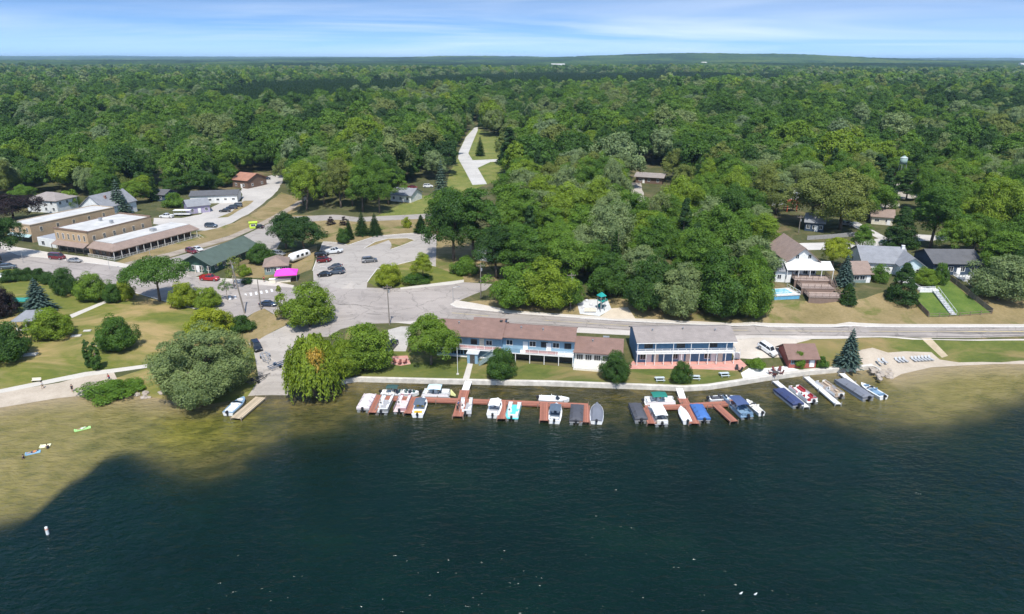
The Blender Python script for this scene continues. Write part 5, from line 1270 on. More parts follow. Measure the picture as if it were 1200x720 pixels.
# --- hillside houses
zH=float(P(940,330).z)
t,w=house('hillside_house','white hillside house with brown gable roof above the wooden terraces',(921,326),(956,325),16,4.6,3.4,WSID,RTAUP,'y',.7,zH+1.2,win=[('f',.3,5.6,.8,1.1),('f',.7,5.6,.8,1.1)]+wf(4,1.4,'f',1.3,1.5),doors=[('f',.5)])
lm=MB(); D_=3.4
lm.add([(-1.2,-D_,2.75),(w+3.4,-D_,2.75),(w+3.4,.02,4.3),(-1.2,.02,4.3),(-1.2,-D_,2.6),(w+3.4,-D_,2.6),(w+3.4,.02,4.15),(-1.2,.02,4.15)],[(0,1,2,3),(7,6,5,4),(0,4,5,1),(1,5,6,2),(2,6,7,3),(3,7,4,0)]); lm.build('porch_roof',plain('weathered white roofing',(.58,.565,.53)),t)
pm=MB().bar((0,0,-1),(0,0,2.6),.14).mesh('porch_post',WHITE)
for i in range(5): put('porch_post',pm,t,(-1+(w+4.2)*i/4,-D_+.15,0))
MB().box(-5.2,-.05,2.5,3.0,-1,.1).build('step_wall',WHITE,t)
house('gray_roof_annex','white annex with small gray roof left of the white hillside house',(908,330),(927,331),8,3.3,2.0,WSID,RGRAY,'x',.4,win=wf(2,1.7),doors=[('f',.85)])
# stepped deck terraces
a=P(955,342); t=thing('deck_terraces','weathered wooden deck terraces stepping down the slope','deck',(a.x,a.y,a.z),R(-4))
DECK=plank_mat('gray brown deck boards',(.40,.31,.265)); DRAIL=plain('brown rail',(.20,.14,.11))
for i,(x0,x1,y0,y1,z) in enumerate(((-5,4.6,2.2,6.8,2.6),(-4.2,4.4,-1.6,2.2,1.5),(-3.4,5.4,-5.6,-1.6,.3))):
    MB().box(x0,x1,y0,y1,z-.3,z).build('deck',DECK,t); MB().box(x0+.1,x1-.1,y0+.12,y0+.2,z-2.4,z-.3).build('skirt',DRAIL,t)
    railing(t,[(x0,y1,z),(x0,y0,z),(x1,y0,z),(x1,y1,z)],1.0,DRAIL,'deck_railing',1.5,.22)
stairs(t,(6.6,-6.6,-1.4),(5.6,-3.0,.3),1.3,DRAIL); stairs(t,(4.9,-1,.4),(4.9,3,2.5),1.2,DRAIL)
# pool terrace
a,rz,w=site((893,352),(937,350)); t=thing('pool_terrace','raised white pool terrace with a blue skirt wall','terrace',a,rz)
TEAL=plain('bright blue skirt',(.12,.36,.55),.6); 
MB().box(0,w,0,6.5,-1.2,1.1).build('skirt_wall',TEAL,t); MB().box(-.15,w+.15,-.15,6.6,1.1,1.25).build('deck',plain('bleached deck',(.62,.6,.57)),t)
MB().box(1.2,w-1.2,1.4,5.2,1.25,1.3).build('pool_water',paint_mat('pool water',(.2,.5,.6),.1),t)
railing(t,[(0,6.5,1.25),(0,0,1.25),(w,0,1.25),(w,6.5,1.25)],.9,WHITE,'railing',1.6,0,2)
house('brown_cottage','small cottage with brown roof between the blue spruce and the gray roofed house',(1000,331),(1020,331),8,2.8,2.2,GRSID,RTAUP,'x',.6,win=wf(3,1.5,'f',1.3,1.1),doors=[('f',.85)])
t,w=house('gray_roof_house','large white house with wide gray roof and white chimney','' and (0,0) or (1010,318),(1063,322),13,3.4,3.0,WSID,RGRAY,'x',.6,win=wf(4,1.8,'f',1.4,1.2)+wf(2,1.8,'l'),doors=[('f',.62)],chim=(.98,.45,2.2,WHITE))
gable(t,6.2,9,3.7,2.2,plain('pale aqua board',(.55,.66,.68)),RGRAY,'y',.6,x0=w-3.2,y0=-3.2)
for i in range(3): window(t,'f',w-2.3+i*2.0,1.9,1.4,1.6,-3.2)
MB().box(w-4,w+4,-5.4,-3.25,-1.6,.0).build('front_deck',WHITE,t); railing(t,[(w-4,-3.3,0),(w-4,-5.4,0),(w+4,-5.4,0),(w+4,-3.3,0)],1,WHITE,'deck_railing',1.4,.2)
t,w=house('dark_blue_house','dark blue house with dark roof and white stairs above the fenced yard',(1093,321),(1147,322),11,3.6,2.4,DSID,RDARK,'x',.7,win=wf(4,1.8,'f',1.3,1.3),doors=[('f',.55)],fm=WHITE)
MB().box(w*.45,w*.82,-3,-.02,-.3,.0).build('front_deck',WHITE,t); railing(t,[(w*.45,-.1,0),(w*.45,-3,0),(w*.82,-3,0),(w*.82,-.1,0)],1,WHITE,'deck_railing',1.4,.16)
stairs(t,(w*.62,-6.8,-2.4),(w*.54,-3.1,-.05),1.2,WHITE)
house('blue_cottage','small blue cottage under the broad oaks',(943,270),(965,272),9,3.2,2.2,DSID,RGRAY,'x',win=wf(3),doors=[('f',.6)])
house('tan_cabin','low tan cabin with brown roof left of the big conifer',(1021,262),(1046,264),9,3.0,1.8,CSID,RTAUP,'x',.6,win=wf(2,1.6,'f',1.4,.8),doors=[('f',.8)])
house('far_shed','pale shed at the edge of the gray clearing',(1052,214),(1064,215),9,3.0,1.5,WSID,RGRAY,'x',win=wf(1),doors=[('f',.7)],cat='shed')
# water tank
a=P(1053,222); t=thing('water_tank','small pale-topped tank tower rising above the trees','tank',a)
zt_=top_z(a,183)-a.z
m=MB(); m.tube((0,0,zt_-3.4),(0,0,zt_-.6),1.5,1.5,14); m.tube((0,0,zt_-.6),(0,0,zt_+.4),1.5,.3,14); m.build('tank',plain('gray green tank paint',(.22,.31,.28),.7),t,True)
m=MB(); m.tube((0,0,zt_-.5),(0,0,zt_+.25),1.6,.35,14); m.build('tank_roof',plain('dull pale tank roof',(.42,.46,.44)),t)
pm=MB().bar((0,0,-.5),(0,0,zt_-3.4),.22).mesh('leg',STEEL)
for x in(-1.0,1.0):
    for y in(-1.0,1.0): put('leg',pm,t,(x,y,0))
# orange machine in the clearing
a=P(926,247); t=thing('orange_play_tower','orange-red wooden play tower in a clearing behind the hillside','play tower',a,R(10))
OR=plain('orange red paint',(.55,.10,.05))
m=MB(); 
for x in(-2,2):
    for y in(-1.2,1.2): m.bar((x,y,-.3),(x,y,3.2),.25)
m.build('frame',OR,t); MB().add([(-2.6,-1.7,3.1),(2.6,-1.7,3.1),(2.6,1.7,3.1),(-2.6,1.7,3.1),(-2.6,0,4.6),(2.6,0,4.6)],[(0,1,5,4),(2,3,4,5),(1,2,5),(3,0,4),(3,2,1,0)]).build('roof',OR,t); MB().box(-2,2,-1.2,1.2,1.2,1.4).build('platform',WOOD,t)
# lake cabin
t,w=house('lake_cabin','small red lakeside cabin with brown roof between two bushes','' and (0,0) or (924.5,431),(956,431),6.2,2.3,1.9,RSID,RBROWN,'x',.6,1.25,win=wf(3,1.35,'f',1.1,1.0),doors=[('f',.85)],cat='cabin',fm=PBLUE)
# park pavilion
a,rz,w=site((20,389),(44,388)); t=thing('park_pavilion','open park pavilion with gray roof beside the blue spruce','pavilion',a,rz)
m=MB(); D=7; m.add([(-.7,-.7,2.6),(w+.7,-.7,2.6),(w+.7,D+.7,2.6),(-.7,D+.7,2.6),(-.7,-.7,2.75),(w+.7,-.7,2.75),(w+.7,D+.7,2.75),(-.7,D+.7,2.75),(w*.3,D/2,4.2),(w*.7,D/2,4.2)],[(3,2,1,0),(0,1,5,4),(1,2,6,5),(2,3,7,6),(3,0,4,7),(4,5,9,8),(5,6,9),(6,7,8,9),(7,4,8)]); m.build('roof',RGRAY,t)
pm=MB().bar((0,0,-.5),(0,0,2.65),.2).mesh('post',WHITE)
for x in(.2,w/2,w-.2):
    for y in(.2,D-.2): put('post',pm,t,(x,y,0))
MB().box(0,w,0,D,-.3,.08).build('floor_slab',CONC,t); MB().box(.6,w*.55,D-.9,D-.4,.08,2.1).build('back_screen',DSID,t)
a=P(23,360); t=thing('green_canopy','small teal canopy between the purple tree and the blue spruce','canopy',a)
MB().box(-3,3,-1.6,1.6,1.7,1.95).build('canopy_cloth',plain('teal canvas',(.03,.25,.2),.7),t,bevel=.08)
pm=MB().bar((0,0,-.3),(0,0,1.75),.08).mesh('leg',STEEL)
for x in(-2.8,2.8):
    for y in(-1.4,1.4): put('leg',pm,t,(x,y,0))
# far white sheds near the horizon
for (px,py,w,h,lab_) in ((646,79.5,70,11,'long white warehouse alone in the far woods'),(1196,80,90,12,'white farm building at the far right near the horizon'),(822,78.5,30,9,'small white farm building on the far right ridge')):
    x,y=plane(px,py,22); z=float(terrain(x,y)[0]); t=thing('far_warehouse',lab_,'warehouse',(x,y,z))
    gable(t,w,24,h+9,4,WSID,MEMB,'x',.5)
for (px,py,lab_,r_) in ((42,203,'gray roof peeping out of the trees at the far left',RGRAYB),(905,240,'gray roof half hidden left of the broad oaks',RGRAY),(866,256,'gray roof deep in the wood above the motel',RGRAYB)):
    p=P(px,py); t=thing('hidden_house',lab_,'house',p,.1); gable(t,11,8,4.6,2.6,WSID,r_,'x'); window(t,'f',3,1.7,1.2,1.2); window(t,'f',8,1.7,1.2,1.2)
# ------------------------------------------------------------------ vehicles
TYRE=plain('tyre rubber',(.018,.018,.018),.9); RIM=plain('alloy rim',(.5,.5,.52),.35,.8); LAMP=paint_mat('headlamp lens',(.75,.77,.78),.1); RLAMP=paint_mat('tail lamp lens',(.35,.015,.015),.2)
def paints(n,c,r=.22,met=.2): return paint_mat(n,c,r,met,.8)
CARM={}
def car_meshes(k):
    if k in CARM: return CARM[k]
    L,Wd,belt,top,x_ws0,x_ws1,x_rw1,x_rw0,hood={'sedan':(4.7,1.82,.92,1.45,1.05,.35,-1.0,-1.75,.80),'suv':(4.8,1.92,1.08,1.75,1.25,.55,-1.95,-2.3,.98),'pickup':(5.7,2.0,1.12,1.85,1.25,.6,-.75,-.95,1.05),'van':(5.4,2.0,1.15,2.1,2.05,1.2,-2.6,-2.68,1.1)}[k]
    hl=L/2; hw=Wd/2
    def sec(x,zb,zt,w): return [(x,-w,zb),(x,w,zb),(x,w*1.0,zb+.25),(x,w*.98,zt-.12),(x,w*.86,zt),(x,-w*.86,zt),(x,-w*.98,zt-.12),(x,-w,zb+.25)]
    b=MB().loft([sec(hl,.42,.68,hw*.78),sec(hl-.12,.30,hood*.9,hw*.92),sec(hl-.6,.27,hood,hw),sec(x_ws0,.27,belt,hw),sec(0,.25,belt,hw),sec(-hl+.9,.27,belt,hw),sec(-hl+.12,.32,belt*.97,hw*.94),sec(-hl,.45,belt*.85,hw*.86)])
    if k=='pickup':
        b.box(-hl+.1,-1.0,-hw,-hw+.1,belt-.02,belt+.22); b.box(-hl+.1,-1.0,hw-.1,hw,belt-.02,belt+.22); b.box(-hl+.02,-hl+.12,-hw,hw,belt-.02,belt+.2)
    g=MB(); wi=hw*.86; wo=hw*.72
    g.loft([[(x_ws0,-wi,belt-.02),(x_ws0,wi,belt-.02),(x_rw0,wi,belt-.02),(x_rw0,-wi,belt-.02)],[(x_ws1,-wo,top-.06),(x_ws1,wo,top-.06),(x_rw1,wo,top-.06),(x_rw1,-wo,top-.06)]])
    r=MB().loft([[(x_ws1+.06,-wo-.03,top-.07),(x_ws1+.06,wo+.03,top-.07),(x_rw1-.06,wo+.03,top-.07),(x_rw1-.06,-wo-.03,top-.07)],[(x_ws1-.1,-wo+.08,top),(x_ws1-.1,wo-.08,top),(x_rw1+.1,wo-.08,top),(x_rw1+.1,-wo+.08,top)]])
    for s in(-1,1):
        for xa,xb in((x_ws0,x_ws1),(x_rw0,x_rw1),(-.25,-.2)): r.bar((xa,s*wi,belt),(xb,s*wo,top-.05),.1)
    wr=.34 if k=='sedan' else .39
    ty=MB().tube((0,-.11,0),(0,.11,0),wr,n=14); ri=MB().tube((0,-.125,0),(0,.125,0),wr*.62,n=12)
    hd=MB().cbox(0,0,0,.12,.36,.16); tl=MB().cbox(0,0,0,.1,.26,.3)
    pl_=MB().cbox(0,0,0,.03,.5,.12)
    pm=bpy.data.materials['white car paint']
    CARM[k]=dict(body=b.mesh('body',pm,False,.06),windows=g.mesh('windows',GLASS),roof=r.mesh('roof',pm,False,.02),wheel=ty.mesh('wheel',TYRE),rim=ri.mesh('rim',RIM),headlight=hd.mesh('headlight',LAMP),tail=tl.mesh('tail_light',RLAMP),plate=pl_.mesh('number_plate',WHITE),
        dims=(hl,hw,wr,hood,belt,L)); return CARM[k]
CP_={'white':paints('white car paint',(.78,.78,.77)),'red':paints('red car paint',(.42,.018,.02)),'darkred':paints('dark red car paint',(.16,.012,.018)),'gray':paints('gray car paint',(.17,.175,.185),.25,.5),'silver':paints('silver car paint',(.45,.46,.47),.25,.6),'black':paints('black car paint',(.014,.015,.018)),'blue':paints('dark blue car paint',(.025,.04,.075)),'green':paints('lime green car paint',(.45,.6,.03)),'pewter':paints('pewter blue car paint',(.10,.13,.17),.25,.5)}
def car(px,py,ang,k,c,label,name=None,group=None,z=None,rearup=0):
    M=car_meshes(k); p=P(px,py); t=thing(name or {'sedan':'parked_car','suv':'parked_suv','pickup':'pickup_truck','van':'parked_van'}[k],label,{'sedan':'car','suv':'car','pickup':'pickup truck','van':'van'}[k],p,R(ang),group)
    hl,hw,wr,hood,belt,L=M['dims']
    o=put('body',M['body'],t); setmat(o,CP_[c]); o=put('roof',M['roof'],t); setmat(o,CP_[c]); put('windows',M['windows'],t)
    for x in(hl-.95,-hl+.95):
        for s in(-1,1): q=put('wheel',M['wheel'],t,(x,s*(hw-.09),wr)); put('rim',M['rim'],q)
    for s in(-1,1): put('headlight',M['headlight'],t,(hl-.06,s*(hw*.62),.66)); put('tail_light',M['tail'],t,(-hl+.05,s*(hw*.74),.78))
    put('number_plate',M['plate'],t,(-hl-.005,0,.62))
    # lie on the slope
    d=Vector((math.cos(R(ang)),math.sin(R(ang)),0)); a=p+d*1.4;b=p-d*1.4
    t.rotation_euler[1]=-math.atan2(float(terrain(a.x,a.y)[0])-float(terrain(b.x,b.y)[0]),2.8)
    t.location.z+=.03; return t
GC='cars on the main street';GL='cars in the parking lot'
car(68,304.5,-12,'van','darkred','dark red van parked along the far kerb by the middle brick shop',group=GC)
car(88.5,308,-10,'sedan','silver','silver car parked behind the dark red van',group=GC)
car(225,297,-35,'suv','darkred','dark red car beside a white one on the side street',group=GC)
car(232.5,294.5,-35,'sedan','white','white car beside the dark red one on the side street',group=GC)
car(10,316,20,'suv','pewter','blue-gray car at the left edge below the big shade tree',group=GC)
car(4,327,22,'sedan','white','white car at the left edge behind the hedge',group=GC)
car(196,256,172,'pickup','white','white pickup on the grass beside the flat trailer')
car(248,267,-5,'suv','pewter','lone dark car on the gravel road above the porch restaurant')
car(264,249,190,'sedan','black','black car, left one of three by the long white building',group='cars by the long white building')
car(272,245.5,195,'suv','blue','dark blue car, middle one of three by the long white building',group='cars by the long white building')
car(278,243,195,'suv','pewter','pewter car, right one of three by the long white building',group='cars by the long white building')
car(301,217,5,'suv','silver','silver car beside the rust roofed building')
car(312,211,10,'suv','blue','dark car in the shade behind the rust roofed building')
car(303,268,170,'sedan','black','black car behind the lime green kiosk')
car(393,297,-15,'pickup','white','white pickup at the top of the parking row',group=GL)
car(378,301,-20,'suv','black','dark car at the upper end of the parking row',group=GL)
car(381,307.5,-18,'suv','darkred','dark red car in the parking row',group=GL)
car(393.5,315,165,'sedan','gray','gray car, upper one of the neighbouring pair in the parking lot',group=GL)
car(396,321,165,'suv','pewter','pewter blue car, lower one of the neighbouring pair in the parking lot',group=GL)
car(382,324,-18,'sedan','black','black car at the lower end of the parking row',group=GL)
car(433.5,307.5,18,'suv','gray','gray car alone in the middle of the parking lot',group=GL)
car(246.5,329,-6,'pickup','red','bright red pickup driving past the green roofed building',group=GC)
car(315,359,-4,'sedan','blue','dark car waiting below the crosswalk',group=GC)
car(339,362.5,-8,'sedan','black','black car half hidden behind the corner tree',group=GC)
car(301.5,409,-58,'suv','black','black car parked beside the boat ramp')
car(899,411.5,-52,'suv','white','white car parked on the gravel beside the blue motel')
car(459,408,70,'suv','black','dark car parked beside the left end of the long motel')
car(452,416,80,'suv','pewter','pewter blue car tucked behind the left lawn tree')
car(484,221,-8,'sedan','darkred','red car parked behind the house above the side road')
car(502,220,4,'suv','white','white car parked near the silvery spruce')
car(992,264,-35,'suv','silver','silver car parked under the oaks beside the driveway')
car(327,300,-20,'suv','silver','silver car in the shade left of the white trailer')
# trailers
def flat_trailer(px,py,ang,label,L=5.2,c=None):
    p=P(px,py); t=thing('boat_trailer',label,'trailer',p,R(ang)); m=MB(); c=c or STEEL
    for s in(-1,1): m.bar((-L/2,s*.8,.5),(L/2-1.2,s*.8,.5),.12); m.bar((L/2-1.2,s*.8,.5),(L/2,0,.5),.1)
    for x in(-L/2+.1,-.6,L/2-1.3): m.bar((x,-.8,.5),(x,.8,.5),.1)
    m.bar((L/2,0,.5),(L/2+.9,0,.5),.1); m.bar((-L/2,-.4,.72),(L/2-1.3,-.4,.72),.14,.08); m.bar((-L/2,.4,.72),(L/2-1.3,.4,.72),.14,.08); m.build('frame',c,t)
    wm=MB().tube((0,-.09,0),(0,.09,0),.32,n=12).mesh('wheel',TYRE)
    for s in(-1,1): put('wheel',wm,t,(-.7,s*1.0,.32)); 
    f=MB(); 
    for s in(-1,1): f.box(-1.15,-.25,s*1.0-.14,s*1.0+.14,.68,.74)
    f.build('fender',c,t); return t
flat_trailer(312,421,-62,'empty gray boat trailer parked on the ramp behind the black car')
flat_trailer(329,429,55,'empty blue boat trailer on the right side of the ramp',5.6,plain('blue trailer frame',(.05,.09,.16)))
flat_trailer(303,447,60,'dark boat trailer in the shade under the big willow',5,DARK)
p=P(215,253.5); t=thing('flat_trailer','long white covered trailer at the edge of the field','trailer',p,R(2))
MB().box(-3.4,3.4,-1.2,1.2,.7,1.0).build('bed',WHITE,t); MB().box(-3.4,3.4,-1.2,1.2,2.3,2.45).build('canopy',WHITE,t)
pm=MB().bar((0,0,.9),(0,0,2.35),.09).mesh('canopy_post',STEEL); wm=MB().tube((0,-.1,0),(0,.1,0),.36,n=12).mesh('wheel',TYRE)
for x in(-3.2,0,3.2):
    for s in(-1,1): put('canopy_post',pm,t,(x,s*1.1,0))
for x in(-1.2,-.3):
    for s in(-1,1): put('wheel',wm,t,(x,s*1.05,.36))
p=P(297.5,268); t=thing('lime_kiosk','bright lime green kiosk on the side street','kiosk',p,R(20))
LG=plain('lime green paint',(.5,.68,.04),.5); MB().box(-1.4,1.4,-1.1,1.1,0,2.2).build('body',LG,t,bevel=.15); MB().box(-1.6,1.6,-1.3,1.3,2.2,2.4).build('roof',LG,t); window(t,'f',0,1.4,1.5,.7,-1.1)
# ------------------------------------------------------------------ boats
ALU=plain('brushed aluminium',(.55,.56,.57),.35,.7); BWHITE=paint_mat('white gelcoat',(.8,.8,.79),.25); VINYL=plain('cream vinyl',(.72,.69,.62),.6); CARPET=plain('gray deck carpet',(.34,.34,.35),.95)
def motor(par,x,z=.55,c=None):
    c=c or BLACKP; m=MB(); m.loft([[(x-.55,-.22,z+.35),(x-.55,.22,z+.35),(x-.55,.2,z+.75),(x-.55,-.2,z+.75)],[(x-.1,-.24,z+.3),(x-.1,.24,z+.3),(x-.12,.2,z+.85),(x-.12,-.2,z+.85)],[(x+.1,-.16,z+.3),(x+.1,.16,z+.3),(x+.08,.14,z+.7),(x+.08,-.14,z+.7)]])
    o=m.build('outboard_motor',c,par,bevel=.04); s=MB(); s.box(x-.35,x-.12,-.08,.08,z-.9,z+.35); s.tube((x-.5,0,z-.75),(x,0,z-.75),.1,.12,8); s.build('motor_leg',DARK,o); return o
_ptube=None
def pontoon_boat(stern,ang,label,L=7.0,Wd=2.55,style='open',cols=None,cover=None,canopy=None,seat=None,fence=None,deckm=None,name='pontoon_boat',motorc=None):
    global _ptube
    p=W(stern[0],stern[1],0); d=Vector((math.cos(R(ang)),math.sin(R(ang)),0)); c=p+d*L/2
    t=thing(name,label,'pontoon boat',(c.x,c.y,.05),R(ang),'boats moored at the docks'); hl=L/2; hw=Wd/2
    tb=MB(); r=.33
    tb.tube((-hl,0,.05),(hl-1.0,0,.05),r,n=12); tb.tube((hl-1.0,0,.05),(hl-.1,0,.24),r,.06,12)
    me=tb.mesh('pontoon_float',ALU)
    for s in(-1,1): put('pontoon_float',me,t,(0,s*(hw-.42),0))
    MB().box(-hl+.05,hl-.35,-hw,hw,.40,.52).build('deck',deckm or CARPET,t,bevel=.03)
    if cover:
        zt=1.45; xs=[-hl+.1,-hl+.5,-hl*.35,hl*.2,hl-.9,hl-.4]; zs=[1.0,1.35,zt+.12,zt,1.25,.95]
        m=MB(); secs=[]
        for x,z in zip(xs,zs): secs.append([(x,-hw-.03,.62),(x,-hw-.02,1.02),(x,-hw*.55,z*.97+.02),(x,0,z+.08),(x,hw*.55,z*.97+.02),(x,hw+.02,1.02),(x,hw+.03,.62)])
        m.loft(secs); m.build('cover',cover,t)
        m=MB()
        for x in xs[1:-1]: m.bar((x,-hw-.045,1.02),(x,-hw*.55,dict(zip(xs,zs))[x]*.97+.045),.05); m.bar((x,hw+.045,1.02),(x,hw*.55,dict(zip(xs,zs))[x]*.97+.045),.05)
        m.build('cover_strap',DARK,t)
    else:
        f=MB(); th=.05; z0,z1=.56,1.12
        f.box(-hl+.35,hl-.5,-hw+.02,-hw+.02+th,z0,z1); f.box(-hl+.35,-.4,hw-.02-th,hw-.02,z0,z1); f.box(.5,hl-.5,hw-.02-th,hw-.02,z0,z1); f.box(hl-.55,hl-.5,-hw+.05,-.45,z0,z1); f.box(hl-.55,hl-.5,.45,hw-.05,z0,z1); f.box(-hl+.35,-hl+.4,-hw+.05,.3,z0,z1)
        f.build('fence',fence or BWHITE,t)
        rl=MB()
        for y in(-hw+.045,hw-.045): rl.bar((-hl+.35,y,1.15),(hl-.5,y,1.15),.06)
        rl.build('rail',ALU,t)
        sv=seat or VINYL
        def couch(x0,x1,y0,y1,bs):
            m=MB(); m.box(x0,x1,y0,y1,.52,.86)
            if bs=='+y': m.box(x0,x1,y1-.14,y1,.86,1.2)
            if bs=='-y': m.box(x0,x1,y0,y0+.14,.86,1.2)
            if bs=='-x': m.box(x0,x0+.16,y0,y1,.86,1.22)
            m.build('seat',sv,t,bevel=.04)
        couch(.7,hl-.7,-hw+.1,-hw+.75,'-y'); couch(.9,hl-.7,hw-.75,hw-.1,'+y'); couch(-hl+.5,-hl+1.15,-hw+.12,hw-.5,'-x'); couch(-1.9,-.8,-hw+.1,-hw+.7,'-y')
        m=MB(); m.loft([[(-.6,.25,.52),(.1,.25,.52),(.1,hw-.2,.52),(-.6,hw-.2,.52)],[(-.5,.3,1.35),(-.15,.3,1.2),(-.15,hw-.25,1.2),(-.5,hw-.25,1.35)]]); m.build('console',BWHITE,t)
        m=MB(); m.tube((-.62,.75,1.12),(-.68,.75,1.16),.18,n=12); m.build('steering_wheel',DARK,t)
        m=MB(); m.cbox(-1.3,.72,.75,.55,.55,.45); m.cbox(-1.55,.72,1.1,.12,.5,.5); m.build('captain_chair',sv,t,bevel=.04)
    if canopy:
        x0,x1=(-hl*.55,hl*.35) if style!='hard' else (-hl*.85,hl*.55); zc=2.35
        m=MB(); secs=[]
        for k in range(7):
            x=x0+(x1-x0)*k/6; e=-.12*abs(k-3)/3
            secs.append([(x,-hw*.95,zc-.1+e),(x,-hw*.6,zc+.05+e),(x,0,zc+.1+e),(x,hw*.6,zc+.05+e),(x,hw*.95,zc-.1+e),(x,hw*.9,zc-.16+e),(x,0,zc+.04+e),(x,-hw*.9,zc-.16+e)])
        m.loft(secs); cn=m.build('canopy',canopy,t)
        fr=MB()
        for s in(-1,1):
            for xx in(x0+.1,x1-.1): fr.bar((xx,s*hw*.93,zc-.15),((x0+x1)/2*(.6 if style!='hard' else 0)+xx*(.4 if style!='hard' else 1),s*(hw-.06),1.1),.05)
        fr.build('canopy_frame',ALU,t)
    motor(t,-hl+.0,.45,motorc)
    return t
def runabout(stern,ang,label,L=6.2,Wd=2.3,cover=None,canopy=None,hard=None,hull=None,deck=None,accent=None,seat=None,name='motor_boat'):
    p=W(stern[0],stern[1],0); d=Vector((math.cos(R(ang)),math.sin(R(ang)),0)); c=p+d*L/2
    t=thing(name,label,'motorboat',(c.x,c.y,.0),R(ang),'boats moored at the docks'); hl=L/2; hw=Wd/2
    st=[(-hl,.92,.0),(-hl*.4,1,.0),(hl*.15,.98,.03),(hl*.55,.78,.1),(hl*.82,.45,.2),(hl,.06,.34)]
    m=MB(); m.loft([[(x,0,-.35+z*1.4),(x,hw*k*.8,-.15+z),(x,hw*k,.72+z*.5),(x,-hw*k,.72+z*.5),(x,-hw*k*.8,-.15+z)] for x,k,z in st]); m.build('hull',hull or BWHITE,t)
    m=MB(); m.loft([[(x,-hw*k*1.02,.70+z*.5),(x,-hw*k*1.02,.78+z*.5),(x,hw*k*1.02,.78+z*.5),(x,hw*k*1.02,.70+z*.5)] for x,k,z in st]); m.build('gunwale',accent or BWHITE,t)
    if cover:
        m=MB(); secs=[]
        for x,k,z in st: h=.98+.38*math.exp(-((x-.1*hl)/(hl*.55))**2); secs.append([(x,-hw*k*1.04,.72+z*.5),(x,-hw*k*.6,h*.95+z*.4),(x,0,h+.05+z*.4),(x,hw*k*.6,h*.95+z*.4),(x,hw*k*1.04,.72+z*.5)])
        m.loft(secs[0:]); m.build('cover',cover,t)
    else:
        m=MB(); m.box(-hl+.35,hl*.38,-hw*.72,hw*.72,.785,.80); m.build('cockpit_floor',deck or CARPET,t)
        for x0,x1 in((-hl+.45,-hl+1.1),(hl*.45,hl*.68)):
            q=MB(); q.box(x0,x1,-hw*(.62 if x0<0 else .42),hw*(.62 if x0<0 else .42),.80,1.0); q.box(x0,x0+.12,-hw*.4,hw*.4,1.0,1.25); q.build('seat',seat or VINYL,t,bevel=.04)
        for y in(-.5,.5): q=MB(); q.cbox(-.3,y,.92,.5,.5,.26); q.cbox(-.52,y,1.2,.1,.48,.4); q.build('seat',seat or VINYL,t,bevel=.04)
        m=MB(); m.add([(hl*.28,-hw*.85,.8),(hl*.42,0,.8),(hl*.28,hw*.85,.8),(hl*.1,-hw*.75,1.3),(hl*.22,0,1.3),(hl*.1,hw*.75,1.3),(hl*.26,-hw*.83,.8),(hl*.40,0,.8),(hl*.26,hw*.83,.8),(hl*.08,-hw*.73,1.3),(hl*.2,0,1.3),(hl*.08,hw*.73,1.3)],[(0,1,4,3),(1,2,5,4),(6,9,10,7),(7,10,11,8),(3,4,10,9),(4,5,11,10)]); m.build('windshield',GLASS,t)
    if canopy or hard:
        x0,x1=-hl*.6,hl*.25; zc=2.2; m=MB(); m.loft([[(x,-hw*.85,zc-.1-.1*abs(k-2)/2),(x,0,zc+.08-.1*abs(k-2)/2),(x,hw*.85,zc-.1-.1*abs(k-2)/2),(x,hw*.8,zc-.16-.1*abs(k-2)/2),(x,0,zc+.02-.1*abs(k-2)/2),(x,-hw*.8,zc-.16-.1*abs(k-2)/2)] for k,x in enumerate(np.linspace(x0,x1,5))]); m.build('canopy',canopy or hard,t)
        fr=MB()
        for s in(-1,1):
            for xx in(x0+.1,x1-.1): fr.bar((xx,s*hw*.8,zc-.15),(xx*.5-.2,s*hw*.9,.78),.05)
        fr.build('canopy_frame',ALU,t)
    motor(t,-hl,.4); return t
cv_=lambda n,c:plain(n,c,.8,var=.08)
CV={'rose':cv_('pinkish white cover',(.66,.58,.58)),'dark':cv_('charcoal cover',(.07,.072,.085)),'navy':cv_('navy cover',(.035,.05,.13)),'blue':cv_('royal blue cover',(.05,.14,.38)),'sky':cv_('pale sky blue canvas',(.52,.68,.74)),'green':cv_('sea green canvas',(.012,.17,.13)),'teal':cv_('turquoise vinyl',(.10,.52,.56)),'dgreen':cv_('dark green canvas',(.03,.075,.07)),'gray':cv_('slate gray cover',(.16,.17,.20)),'white':cv_('white canvas',(.76,.76,.74)),'slate':cv_('slate blue canvas',(.09,.12,.16)),'red':cv_('red vinyl',(.36,.03,.04)),'yellow':cv_('yellow vinyl',(.72,.46,.04)),'dblue':cv_('dusk blue canvas',(.055,.085,.19)),'plum':cv_('pale plum vinyl',(.42,.25,.27)),'tan':cv_('tan vinyl',(.5,.4,.3)),'steelblue':cv_('steel blue vinyl',(.17,.27,.38))}
def ang_of(a,b): p=W(*a);q=W(*b); return math.degrees(math.atan2(q.y-p.y,q.x-p.x))
aL=ang_of((437,483),(447,463)); aV=ang_of((688,494),(689,475)); aR=ang_of((814,494),(801,466)); aM=ang_of((462,467.5),(573,471)); aRR=ang_of((945,475),(908,445))
pontoon_boat((426,484),aL,'pontoon boat under a pinkish white cover, leftmost at the docks',6.6,cover=CV['rose'])
pontoon_boat((447.5,487),aL,'open pontoon boat with gray seats and a gray stern canopy',7.4,seat=CV['white'],fence=ALU,deckm=CARPET)
pontoon_boat((469,486),aL,'open pontoon boat with a pale pink deck and plum fence',7.2,seat=CV['rose'],deckm=cv_('pale pink deck',(.62,.5,.48)),fence=CV['plum'])
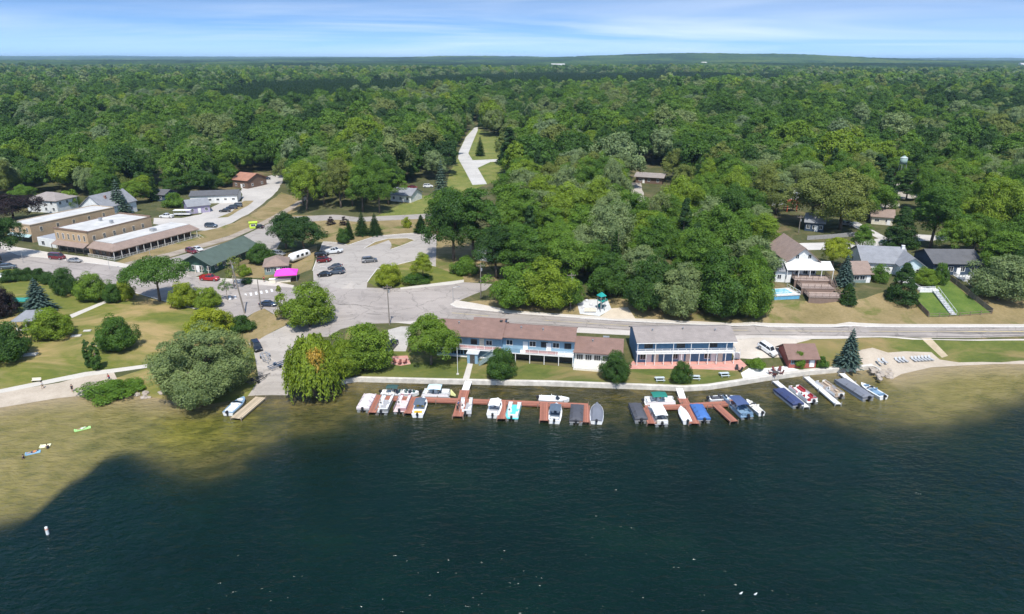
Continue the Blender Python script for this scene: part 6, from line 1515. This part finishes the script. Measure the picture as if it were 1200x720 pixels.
runabout((490,490),aL,'white motorboat with dark canopy and yellow seats',7.2,2.5,canopy=CV['slate'],seat=CV['yellow'],deck=BWHITE)
runabout((448,463.5),aM,'motorboat with dark green canopy moored behind the left dock',5.6,2.2,canopy=CV['dgreen'],deck=BWHITE)
runabout((466,463),aM,'small white motorboat moored right of the green canopied one',4.6,2.0,seat=CV['dgreen'])
tt_=pontoon_boat((495,464.5),aM,'white pontoon boat with a pale blue canopy and a yellow slide',6.2,2.6,canopy=CV['sky'],seat=CV['white'])
m=MB(); m.loft([[(3.0,-.5,.6),(3.0,.1,.6),(3.0,.1,1.7),(3.0,-.5,1.7)],[(4.0,-.5,.35),(4.0,.1,.35),(4.0,.1,.5),(4.0,-.5,.5)]]); m.build('slide',cv_('pale yellow plastic',(.75,.74,.32)),tt_)
pontoon_boat((546,488.5),aL+3,'open gray aluminium fishing pontoon beside the white gangway dock',6.4,2.4,seat=CV['white'],fence=plain('light aluminium panel',(.6,.61,.62),.5))
runabout((578,490.5),aV,'white cruiser with a white hardtop between the docks',7.0,2.6,hard=CV['white'],seat=CV['white'])
pontoon_boat((600,494),aV,'white pontoon boat with a turquoise floor and seats',6.4,2.6,seat=CV['white'],deckm=CV['teal'])
runabout((632,470),ang_of((632,470),(657,471)),'white motorboat with purple swim ladder moored behind the dock',6.2,2.3,seat=CV['white'],deck=BWHITE)
runabout((650,497),aV,'white motorboat with a dark slate canopy over the bow',7.0,2.6,canopy=CV['slate'],deck=CV['slate'],seat=CV['white'])
pontoon_boat((675.5,498.5),aV,'pontoon boat under a charcoal cover left of the last dock finger',7.0,2.55,cover=CV['dark'])
runabout((699.5,497.5),aV,'motorboat under a rounded slate gray cover at the end of the left docks',7.2,2.6,cover=CV['gray'])
pontoon_boat((752,496.5),aR+3,'pontoon boat under a dark cover at the left end of the right dock',7.0,2.5,cover=CV['dark'])
pontoon_boat((755,474),ang_of((755,474),(790,473.5)),'white pontoon boat with a sea green canopy',6.6,2.6,canopy=CV['green'],seat=CV['white'],deckm=BWHITE)
pontoon_boat((776,500.5),aR+4,'pontoon boat with a wide white hard canopy',6.8,2.6,canopy=CV['white'],style='hard')
runabout((806,497.5),aR+2,'small white covered motorboat beside the right dock walkway',5.6,1.9,cover=CV['white'])
pontoon_boat((825.5,496),aR+2,'pontoon boat under a royal blue cover',6.4,2.5,cover=CV['blue'])
runabout((831,470.5),ang_of((831,471),(853,469.5)),'low white speedboat moored behind the right dock',5.6,1.9,seat=CV['dark'],deck=CV['dark'])
pontoon_boat((876.5,491.5),aR+12,'big blue pontoon boat with a dusk blue canopy',8.4,2.7,canopy=CV['dblue'],seat=CV['steelblue'],deckm=CV['steelblue'],fence=CV['steelblue'])
runabout((893,487.5),aR+14,'narrow gray-white boat tied beside the big blue pontoon boat',5.6,1.6,deck=VINYL)
pontoon_boat((936,478.5),aRR+2,'pontoon boat under a navy cover at the first white dock',7.6,2.5,cover=CV['navy'])
pontoon_boat((953,474),aRR+2,'white pontoon boat with red seats at the first white dock',7.2,2.5,seat=CV['red'],deckm=BWHITE)
pontoon_boat((985,467.5),aRR+2,'white pontoon boat with tan seats at the second white dock',7.2,2.4,seat=CV['tan'],deckm=cv_('brown deck',(.3,.24,.2)))
pontoon_boat((1018,470),aRR+4,'long pontoon boat under a slate gray cover at the last white dock',9.2,2.7,cover=CV['gray'])
runabout((1036,468),aRR+6,'white and blue open motorboat at the last white dock',6.4,2.3,seat=CV['steelblue'],deck=CV['steelblue'],canopy=None)
runabout((268,488),ang_of((268,488),(288,469)),'white motorboat with blue stripe tied to the wooden ramp pier',6.6,2.4,seat=CV['white'],deck=BWHITE,accent=CV['steelblue'])
# ------------------------------------------------------------------ docks
POST=plain('dock pile wood',(.22,.17,.13),.9)
PILE=[MB().tube((0,0,-1.2),(0,0,.97),.085,n=8).mesh('post',m_) for m_ in (POST,STEEL)]
def dock(label,segs,mat,posts=True,name='boat_dock',z=.62,gang=(),postmat=None):
    p0=W(*segs[0][0],z); t=thing(name,label,'dock',(p0.x,p0.y,0))
    for a,b,wd in segs:
        a=W(*a,z)-p0;b=W(*b,z)-p0; L=math.hypot(b.x-a.x,b.y-a.y); ang=math.atan2(b.y-a.y,b.x-a.x)
        m=MB(); m.box(0,L,-wd/2,wd/2,-.0,.1); m.box(0,L,-wd/2+.02,-wd/2+.1,-.22,0); m.box(0,L,wd/2-.1,wd/2-.02,-.22,0)
        seg=m.build('walkway',mat,t,loc=(a.x,a.y,z-.1+.004*len(t.children)),rz=ang)
        n=max(1,int(L/4.5))
        for k in range(n+1):
            for s in(-1,1):
                q=a.lerp(b,k/n)+Vector((-math.sin(ang),math.cos(ang),0))*s*(wd/2+.07)
                put('post',PILE[0 if postmat is None else 1],t,(q.x,q.y,0))
    for a,b,wd,za,zb in gang:
        a=W(*a,za)-p0;b=W(*b,zb)-p0; a.z=za;b.z=zb
        m=MB(); m.bar(a,b,wd,.1); m.build('gangway',WHITE,t)
    return t
dock('long red-brown boat dock with six fingers in front of the long motel',[((452,466.3),(573,470.5),1.7),((573,470.5),(690,475.3),1.7),((446.5,463.5),(437,484),1.6),((487,467),(478.5,485),1.6),((545.3,458),(537,488.5),2.0),((589.3,471.5),(588.3,491.5),1.7),((638.5,473.5),(638.2,493.5),1.7),((686.2,476),(686.2,495.5),1.8)],WOODRED,gang=[((549.5,447),(545.5,458.5),1.5,1.0,.66)])
dock('red-brown cross-shaped boat dock in front of the blue motel',[((800.5,466.5),(814.5,496),2.0),((757,477.5),(800,476),1.7),((802,475.5),(853,472.3),1.8),((851,472.5),(872,468.5),1.8),((758.5,478),(764.5,496.5),1.7),((840,475),(861,494),1.6)],WOODRED,gang=[((796.5,455),(800.5,466.8),1.4,1.0,.66)])
DW=plain('pale gray dock boards',(.62,.60,.57),.8)
dock('narrow white dock, first of three right of the gravel patio',[((909,446),(946,476.5),1.25)],DW,postmat=STEEL)
dock('narrow white dock, second of three right of the gravel patio',[((945.5,441),(983,473),1.25)],DW,postmat=STEEL)
dock('narrow white dock, third of three right of the gravel patio',[((987,437),(1013,459),1.25)],DW,postmat=STEEL)
dock('tan wooden pier at the foot of the boat ramp',[((306,466),(277,490.5),2.2)],plank_mat('tan pier boards',(.45,.36,.25)))
# seawall
t=MB(); pts=[]
for k in np.linspace(402,1030,150):
    x=float(np.interp(k,[s[0] for s in SHORE],_sh[:,0])); pts.append((x,float(shore_y(x))))
secs=[]
for i,(x,y) in enumerate(pts):
    a=pts[max(0,i-1)];b=pts[min(len(pts)-1,i+1)]; d=Vector((b[0]-a[0],b[1]-a[1])).normalized(); n=Vector((-d.y,d.x))
    o=.03; secs.append([(x-n.x*.06,y-n.y*.06,-1),(x-n.x*.02,y-n.y*.02,.99),(x+n.x*.55,y+n.y*.55,.99),(x+n.x*.5,y+n.y*.5,-1)])
t.loft(secs); tag(t.build('seawall',plain('pale seawall concrete',(.56,.52,.46),.9,var=.25,scale=.7)),'long pale concrete seawall along the lake edge','seawall')
# rocks at the end of the wall and along the shore
ROCKM=plain('lake rock',(.34,.29,.24),.95,var=.3,scale=2); rock_me=[]
for s in range(4):
    bm=bmesh.new(); bmesh.ops.create_icosphere(bm,subdivisions=2,radius=.5); rg=random.Random(s)
    for v in bm.verts: v.co*= rg.uniform(.78,1.12); v.co.z*=.7
    me=bpy.data.meshes.new('rock'); bm.to_mesh(me); bm.free(); me.materials.append(ROCKM); rock_me.append(me)
rg=random.Random(4)
for i in range(34):
    if i<22: a,b=rg.uniform(1022,1046),0; b=445-abs(a-1036)*.55+rg.uniform(-8,2); lb='rough brown rock in the heap at the right end of the seawall'; g='rocks at the end of the seawall'
    else: a=rg.uniform(160,200); b=466-(a-160)*.12+rg.uniform(-3,3); lb='shore rock between the green thicket and the big willow'; g='rocks on the park shore'
    p=P(a,b); s=rg.uniform(.5,1.5); o=put('rock',rock_me[i%4],None,(p.x,p.y,max(p.z,0)+.08*s),rg.uniform(0,6),(s*1.2,s,s)); tag(o,lb,'rock',g)
# ------------------------------------------------------------------ poles
def pole(px,base,top,label,name='utility_pole',arm=True,r=.14,lean=0,lamp=False,mat=None):
    p=P(px,base); h=max(2,top_z(p,top)-p.z); t=thing(name,label,'pole' if not lamp else 'street lamp',p,R(5))
    m=MB(); m.tube((0,0,-.8),(lean,0,h),r*1.15,r*.75,9); m.build('shaft',mat or plain('grayed pole wood',(.22,.19,.16),.95),t)
    if arm:
        q=MB(); q.bar((lean-1.1,0,h-.7),(lean+1.1,0,h-.7),.12); q.build('crossarm',mat or POST,t)
        i_=MB()
        for x in(-1,-.4,.4,1): i_.tube((lean+x,0,h-.64),(lean+x,0,h-.42),.05,n=6)
        i_.build('insulator',STEEL,t)
        z_=MB(); z_.tube((lean+.28,0,h-2.1),(lean+.28,0,h-1.3),.2,n=8); z_.build('transformer',STEEL,t)
    if lamp:
        q=MB(); q.tube((lean,0,h-.1),(lean+1.4,0,h+.15),.05,n=6); q.build('lamp_arm',STEEL,t); q=MB(); q.cbox(lean+1.6,0,h+.12,.6,.24,.12); q.build('lamp_head',STEEL,t)
    return t
pole(288,368,306,'tall leaning utility pole between the street and the boat ramp',lean=-1.9,r=.2)
pole(306.5,363.5,328,'bare shorter pole at the corner by the dark waiting car',arm=False)
pole(457,381,334,'utility pole at the roadside left of the long motel')
pole(531.5,355,337,'lamp post where the wide road narrows',name='street_lamp',arm=False,lamp=True,r=.08,mat=STEEL)
pole(564,350,309,'utility pole at the front of the wood near the side lane')
pole(669,362,320,'utility pole among the front trees left of the play area')
pole(936,273,252,'utility pole on the hillside left of the blue cottage')
pole(28,309,296,'small street lamp on the kerb at the far left',name='street_lamp',arm=False,lamp=True,r=.07,mat=STEEL)
pole(129,316,303,'street lamp on the corner in front of the porch restaurant',name='street_lamp',arm=False,lamp=True,r=.07,mat=STEEL)
pole(178,309,293,'street lamp beside the railway tracks',name='street_lamp',arm=False,lamp=True,r=.07,mat=STEEL)
p=P(537,439); h=top_z(p,407)-p.z; t=thing('flagpole','slim white flagpole on the lawn left of the concrete path','flagpole',p); MB().tube((0,0,-.3),(0,0,h),.06,.035,8).build('shaft',WHITE,t); MB().ball((0,0,h+.08),.1,.1,.1,8,6).build('finial',plain('brass finial',(.5,.38,.12),.3,.8),t); MB().cbox(.0,0,.1,.5,.5,.2).build('base',CONC,t)
# ------------------------------------------------------------------ fences
def fence(label,pts,h,mat,step=2.4,board=True,name='yard_fence'):
    w_=line(pts,step); t=thing(name,label,'fence',w_[0]); o=w_[0]; m=MB(); q=MB()
    for a,b in zip(w_,w_[1:]):
        a=a-o;b=b-o
        if board: m.add([(a.x,a.y,a.z-.2),(b.x,b.y,b.z-.2),(b.x,b.y,b.z+h*.95),(a.x,a.y,a.z+h*.95)],[(0,1,2,3)]); 
        else:
            for k in(.35,.85): m.bar(a+Vector((0,0,h*k)),b+Vector((0,0,h*k)),.06,.1)
    for a in w_: a=a-o; q.bar(a-Vector((0,0,.3)),a+Vector((0,0,h)),.12)
    b_=m.build('boards' if board else 'rail',mat,t)
    if board: s=b_.modifiers.new('thickness','SOLIDIFY'); s.thickness=.05
    q.build('post',mat,t); return t
FB=plain('brown fence boards',(.2,.155,.115),.9,var=.25); 
fence('brown board fence down the left side of the fenced green yard',[(1067,349),(1088,371)],1.5,FB)
fence('low wire-like brown fence along the bottom of the green yard',[(1089,371.5),(1125,370.5),(1162,367.5)],1.2,FB,board=False)
fence('brown board fence down the right side of the green yard',[(1107,323),(1135,345),(1163,367)],1.5,FB)
fence('white picket fence at the top of the green yard',[(1094,334),(1110,328)],1.1,WHITE,1.2,False,'picket_fence')
fence('gray board fence in front of the blue cottage',[(946,281),(975,279),(1004,276)],1.5,plain('gray fence boards',(.28,.27,.26),.9))
p=P(1088,339); t=thing('stair_platform','white wooden platform with a long stair down the green yard','stairs',p); q=P(1118,369)-p
MB().box(-3,2.2,-1.4,1.4,-.3,.35).build('platform',WHITE,t); railing(t,[(-3,1.4,.35),(-3,-1.4,.35),(1,-1.4,.35)],1,WHITE,'platform_railing',1.2,.2); stairs(t,(q.x,q.y,q.z+.15),(1.2,-1.2,.3),1.3,plain('pale gray stair paint',(.55,.56,.56)))
# ------------------------------------------------------------------ lawn and beach furniture
def picnic(px,py,ang,label):
    p=P(px,py); t=thing('picnic_table',label,'picnic table',p,R(ang),'picnic tables on the motel lawn'); M_=plain('pale blue-gray boards',(.47,.53,.55),.8)
    m=MB(); 
    for y in(-.3,-.1,.1,.3): m.cbox(0,y,.75,2.0,.18,.05)
    m.build('table_top',M_,t)
    bm_=MB().cbox(0,-.04,.44,2.0,.3,.05).mesh('bench',M_)
    for s in(-1,1): put('bench',bm_,t,(0,s*.72,0))
    lg=MB()
    lg.bar((0,-.78,0),(0,-.2,.74),.08); lg.bar((0,.78,0),(0,.2,.74),.08); lg.bar((0,-.8,.4),(0,.8,.4),.08)
    me=lg.mesh('leg_frame',M_)
    for x in(-.75,.75): put('leg_frame',me,t,(x,0,0))
picnic(773.5,446,3,'pale picnic table left of the small lawn tree'); picnic(815,444,-4,'pale picnic table right of the small lawn tree'); picnic(849,440.5,6,'pale picnic table nearest the white gravel patio')
def chair_mesh(key,mat,lounge=False):
    m=MB(); b=MB(); l=MB().bar((0,0,0),(0,0,.4),.07)
    if lounge: m.cbox(.25,0,.36,1.3,.6,.06); b.loft([[(-.4,-.3,.36),(-.4,.3,.36),(-.34,.3,.36),(-.34,-.3,.36)],[(-.85,-.3,.85),(-.85,.3,.85),(-.79,.3,.88),(-.79,-.3,.88)]])
    else: m.cbox(.05,0,.38,.6,.6,.06); m.box(-.25,.35,-.38,-.28,.58,.63); m.box(-.25,.35,.28,.38,.58,.63); b.loft([[(-.28,-.3,.36),(-.28,.3,.36),(-.22,.3,.36),(-.22,-.3,.36)],[(-.55,-.27,1.05),(-.55,.27,1.05),(-.49,.27,1.05),(-.49,-.27,1.05)]])
    return m.mesh('seat',mat),b.mesh('backrest',mat),l.mesh('leg',mat)
def chairs(spots,mat,label_f,group,name='lawn_chair',lounge=False,z=None):
    s,b,l=chair_mesh(name,mat,lounge)
    for i,(px,py,ang) in enumerate(spots):
        p=P(px,py) if z is None else W(px,py,z); t=thing(name,label_f(i),'chair',p,R(ang),group); put('seat',s,t);put('backrest',b,t)
        for x in(.28 if not lounge else .75,-.22):
            for y in(-.27,.27): put('leg',l,t,(x,y,0))
BR=plain('brown red plastic',(.16,.05,.04),.6)
chairs([(903,438,0),(907.5,435,-70),(914,434.5,-120),(916,438.5,180),(908,441,80)],BR,lambda i:['left brown-red chair of the ring','upper left brown-red chair of the ring','upper right brown-red chair of the ring','right brown-red chair of the ring','front brown-red chair of the ring'][i]+' round the fire table on white gravel','chairs round the fire table','patio_chair')
p=P(909.5,438.3); t=thing('fire_table','low round dark fire table inside the ring of brown-red chairs','table',p); MB().tube((0,0,0),(0,0,.45),.35,.45,12).build('base',BR,t); MB().tube((0,0,.45),(0,0,.52),.7,n=16).build('table_top',DARK,t)
WDK=plain('dark slat wood',(.09,.07,.06),.8)
sx=[1032,1037,1052,1056.5,1061,1071,1075,1079,1083,1087,1091]
chairs([(x,424.8-(x-1032)*.062,-78) for x in sx],plain('grayed lounge boards',(.40,.41,.42),.7),lambda i:ordw[i]+' gray lounge chair from the left on the small sandy beach','lounge chairs on the small beach','lounge_chair',True)
chairs([(864,433,-100),(868,435.5,200)],BLACKP,lambda i:['left','right'][i]+' black chair at the corner of the red patio','black chairs by the patio')
chairs([(463,426,-60),(469,427.5,-110),(475,426.5,-140)],BR,lambda i:['left','middle','right'][i]+' dark chair on the small brick patio by the lawn tree','dark chairs on the brick patio')
mp=[(679+7*i,421.6+.55*i,-90) for i in range(5)]
chairs(mp,BLACKP,lambda i:ordw[i]+' dark chair from the left on the white motel porch','chairs on the motel porch','porch_chair',False,1.5)
# play area
p=P(696,364); t=thing('entrance_sign','blank cream sign board at the front of the play area','sign',P(692,366.5)); MB().box(-1.6,1.6,-.08,.08,.3,1.3).build('board',CREAM,t); pm=MB().bar((0,0,-.3),(0,0,1.3),.14).mesh('post',WHITE); put('post',pm,t,(-1.65,0,0)); put('post',pm,t,(1.65,0,0))
p=P(704,360.5); t=thing('play_slide','teal curved slide on a small play tower','slide',p,R(-60)); TS=plain('teal slide plastic',(.02,.30,.27),.4)
m=MB(); secs=[]
for k in range(12):
    a=k/11; ang=a*3.4; r=1.2; z=2.6*(1-a)+.25; x=r*math.cos(ang)+.9*a; y=r*math.sin(ang); dx,dy=math.cos(ang),math.sin(ang)
    secs.append([(x-dx*.5,y-dy*.5,z+.35),(x-dx*.4,y-dy*.4,z),(x+dx*.4,y+dy*.4,z),(x+dx*.5,y+dy*.5,z+.35),(x+dx*.45,y+dy*.45,z-.06),(x-dx*.45,y-dy*.45,z-.06)])
m.loft(secs).build('slide_chute',TS,t)
MB().box(.6,2.2,-1.6,-.1,2.5,2.65).build('platform',TS,t); MB().add([(.4,-1.8,3.9),(2.4,-1.8,3.9),(2.4,.1,3.9),(.4,.1,3.9),(1.4,-.85,4.9)],[(0,1,4),(1,2,4),(2,3,4),(3,0,4),(3,2,1,0)]).build('roof',TS,t)
pm=MB().bar((0,0,-.3),(0,0,3.9),.12).mesh('post',STEEL)
for x,y in((.7,-1.5),(2.1,-1.5),(.7,-.2),(2.1,-.2)): put('post',pm,t,(x,y,0))
rg=random.Random(9)
for i,(a,b,s,lb) in enumerate(((681,355,1.6,'tall pale boulder at the left back of the play area'),(684,361,1.0,'pale boulder in the middle left of the play area'),(693,358,.9,'pale boulder in the centre of the play area'),(688,352.8,.8,'small pale boulder at the back of the play area'))):
    p=P(a,b); o=put('boulder',rock_me[i],None,(p.x,p.y,p.z+.2*s),i,(s*1.2,s,s*1.5)); setmat(o,plain('pale boulder',(.6,.59,.6),.9)); tag(o,lb,'boulder')
# park bits
p=P(44,448.5); t=thing('park_bench','wooden park bench on the lawn above the beach path','bench',p,R(8)); MB().box(-.9,.9,-.25,.2,.42,.48).build('seat',CREAM,t); MB().box(-.9,.9,.18,.24,.5,.9).build('backrest',CREAM,t); pm=MB().box(-.04,.04,-.22,.2,-.1,.42).mesh('leg',DARK); put('leg',pm,t,(-.75,0,0)); put('leg',pm,t,(.75,0,0))
for (a,b,s,lb) in ((36,417,1.4,'flat stone slab on the lawn beside the olive tree'),(90,395,1.0,'flat pale stone slab right of the pavilion tree'),(103,389,.8,'small pale stone slab left of the round maple'),(119,406,.9,'low dark stone beside the round maple')):
    p=P(a,b); o=MB().cbox(0,0,.12,2.2*s,1.1*s,.3).build('stone_slab',CONC,None,bevel=.06,loc=p,rz=.2); tag(o,lb,'stone slab')
p=P(112,451); o=put('boulder',rock_me[1],None,(p.x,p.y,p.z+.25),0,(1.3,1.1,1.1)); tag(o,'dark boulder on the sand above the green thicket','boulder')
p=W(57,627,0); t=thing('marker_buoy','white marker buoy floating alone in the dark water','buoy',p); MB().tube((0,0,-.6),(0,0,1.25),.22,.2,12).build('tube',BWHITE,t); MB().tube((0,0,.85),(0,0,.98),.225,n=12).build('band',plain('orange band',(.7,.2,.02)),t); MB().tube((0,0,1.25),(0,0,1.33),.2,.08,12).build('cap',BWHITE,t)
# ------------------------------------------------------------------ people
SKIN=plain('skin',(.42,.25,.17),.6); HAIRD=plain('dark hair',(.035,.022,.016),.8)
def skin_person(label,loc,rz,pose,shirt,shorts,group=None,hair=HAIRD):
    """one continuous body grown over a posed skeleton, then hair and clothes as children"""
    J=pose
    E=[('pel','chest'),('chest','neck'),('neck','head'),('head','crown'),('chest','shl'),('shl','ell'),('ell','wrl'),('wrl','pal'),('chest','shr'),('shr','elr'),('elr','wrr'),('wrr','par'),('pel','hil'),('hil','knl'),('knl','anl'),('anl','tol'),('pel','hir'),('hir','knr'),('knr','anr'),('anr','tor')]
    rad={'pel':.15,'chest':.15,'neck':.06,'head':.095,'crown':.085,'shl':.07,'ell':.045,'wrl':.032,'pal':.035,'shr':.07,'elr':.045,'wrr':.032,'par':.035,'hil':.095,'knl':.06,'anl':.042,'tol':.04,'hir':.095,'knr':.06,'anr':.042,'tor':.04}
    names=list(rad); J=dict(J); verts=[Vector(J[n]) for n in names]; edges=[(names.index(a),names.index(b)) for a,b in E]; radii=[rad[n] for n in names]
    for s in('l','r'):
        w=Vector(J['wr'+s]);p=Vector(J['pa'+s]); d=(p-w).normalized(); sd=d.cross(Vector((1,0,.2))).normalized(); pi=names.index('pa'+s)
        for k,(off,ln) in enumerate(((-.035,.075),(-.012,.09),(.012,.085),(.034,.065))):
            v1=p+d*ln*.5+sd*off; v2=p+d*ln+sd*off*1.1+Vector((.012,0,0)); verts+= [v1,v2]; radii+=[.009,.008]; edges+=[(pi,len(verts)-2),(len(verts)-2,len(verts)-1)]
        v1=w.lerp(p,.5)+sd*-.05; v2=v1+d*.05+sd*-.015; verts+=[v1,v2]; radii+=[.011,.009]; edges+=[(names.index('wr'+s),len(verts)-2),(len(verts)-2,len(verts)-1)]
    me=bpy.data.meshes.new('person'); me.from_pydata([tuple(v) for v in verts],edges,[])
    o=bpy.data.objects.new('person',me); COL.objects.link(o); sm=o.modifiers.new('skin','SKIN'); sub=o.modifiers.new('sub','SUBSURF'); sub.levels=1; sub.render_levels=1
    for i,r in enumerate(radii): me.skin_vertices[0].data[i].radius=(r,r)
    me.skin_vertices[0].data[0].use_root=True
    dg=bpy.context.evaluated_depsgraph_get(); nm=bpy.data.meshes.new_from_object(o.evaluated_get(dg)); o.modifiers.clear(); o.data=nm; nm.materials.clear(); nm.materials.append(SKIN)
    nm.polygons.foreach_set('use_smooth',[True]*len(nm.polygons))
    o.location=loc; o.rotation_euler[2]=rz; tag(o,label,'person',group)
    h=Vector(J['head']); c=Vector(J['crown']); f=Vector((1,0,0)) if abs((c-h).normalized().x)<.7 else Vector((0,0,1)); mid=h.lerp(c,.45)
    MB().ball(mid-f*.025+(c-h)*.15,.115,.115,.125,12,8).build('hair',hair,o,True)
    m=MB(); 
    for s in(-1,1): m.ball(mid+f*.095+f.cross(c-h).normalized()*.035*s,.014,.014,.014,6,4)
    m.build('eyes',BLACKP,o); MB().ball(mid+f*.11-(c-h)*.25,.02,.018,.025,6,4).build('nose',SKIN,o); MB().ball(mid+f*.098-(c-h)*.55,.012,.03,.01,6,4).build('mouth',plain('lips',(.3,.1,.09)),o)
    ch=Vector(J['chest']);pe=Vector(J['pel'])
    m=MB(); m.tube(pe,ch,.165,.185,12); m.tube(ch,Vector(J['neck']).lerp(ch,.3),.185,.1,12)
    for s in('l','r'): m.tube(J['sh'+s],Vector(J['sh'+s]).lerp(Vector(J['el'+s]),.55),.085,.07,10)
    m.build('shirt',shirt,o)
    m=MB(); m.tube(pe+(ch-pe)*.12,pe-(ch-pe)*.18,.17,.175,12)
    for s in('l','r'): m.tube(Vector(J['hi'+s])+(ch-pe)*.05,Vector(J['hi'+s]).lerp(Vector(J['kn'+s]),.7),.12,.09,10)
    m.build('shorts',shorts,o); return o
def stand(step=0.0,bend=0.0):
    return dict(pel=(0,0,.95),chest=(bend*.3,0,1.32),neck=(bend*.4,0,1.5),head=(.02+bend*.45,0,1.6),crown=(.02+bend*.48,0,1.72),shl=(bend*.33,.2,1.42),ell=(.02+bend*.4,.27,1.13),wrl=(.1+bend*.6,.25,.9),pal=(.13+bend*.7,.24,.83),shr=(bend*.33,-.2,1.42),elr=(-.02+bend*.4,-.27,1.13),wrr=(.06+bend*.6,-.26,.9),par=(.08+bend*.7,-.25,.83),hil=(0,.1,.9),knl=(step*.5+.03,.11,.5),anl=(step,.11,.09),tol=(step+.16,.12,.04),hir=(0,-.1,.9),knr=(-step*.4+.04,-.11,.5),anr=(-step,-.11,.09),tor=(-step+.16,-.12,.04))
lie=dict(pel=(0,0,.1),chest=(-.38,0,.18),neck=(-.56,0,.24),head=(-.66,0,.29),crown=(-.77,0,.33),shl=(-.44,.19,.17),ell=(-.25,.36,.12),wrl=(.0,.38,.12),pal=(.08,.37,.12),shr=(-.44,-.19,.17),elr=(-.25,-.36,.12),wrr=(.0,-.38,.12),par=(.08,-.37,.12),hil=(.06,.1,.1),knl=(.45,.13,.2),anl=(.85,.12,.08),tol=(.98,.13,.14),hir=(.06,-.1,.1),knr=(.45,-.13,.14),anr=(.85,-.12,.08),tor=(.98,-.13,.14))
cl=lambda n,c:plain(n,c,.9)
skin_person('person in dark clothes standing on the sand near the water',P(86,460),R(-80),stand(.08),cl('dark shirt',(.03,.03,.04)),cl('black shorts',(.02,.02,.025)))
skin_person('person in a red top bending on the path above the thicket',P(129.5,447.5),R(170),stand(.12,.5),cl('red shirt',(.35,.04,.04)),cl('blue shorts',(.05,.09,.2)))
skin_person('person in white walking on the beach path',P(51,456.5),R(10),stand(.2),cl('white shirt',(.7,.7,.68)),cl('tan shorts',(.35,.27,.18)))
skin_person('person in a red shirt standing beside the serving counter',P(310,331),R(-70),stand(.05),cl('red shirt',(.35,.04,.04)),cl('black shorts',(.02,.02,.025)))
skin_person('person in a blue shirt crouching over on the red-brown dock, upper of two',W(537.6,478.5,.62),R(30),stand(.1,.45),cl('blue shirt',(.05,.1,.25)),cl('black shorts',(.02,.02,.025)))
skin_person('person in a dark shirt standing on the red-brown dock, lower of two',W(536.8,482.5,.62),R(-60),stand(.06),cl('dark shirt',(.03,.03,.04)),cl('black shorts',(.02,.02,.025)))
def floatie(px,py,label,c,ang,L=1.9,Wd=.8):
    p=W(px,py,0); t=thing('pool_float',label,'float',(p.x,p.y,0),R(ang)); M_=cl('float '+c[0],c[1])
    m=MB()
    for s in(-1,0,1): m.tube((-L/2,s*Wd/3,.06),(L/2,s*Wd/3,.06),Wd/5.2,n=10)
    m.build('mattress',M_,t); MB().tube((-L/2,-Wd/2.2,.16),(-L/2,Wd/2.2,.16),.14,n=10).build('pillow',M_,t); return p
p=floatie(98,504,'long lime green float carrying a lying person',('lime',(.35,.62,.22)),35,2.6,.8); skin_person('person lying on the lime green float',(p.x,p.y,.12),R(35)+PI,lie,cl('pale green shirt',(.4,.55,.35)),cl('white shorts',(.7,.7,.68)))
p=floatie(54.5,524,'pale yellow float pushed by a wading person',('pale yellow',(.72,.7,.45)),20,1.6,1.0)
p=floatie(40,532,'blue float carrying a lying person beside the yellow one',('blue',(.2,.36,.5)),30,2.2,.9); skin_person('person in orange lying on the blue float',(p.x,p.y,.12),R(30)+PI,lie,cl('orange shirt',(.6,.22,.08)),cl('navy shorts',(.03,.04,.1)))
st_=stand(.0,.2)
q=W(57,526.5,0); skin_person('person in dark swimwear wading behind the pale yellow float',(q.x,q.y,-.85),R(150),st_,cl('dark shirt',(.03,.03,.04)),cl('black shorts',(.02,.02,.025)))
q=W(28,538.5,0); skin_person('person in dark swimwear wading left of the blue float',(q.x,q.y,-.9),R(20),st_,cl('dark shirt',(.03,.03,.04)),cl('black shorts',(.02,.02,.025)))
# gulls on the water
GW=plain('gull white',(.8,.8,.78),.8); GG=plain('gull gray',(.35,.36,.38),.8)
for (a,b,lb) in ((869,696,'white gull floating on the dark water, left of the pair near the bottom'),(886,697,'white gull floating on the dark water, right of the pair near the bottom')):
    p=W(a,b,0); m=MB(); m.loft([[(-.26,-.01,.12),(-.26,.01,.12),(-.26,.01,.14),(-.26,-.01,.14)],[(-.1,-.08,.02),(-.1,.08,.02),(-.1,.07,.17),(-.1,-.07,.17)],[(.08,-.09,.0),(.08,.09,.0),(.08,.07,.17),(.08,-.07,.17)],[(.17,-.05,.08),(.17,.05,.08),(.15,.04,.24),(.15,-.04,.24)],[(.24,-.04,.2),(.24,.04,.2),(.22,.03,.3),(.22,-.03,.3)],[(.32,-.01,.23),(.32,.01,.23),(.32,.01,.25),(.32,-.01,.25)]])
    o=m.build('gull',GW,None,True,loc=p,rz=.4); tag(o,lb,'gull')
    w_=MB(); 
    for s in(-1,1): w_.loft([[(-.24,s*.02,.15),(-.24,s*.05,.14),(-.24,s*.05,.16),(-.24,s*.02,.17)],[(.02,s*.05,.14),(.02,s*.1,.08),(.02,s*.1,.12),(.02,s*.05,.18)]])
    w_.build('wing',GG,o)
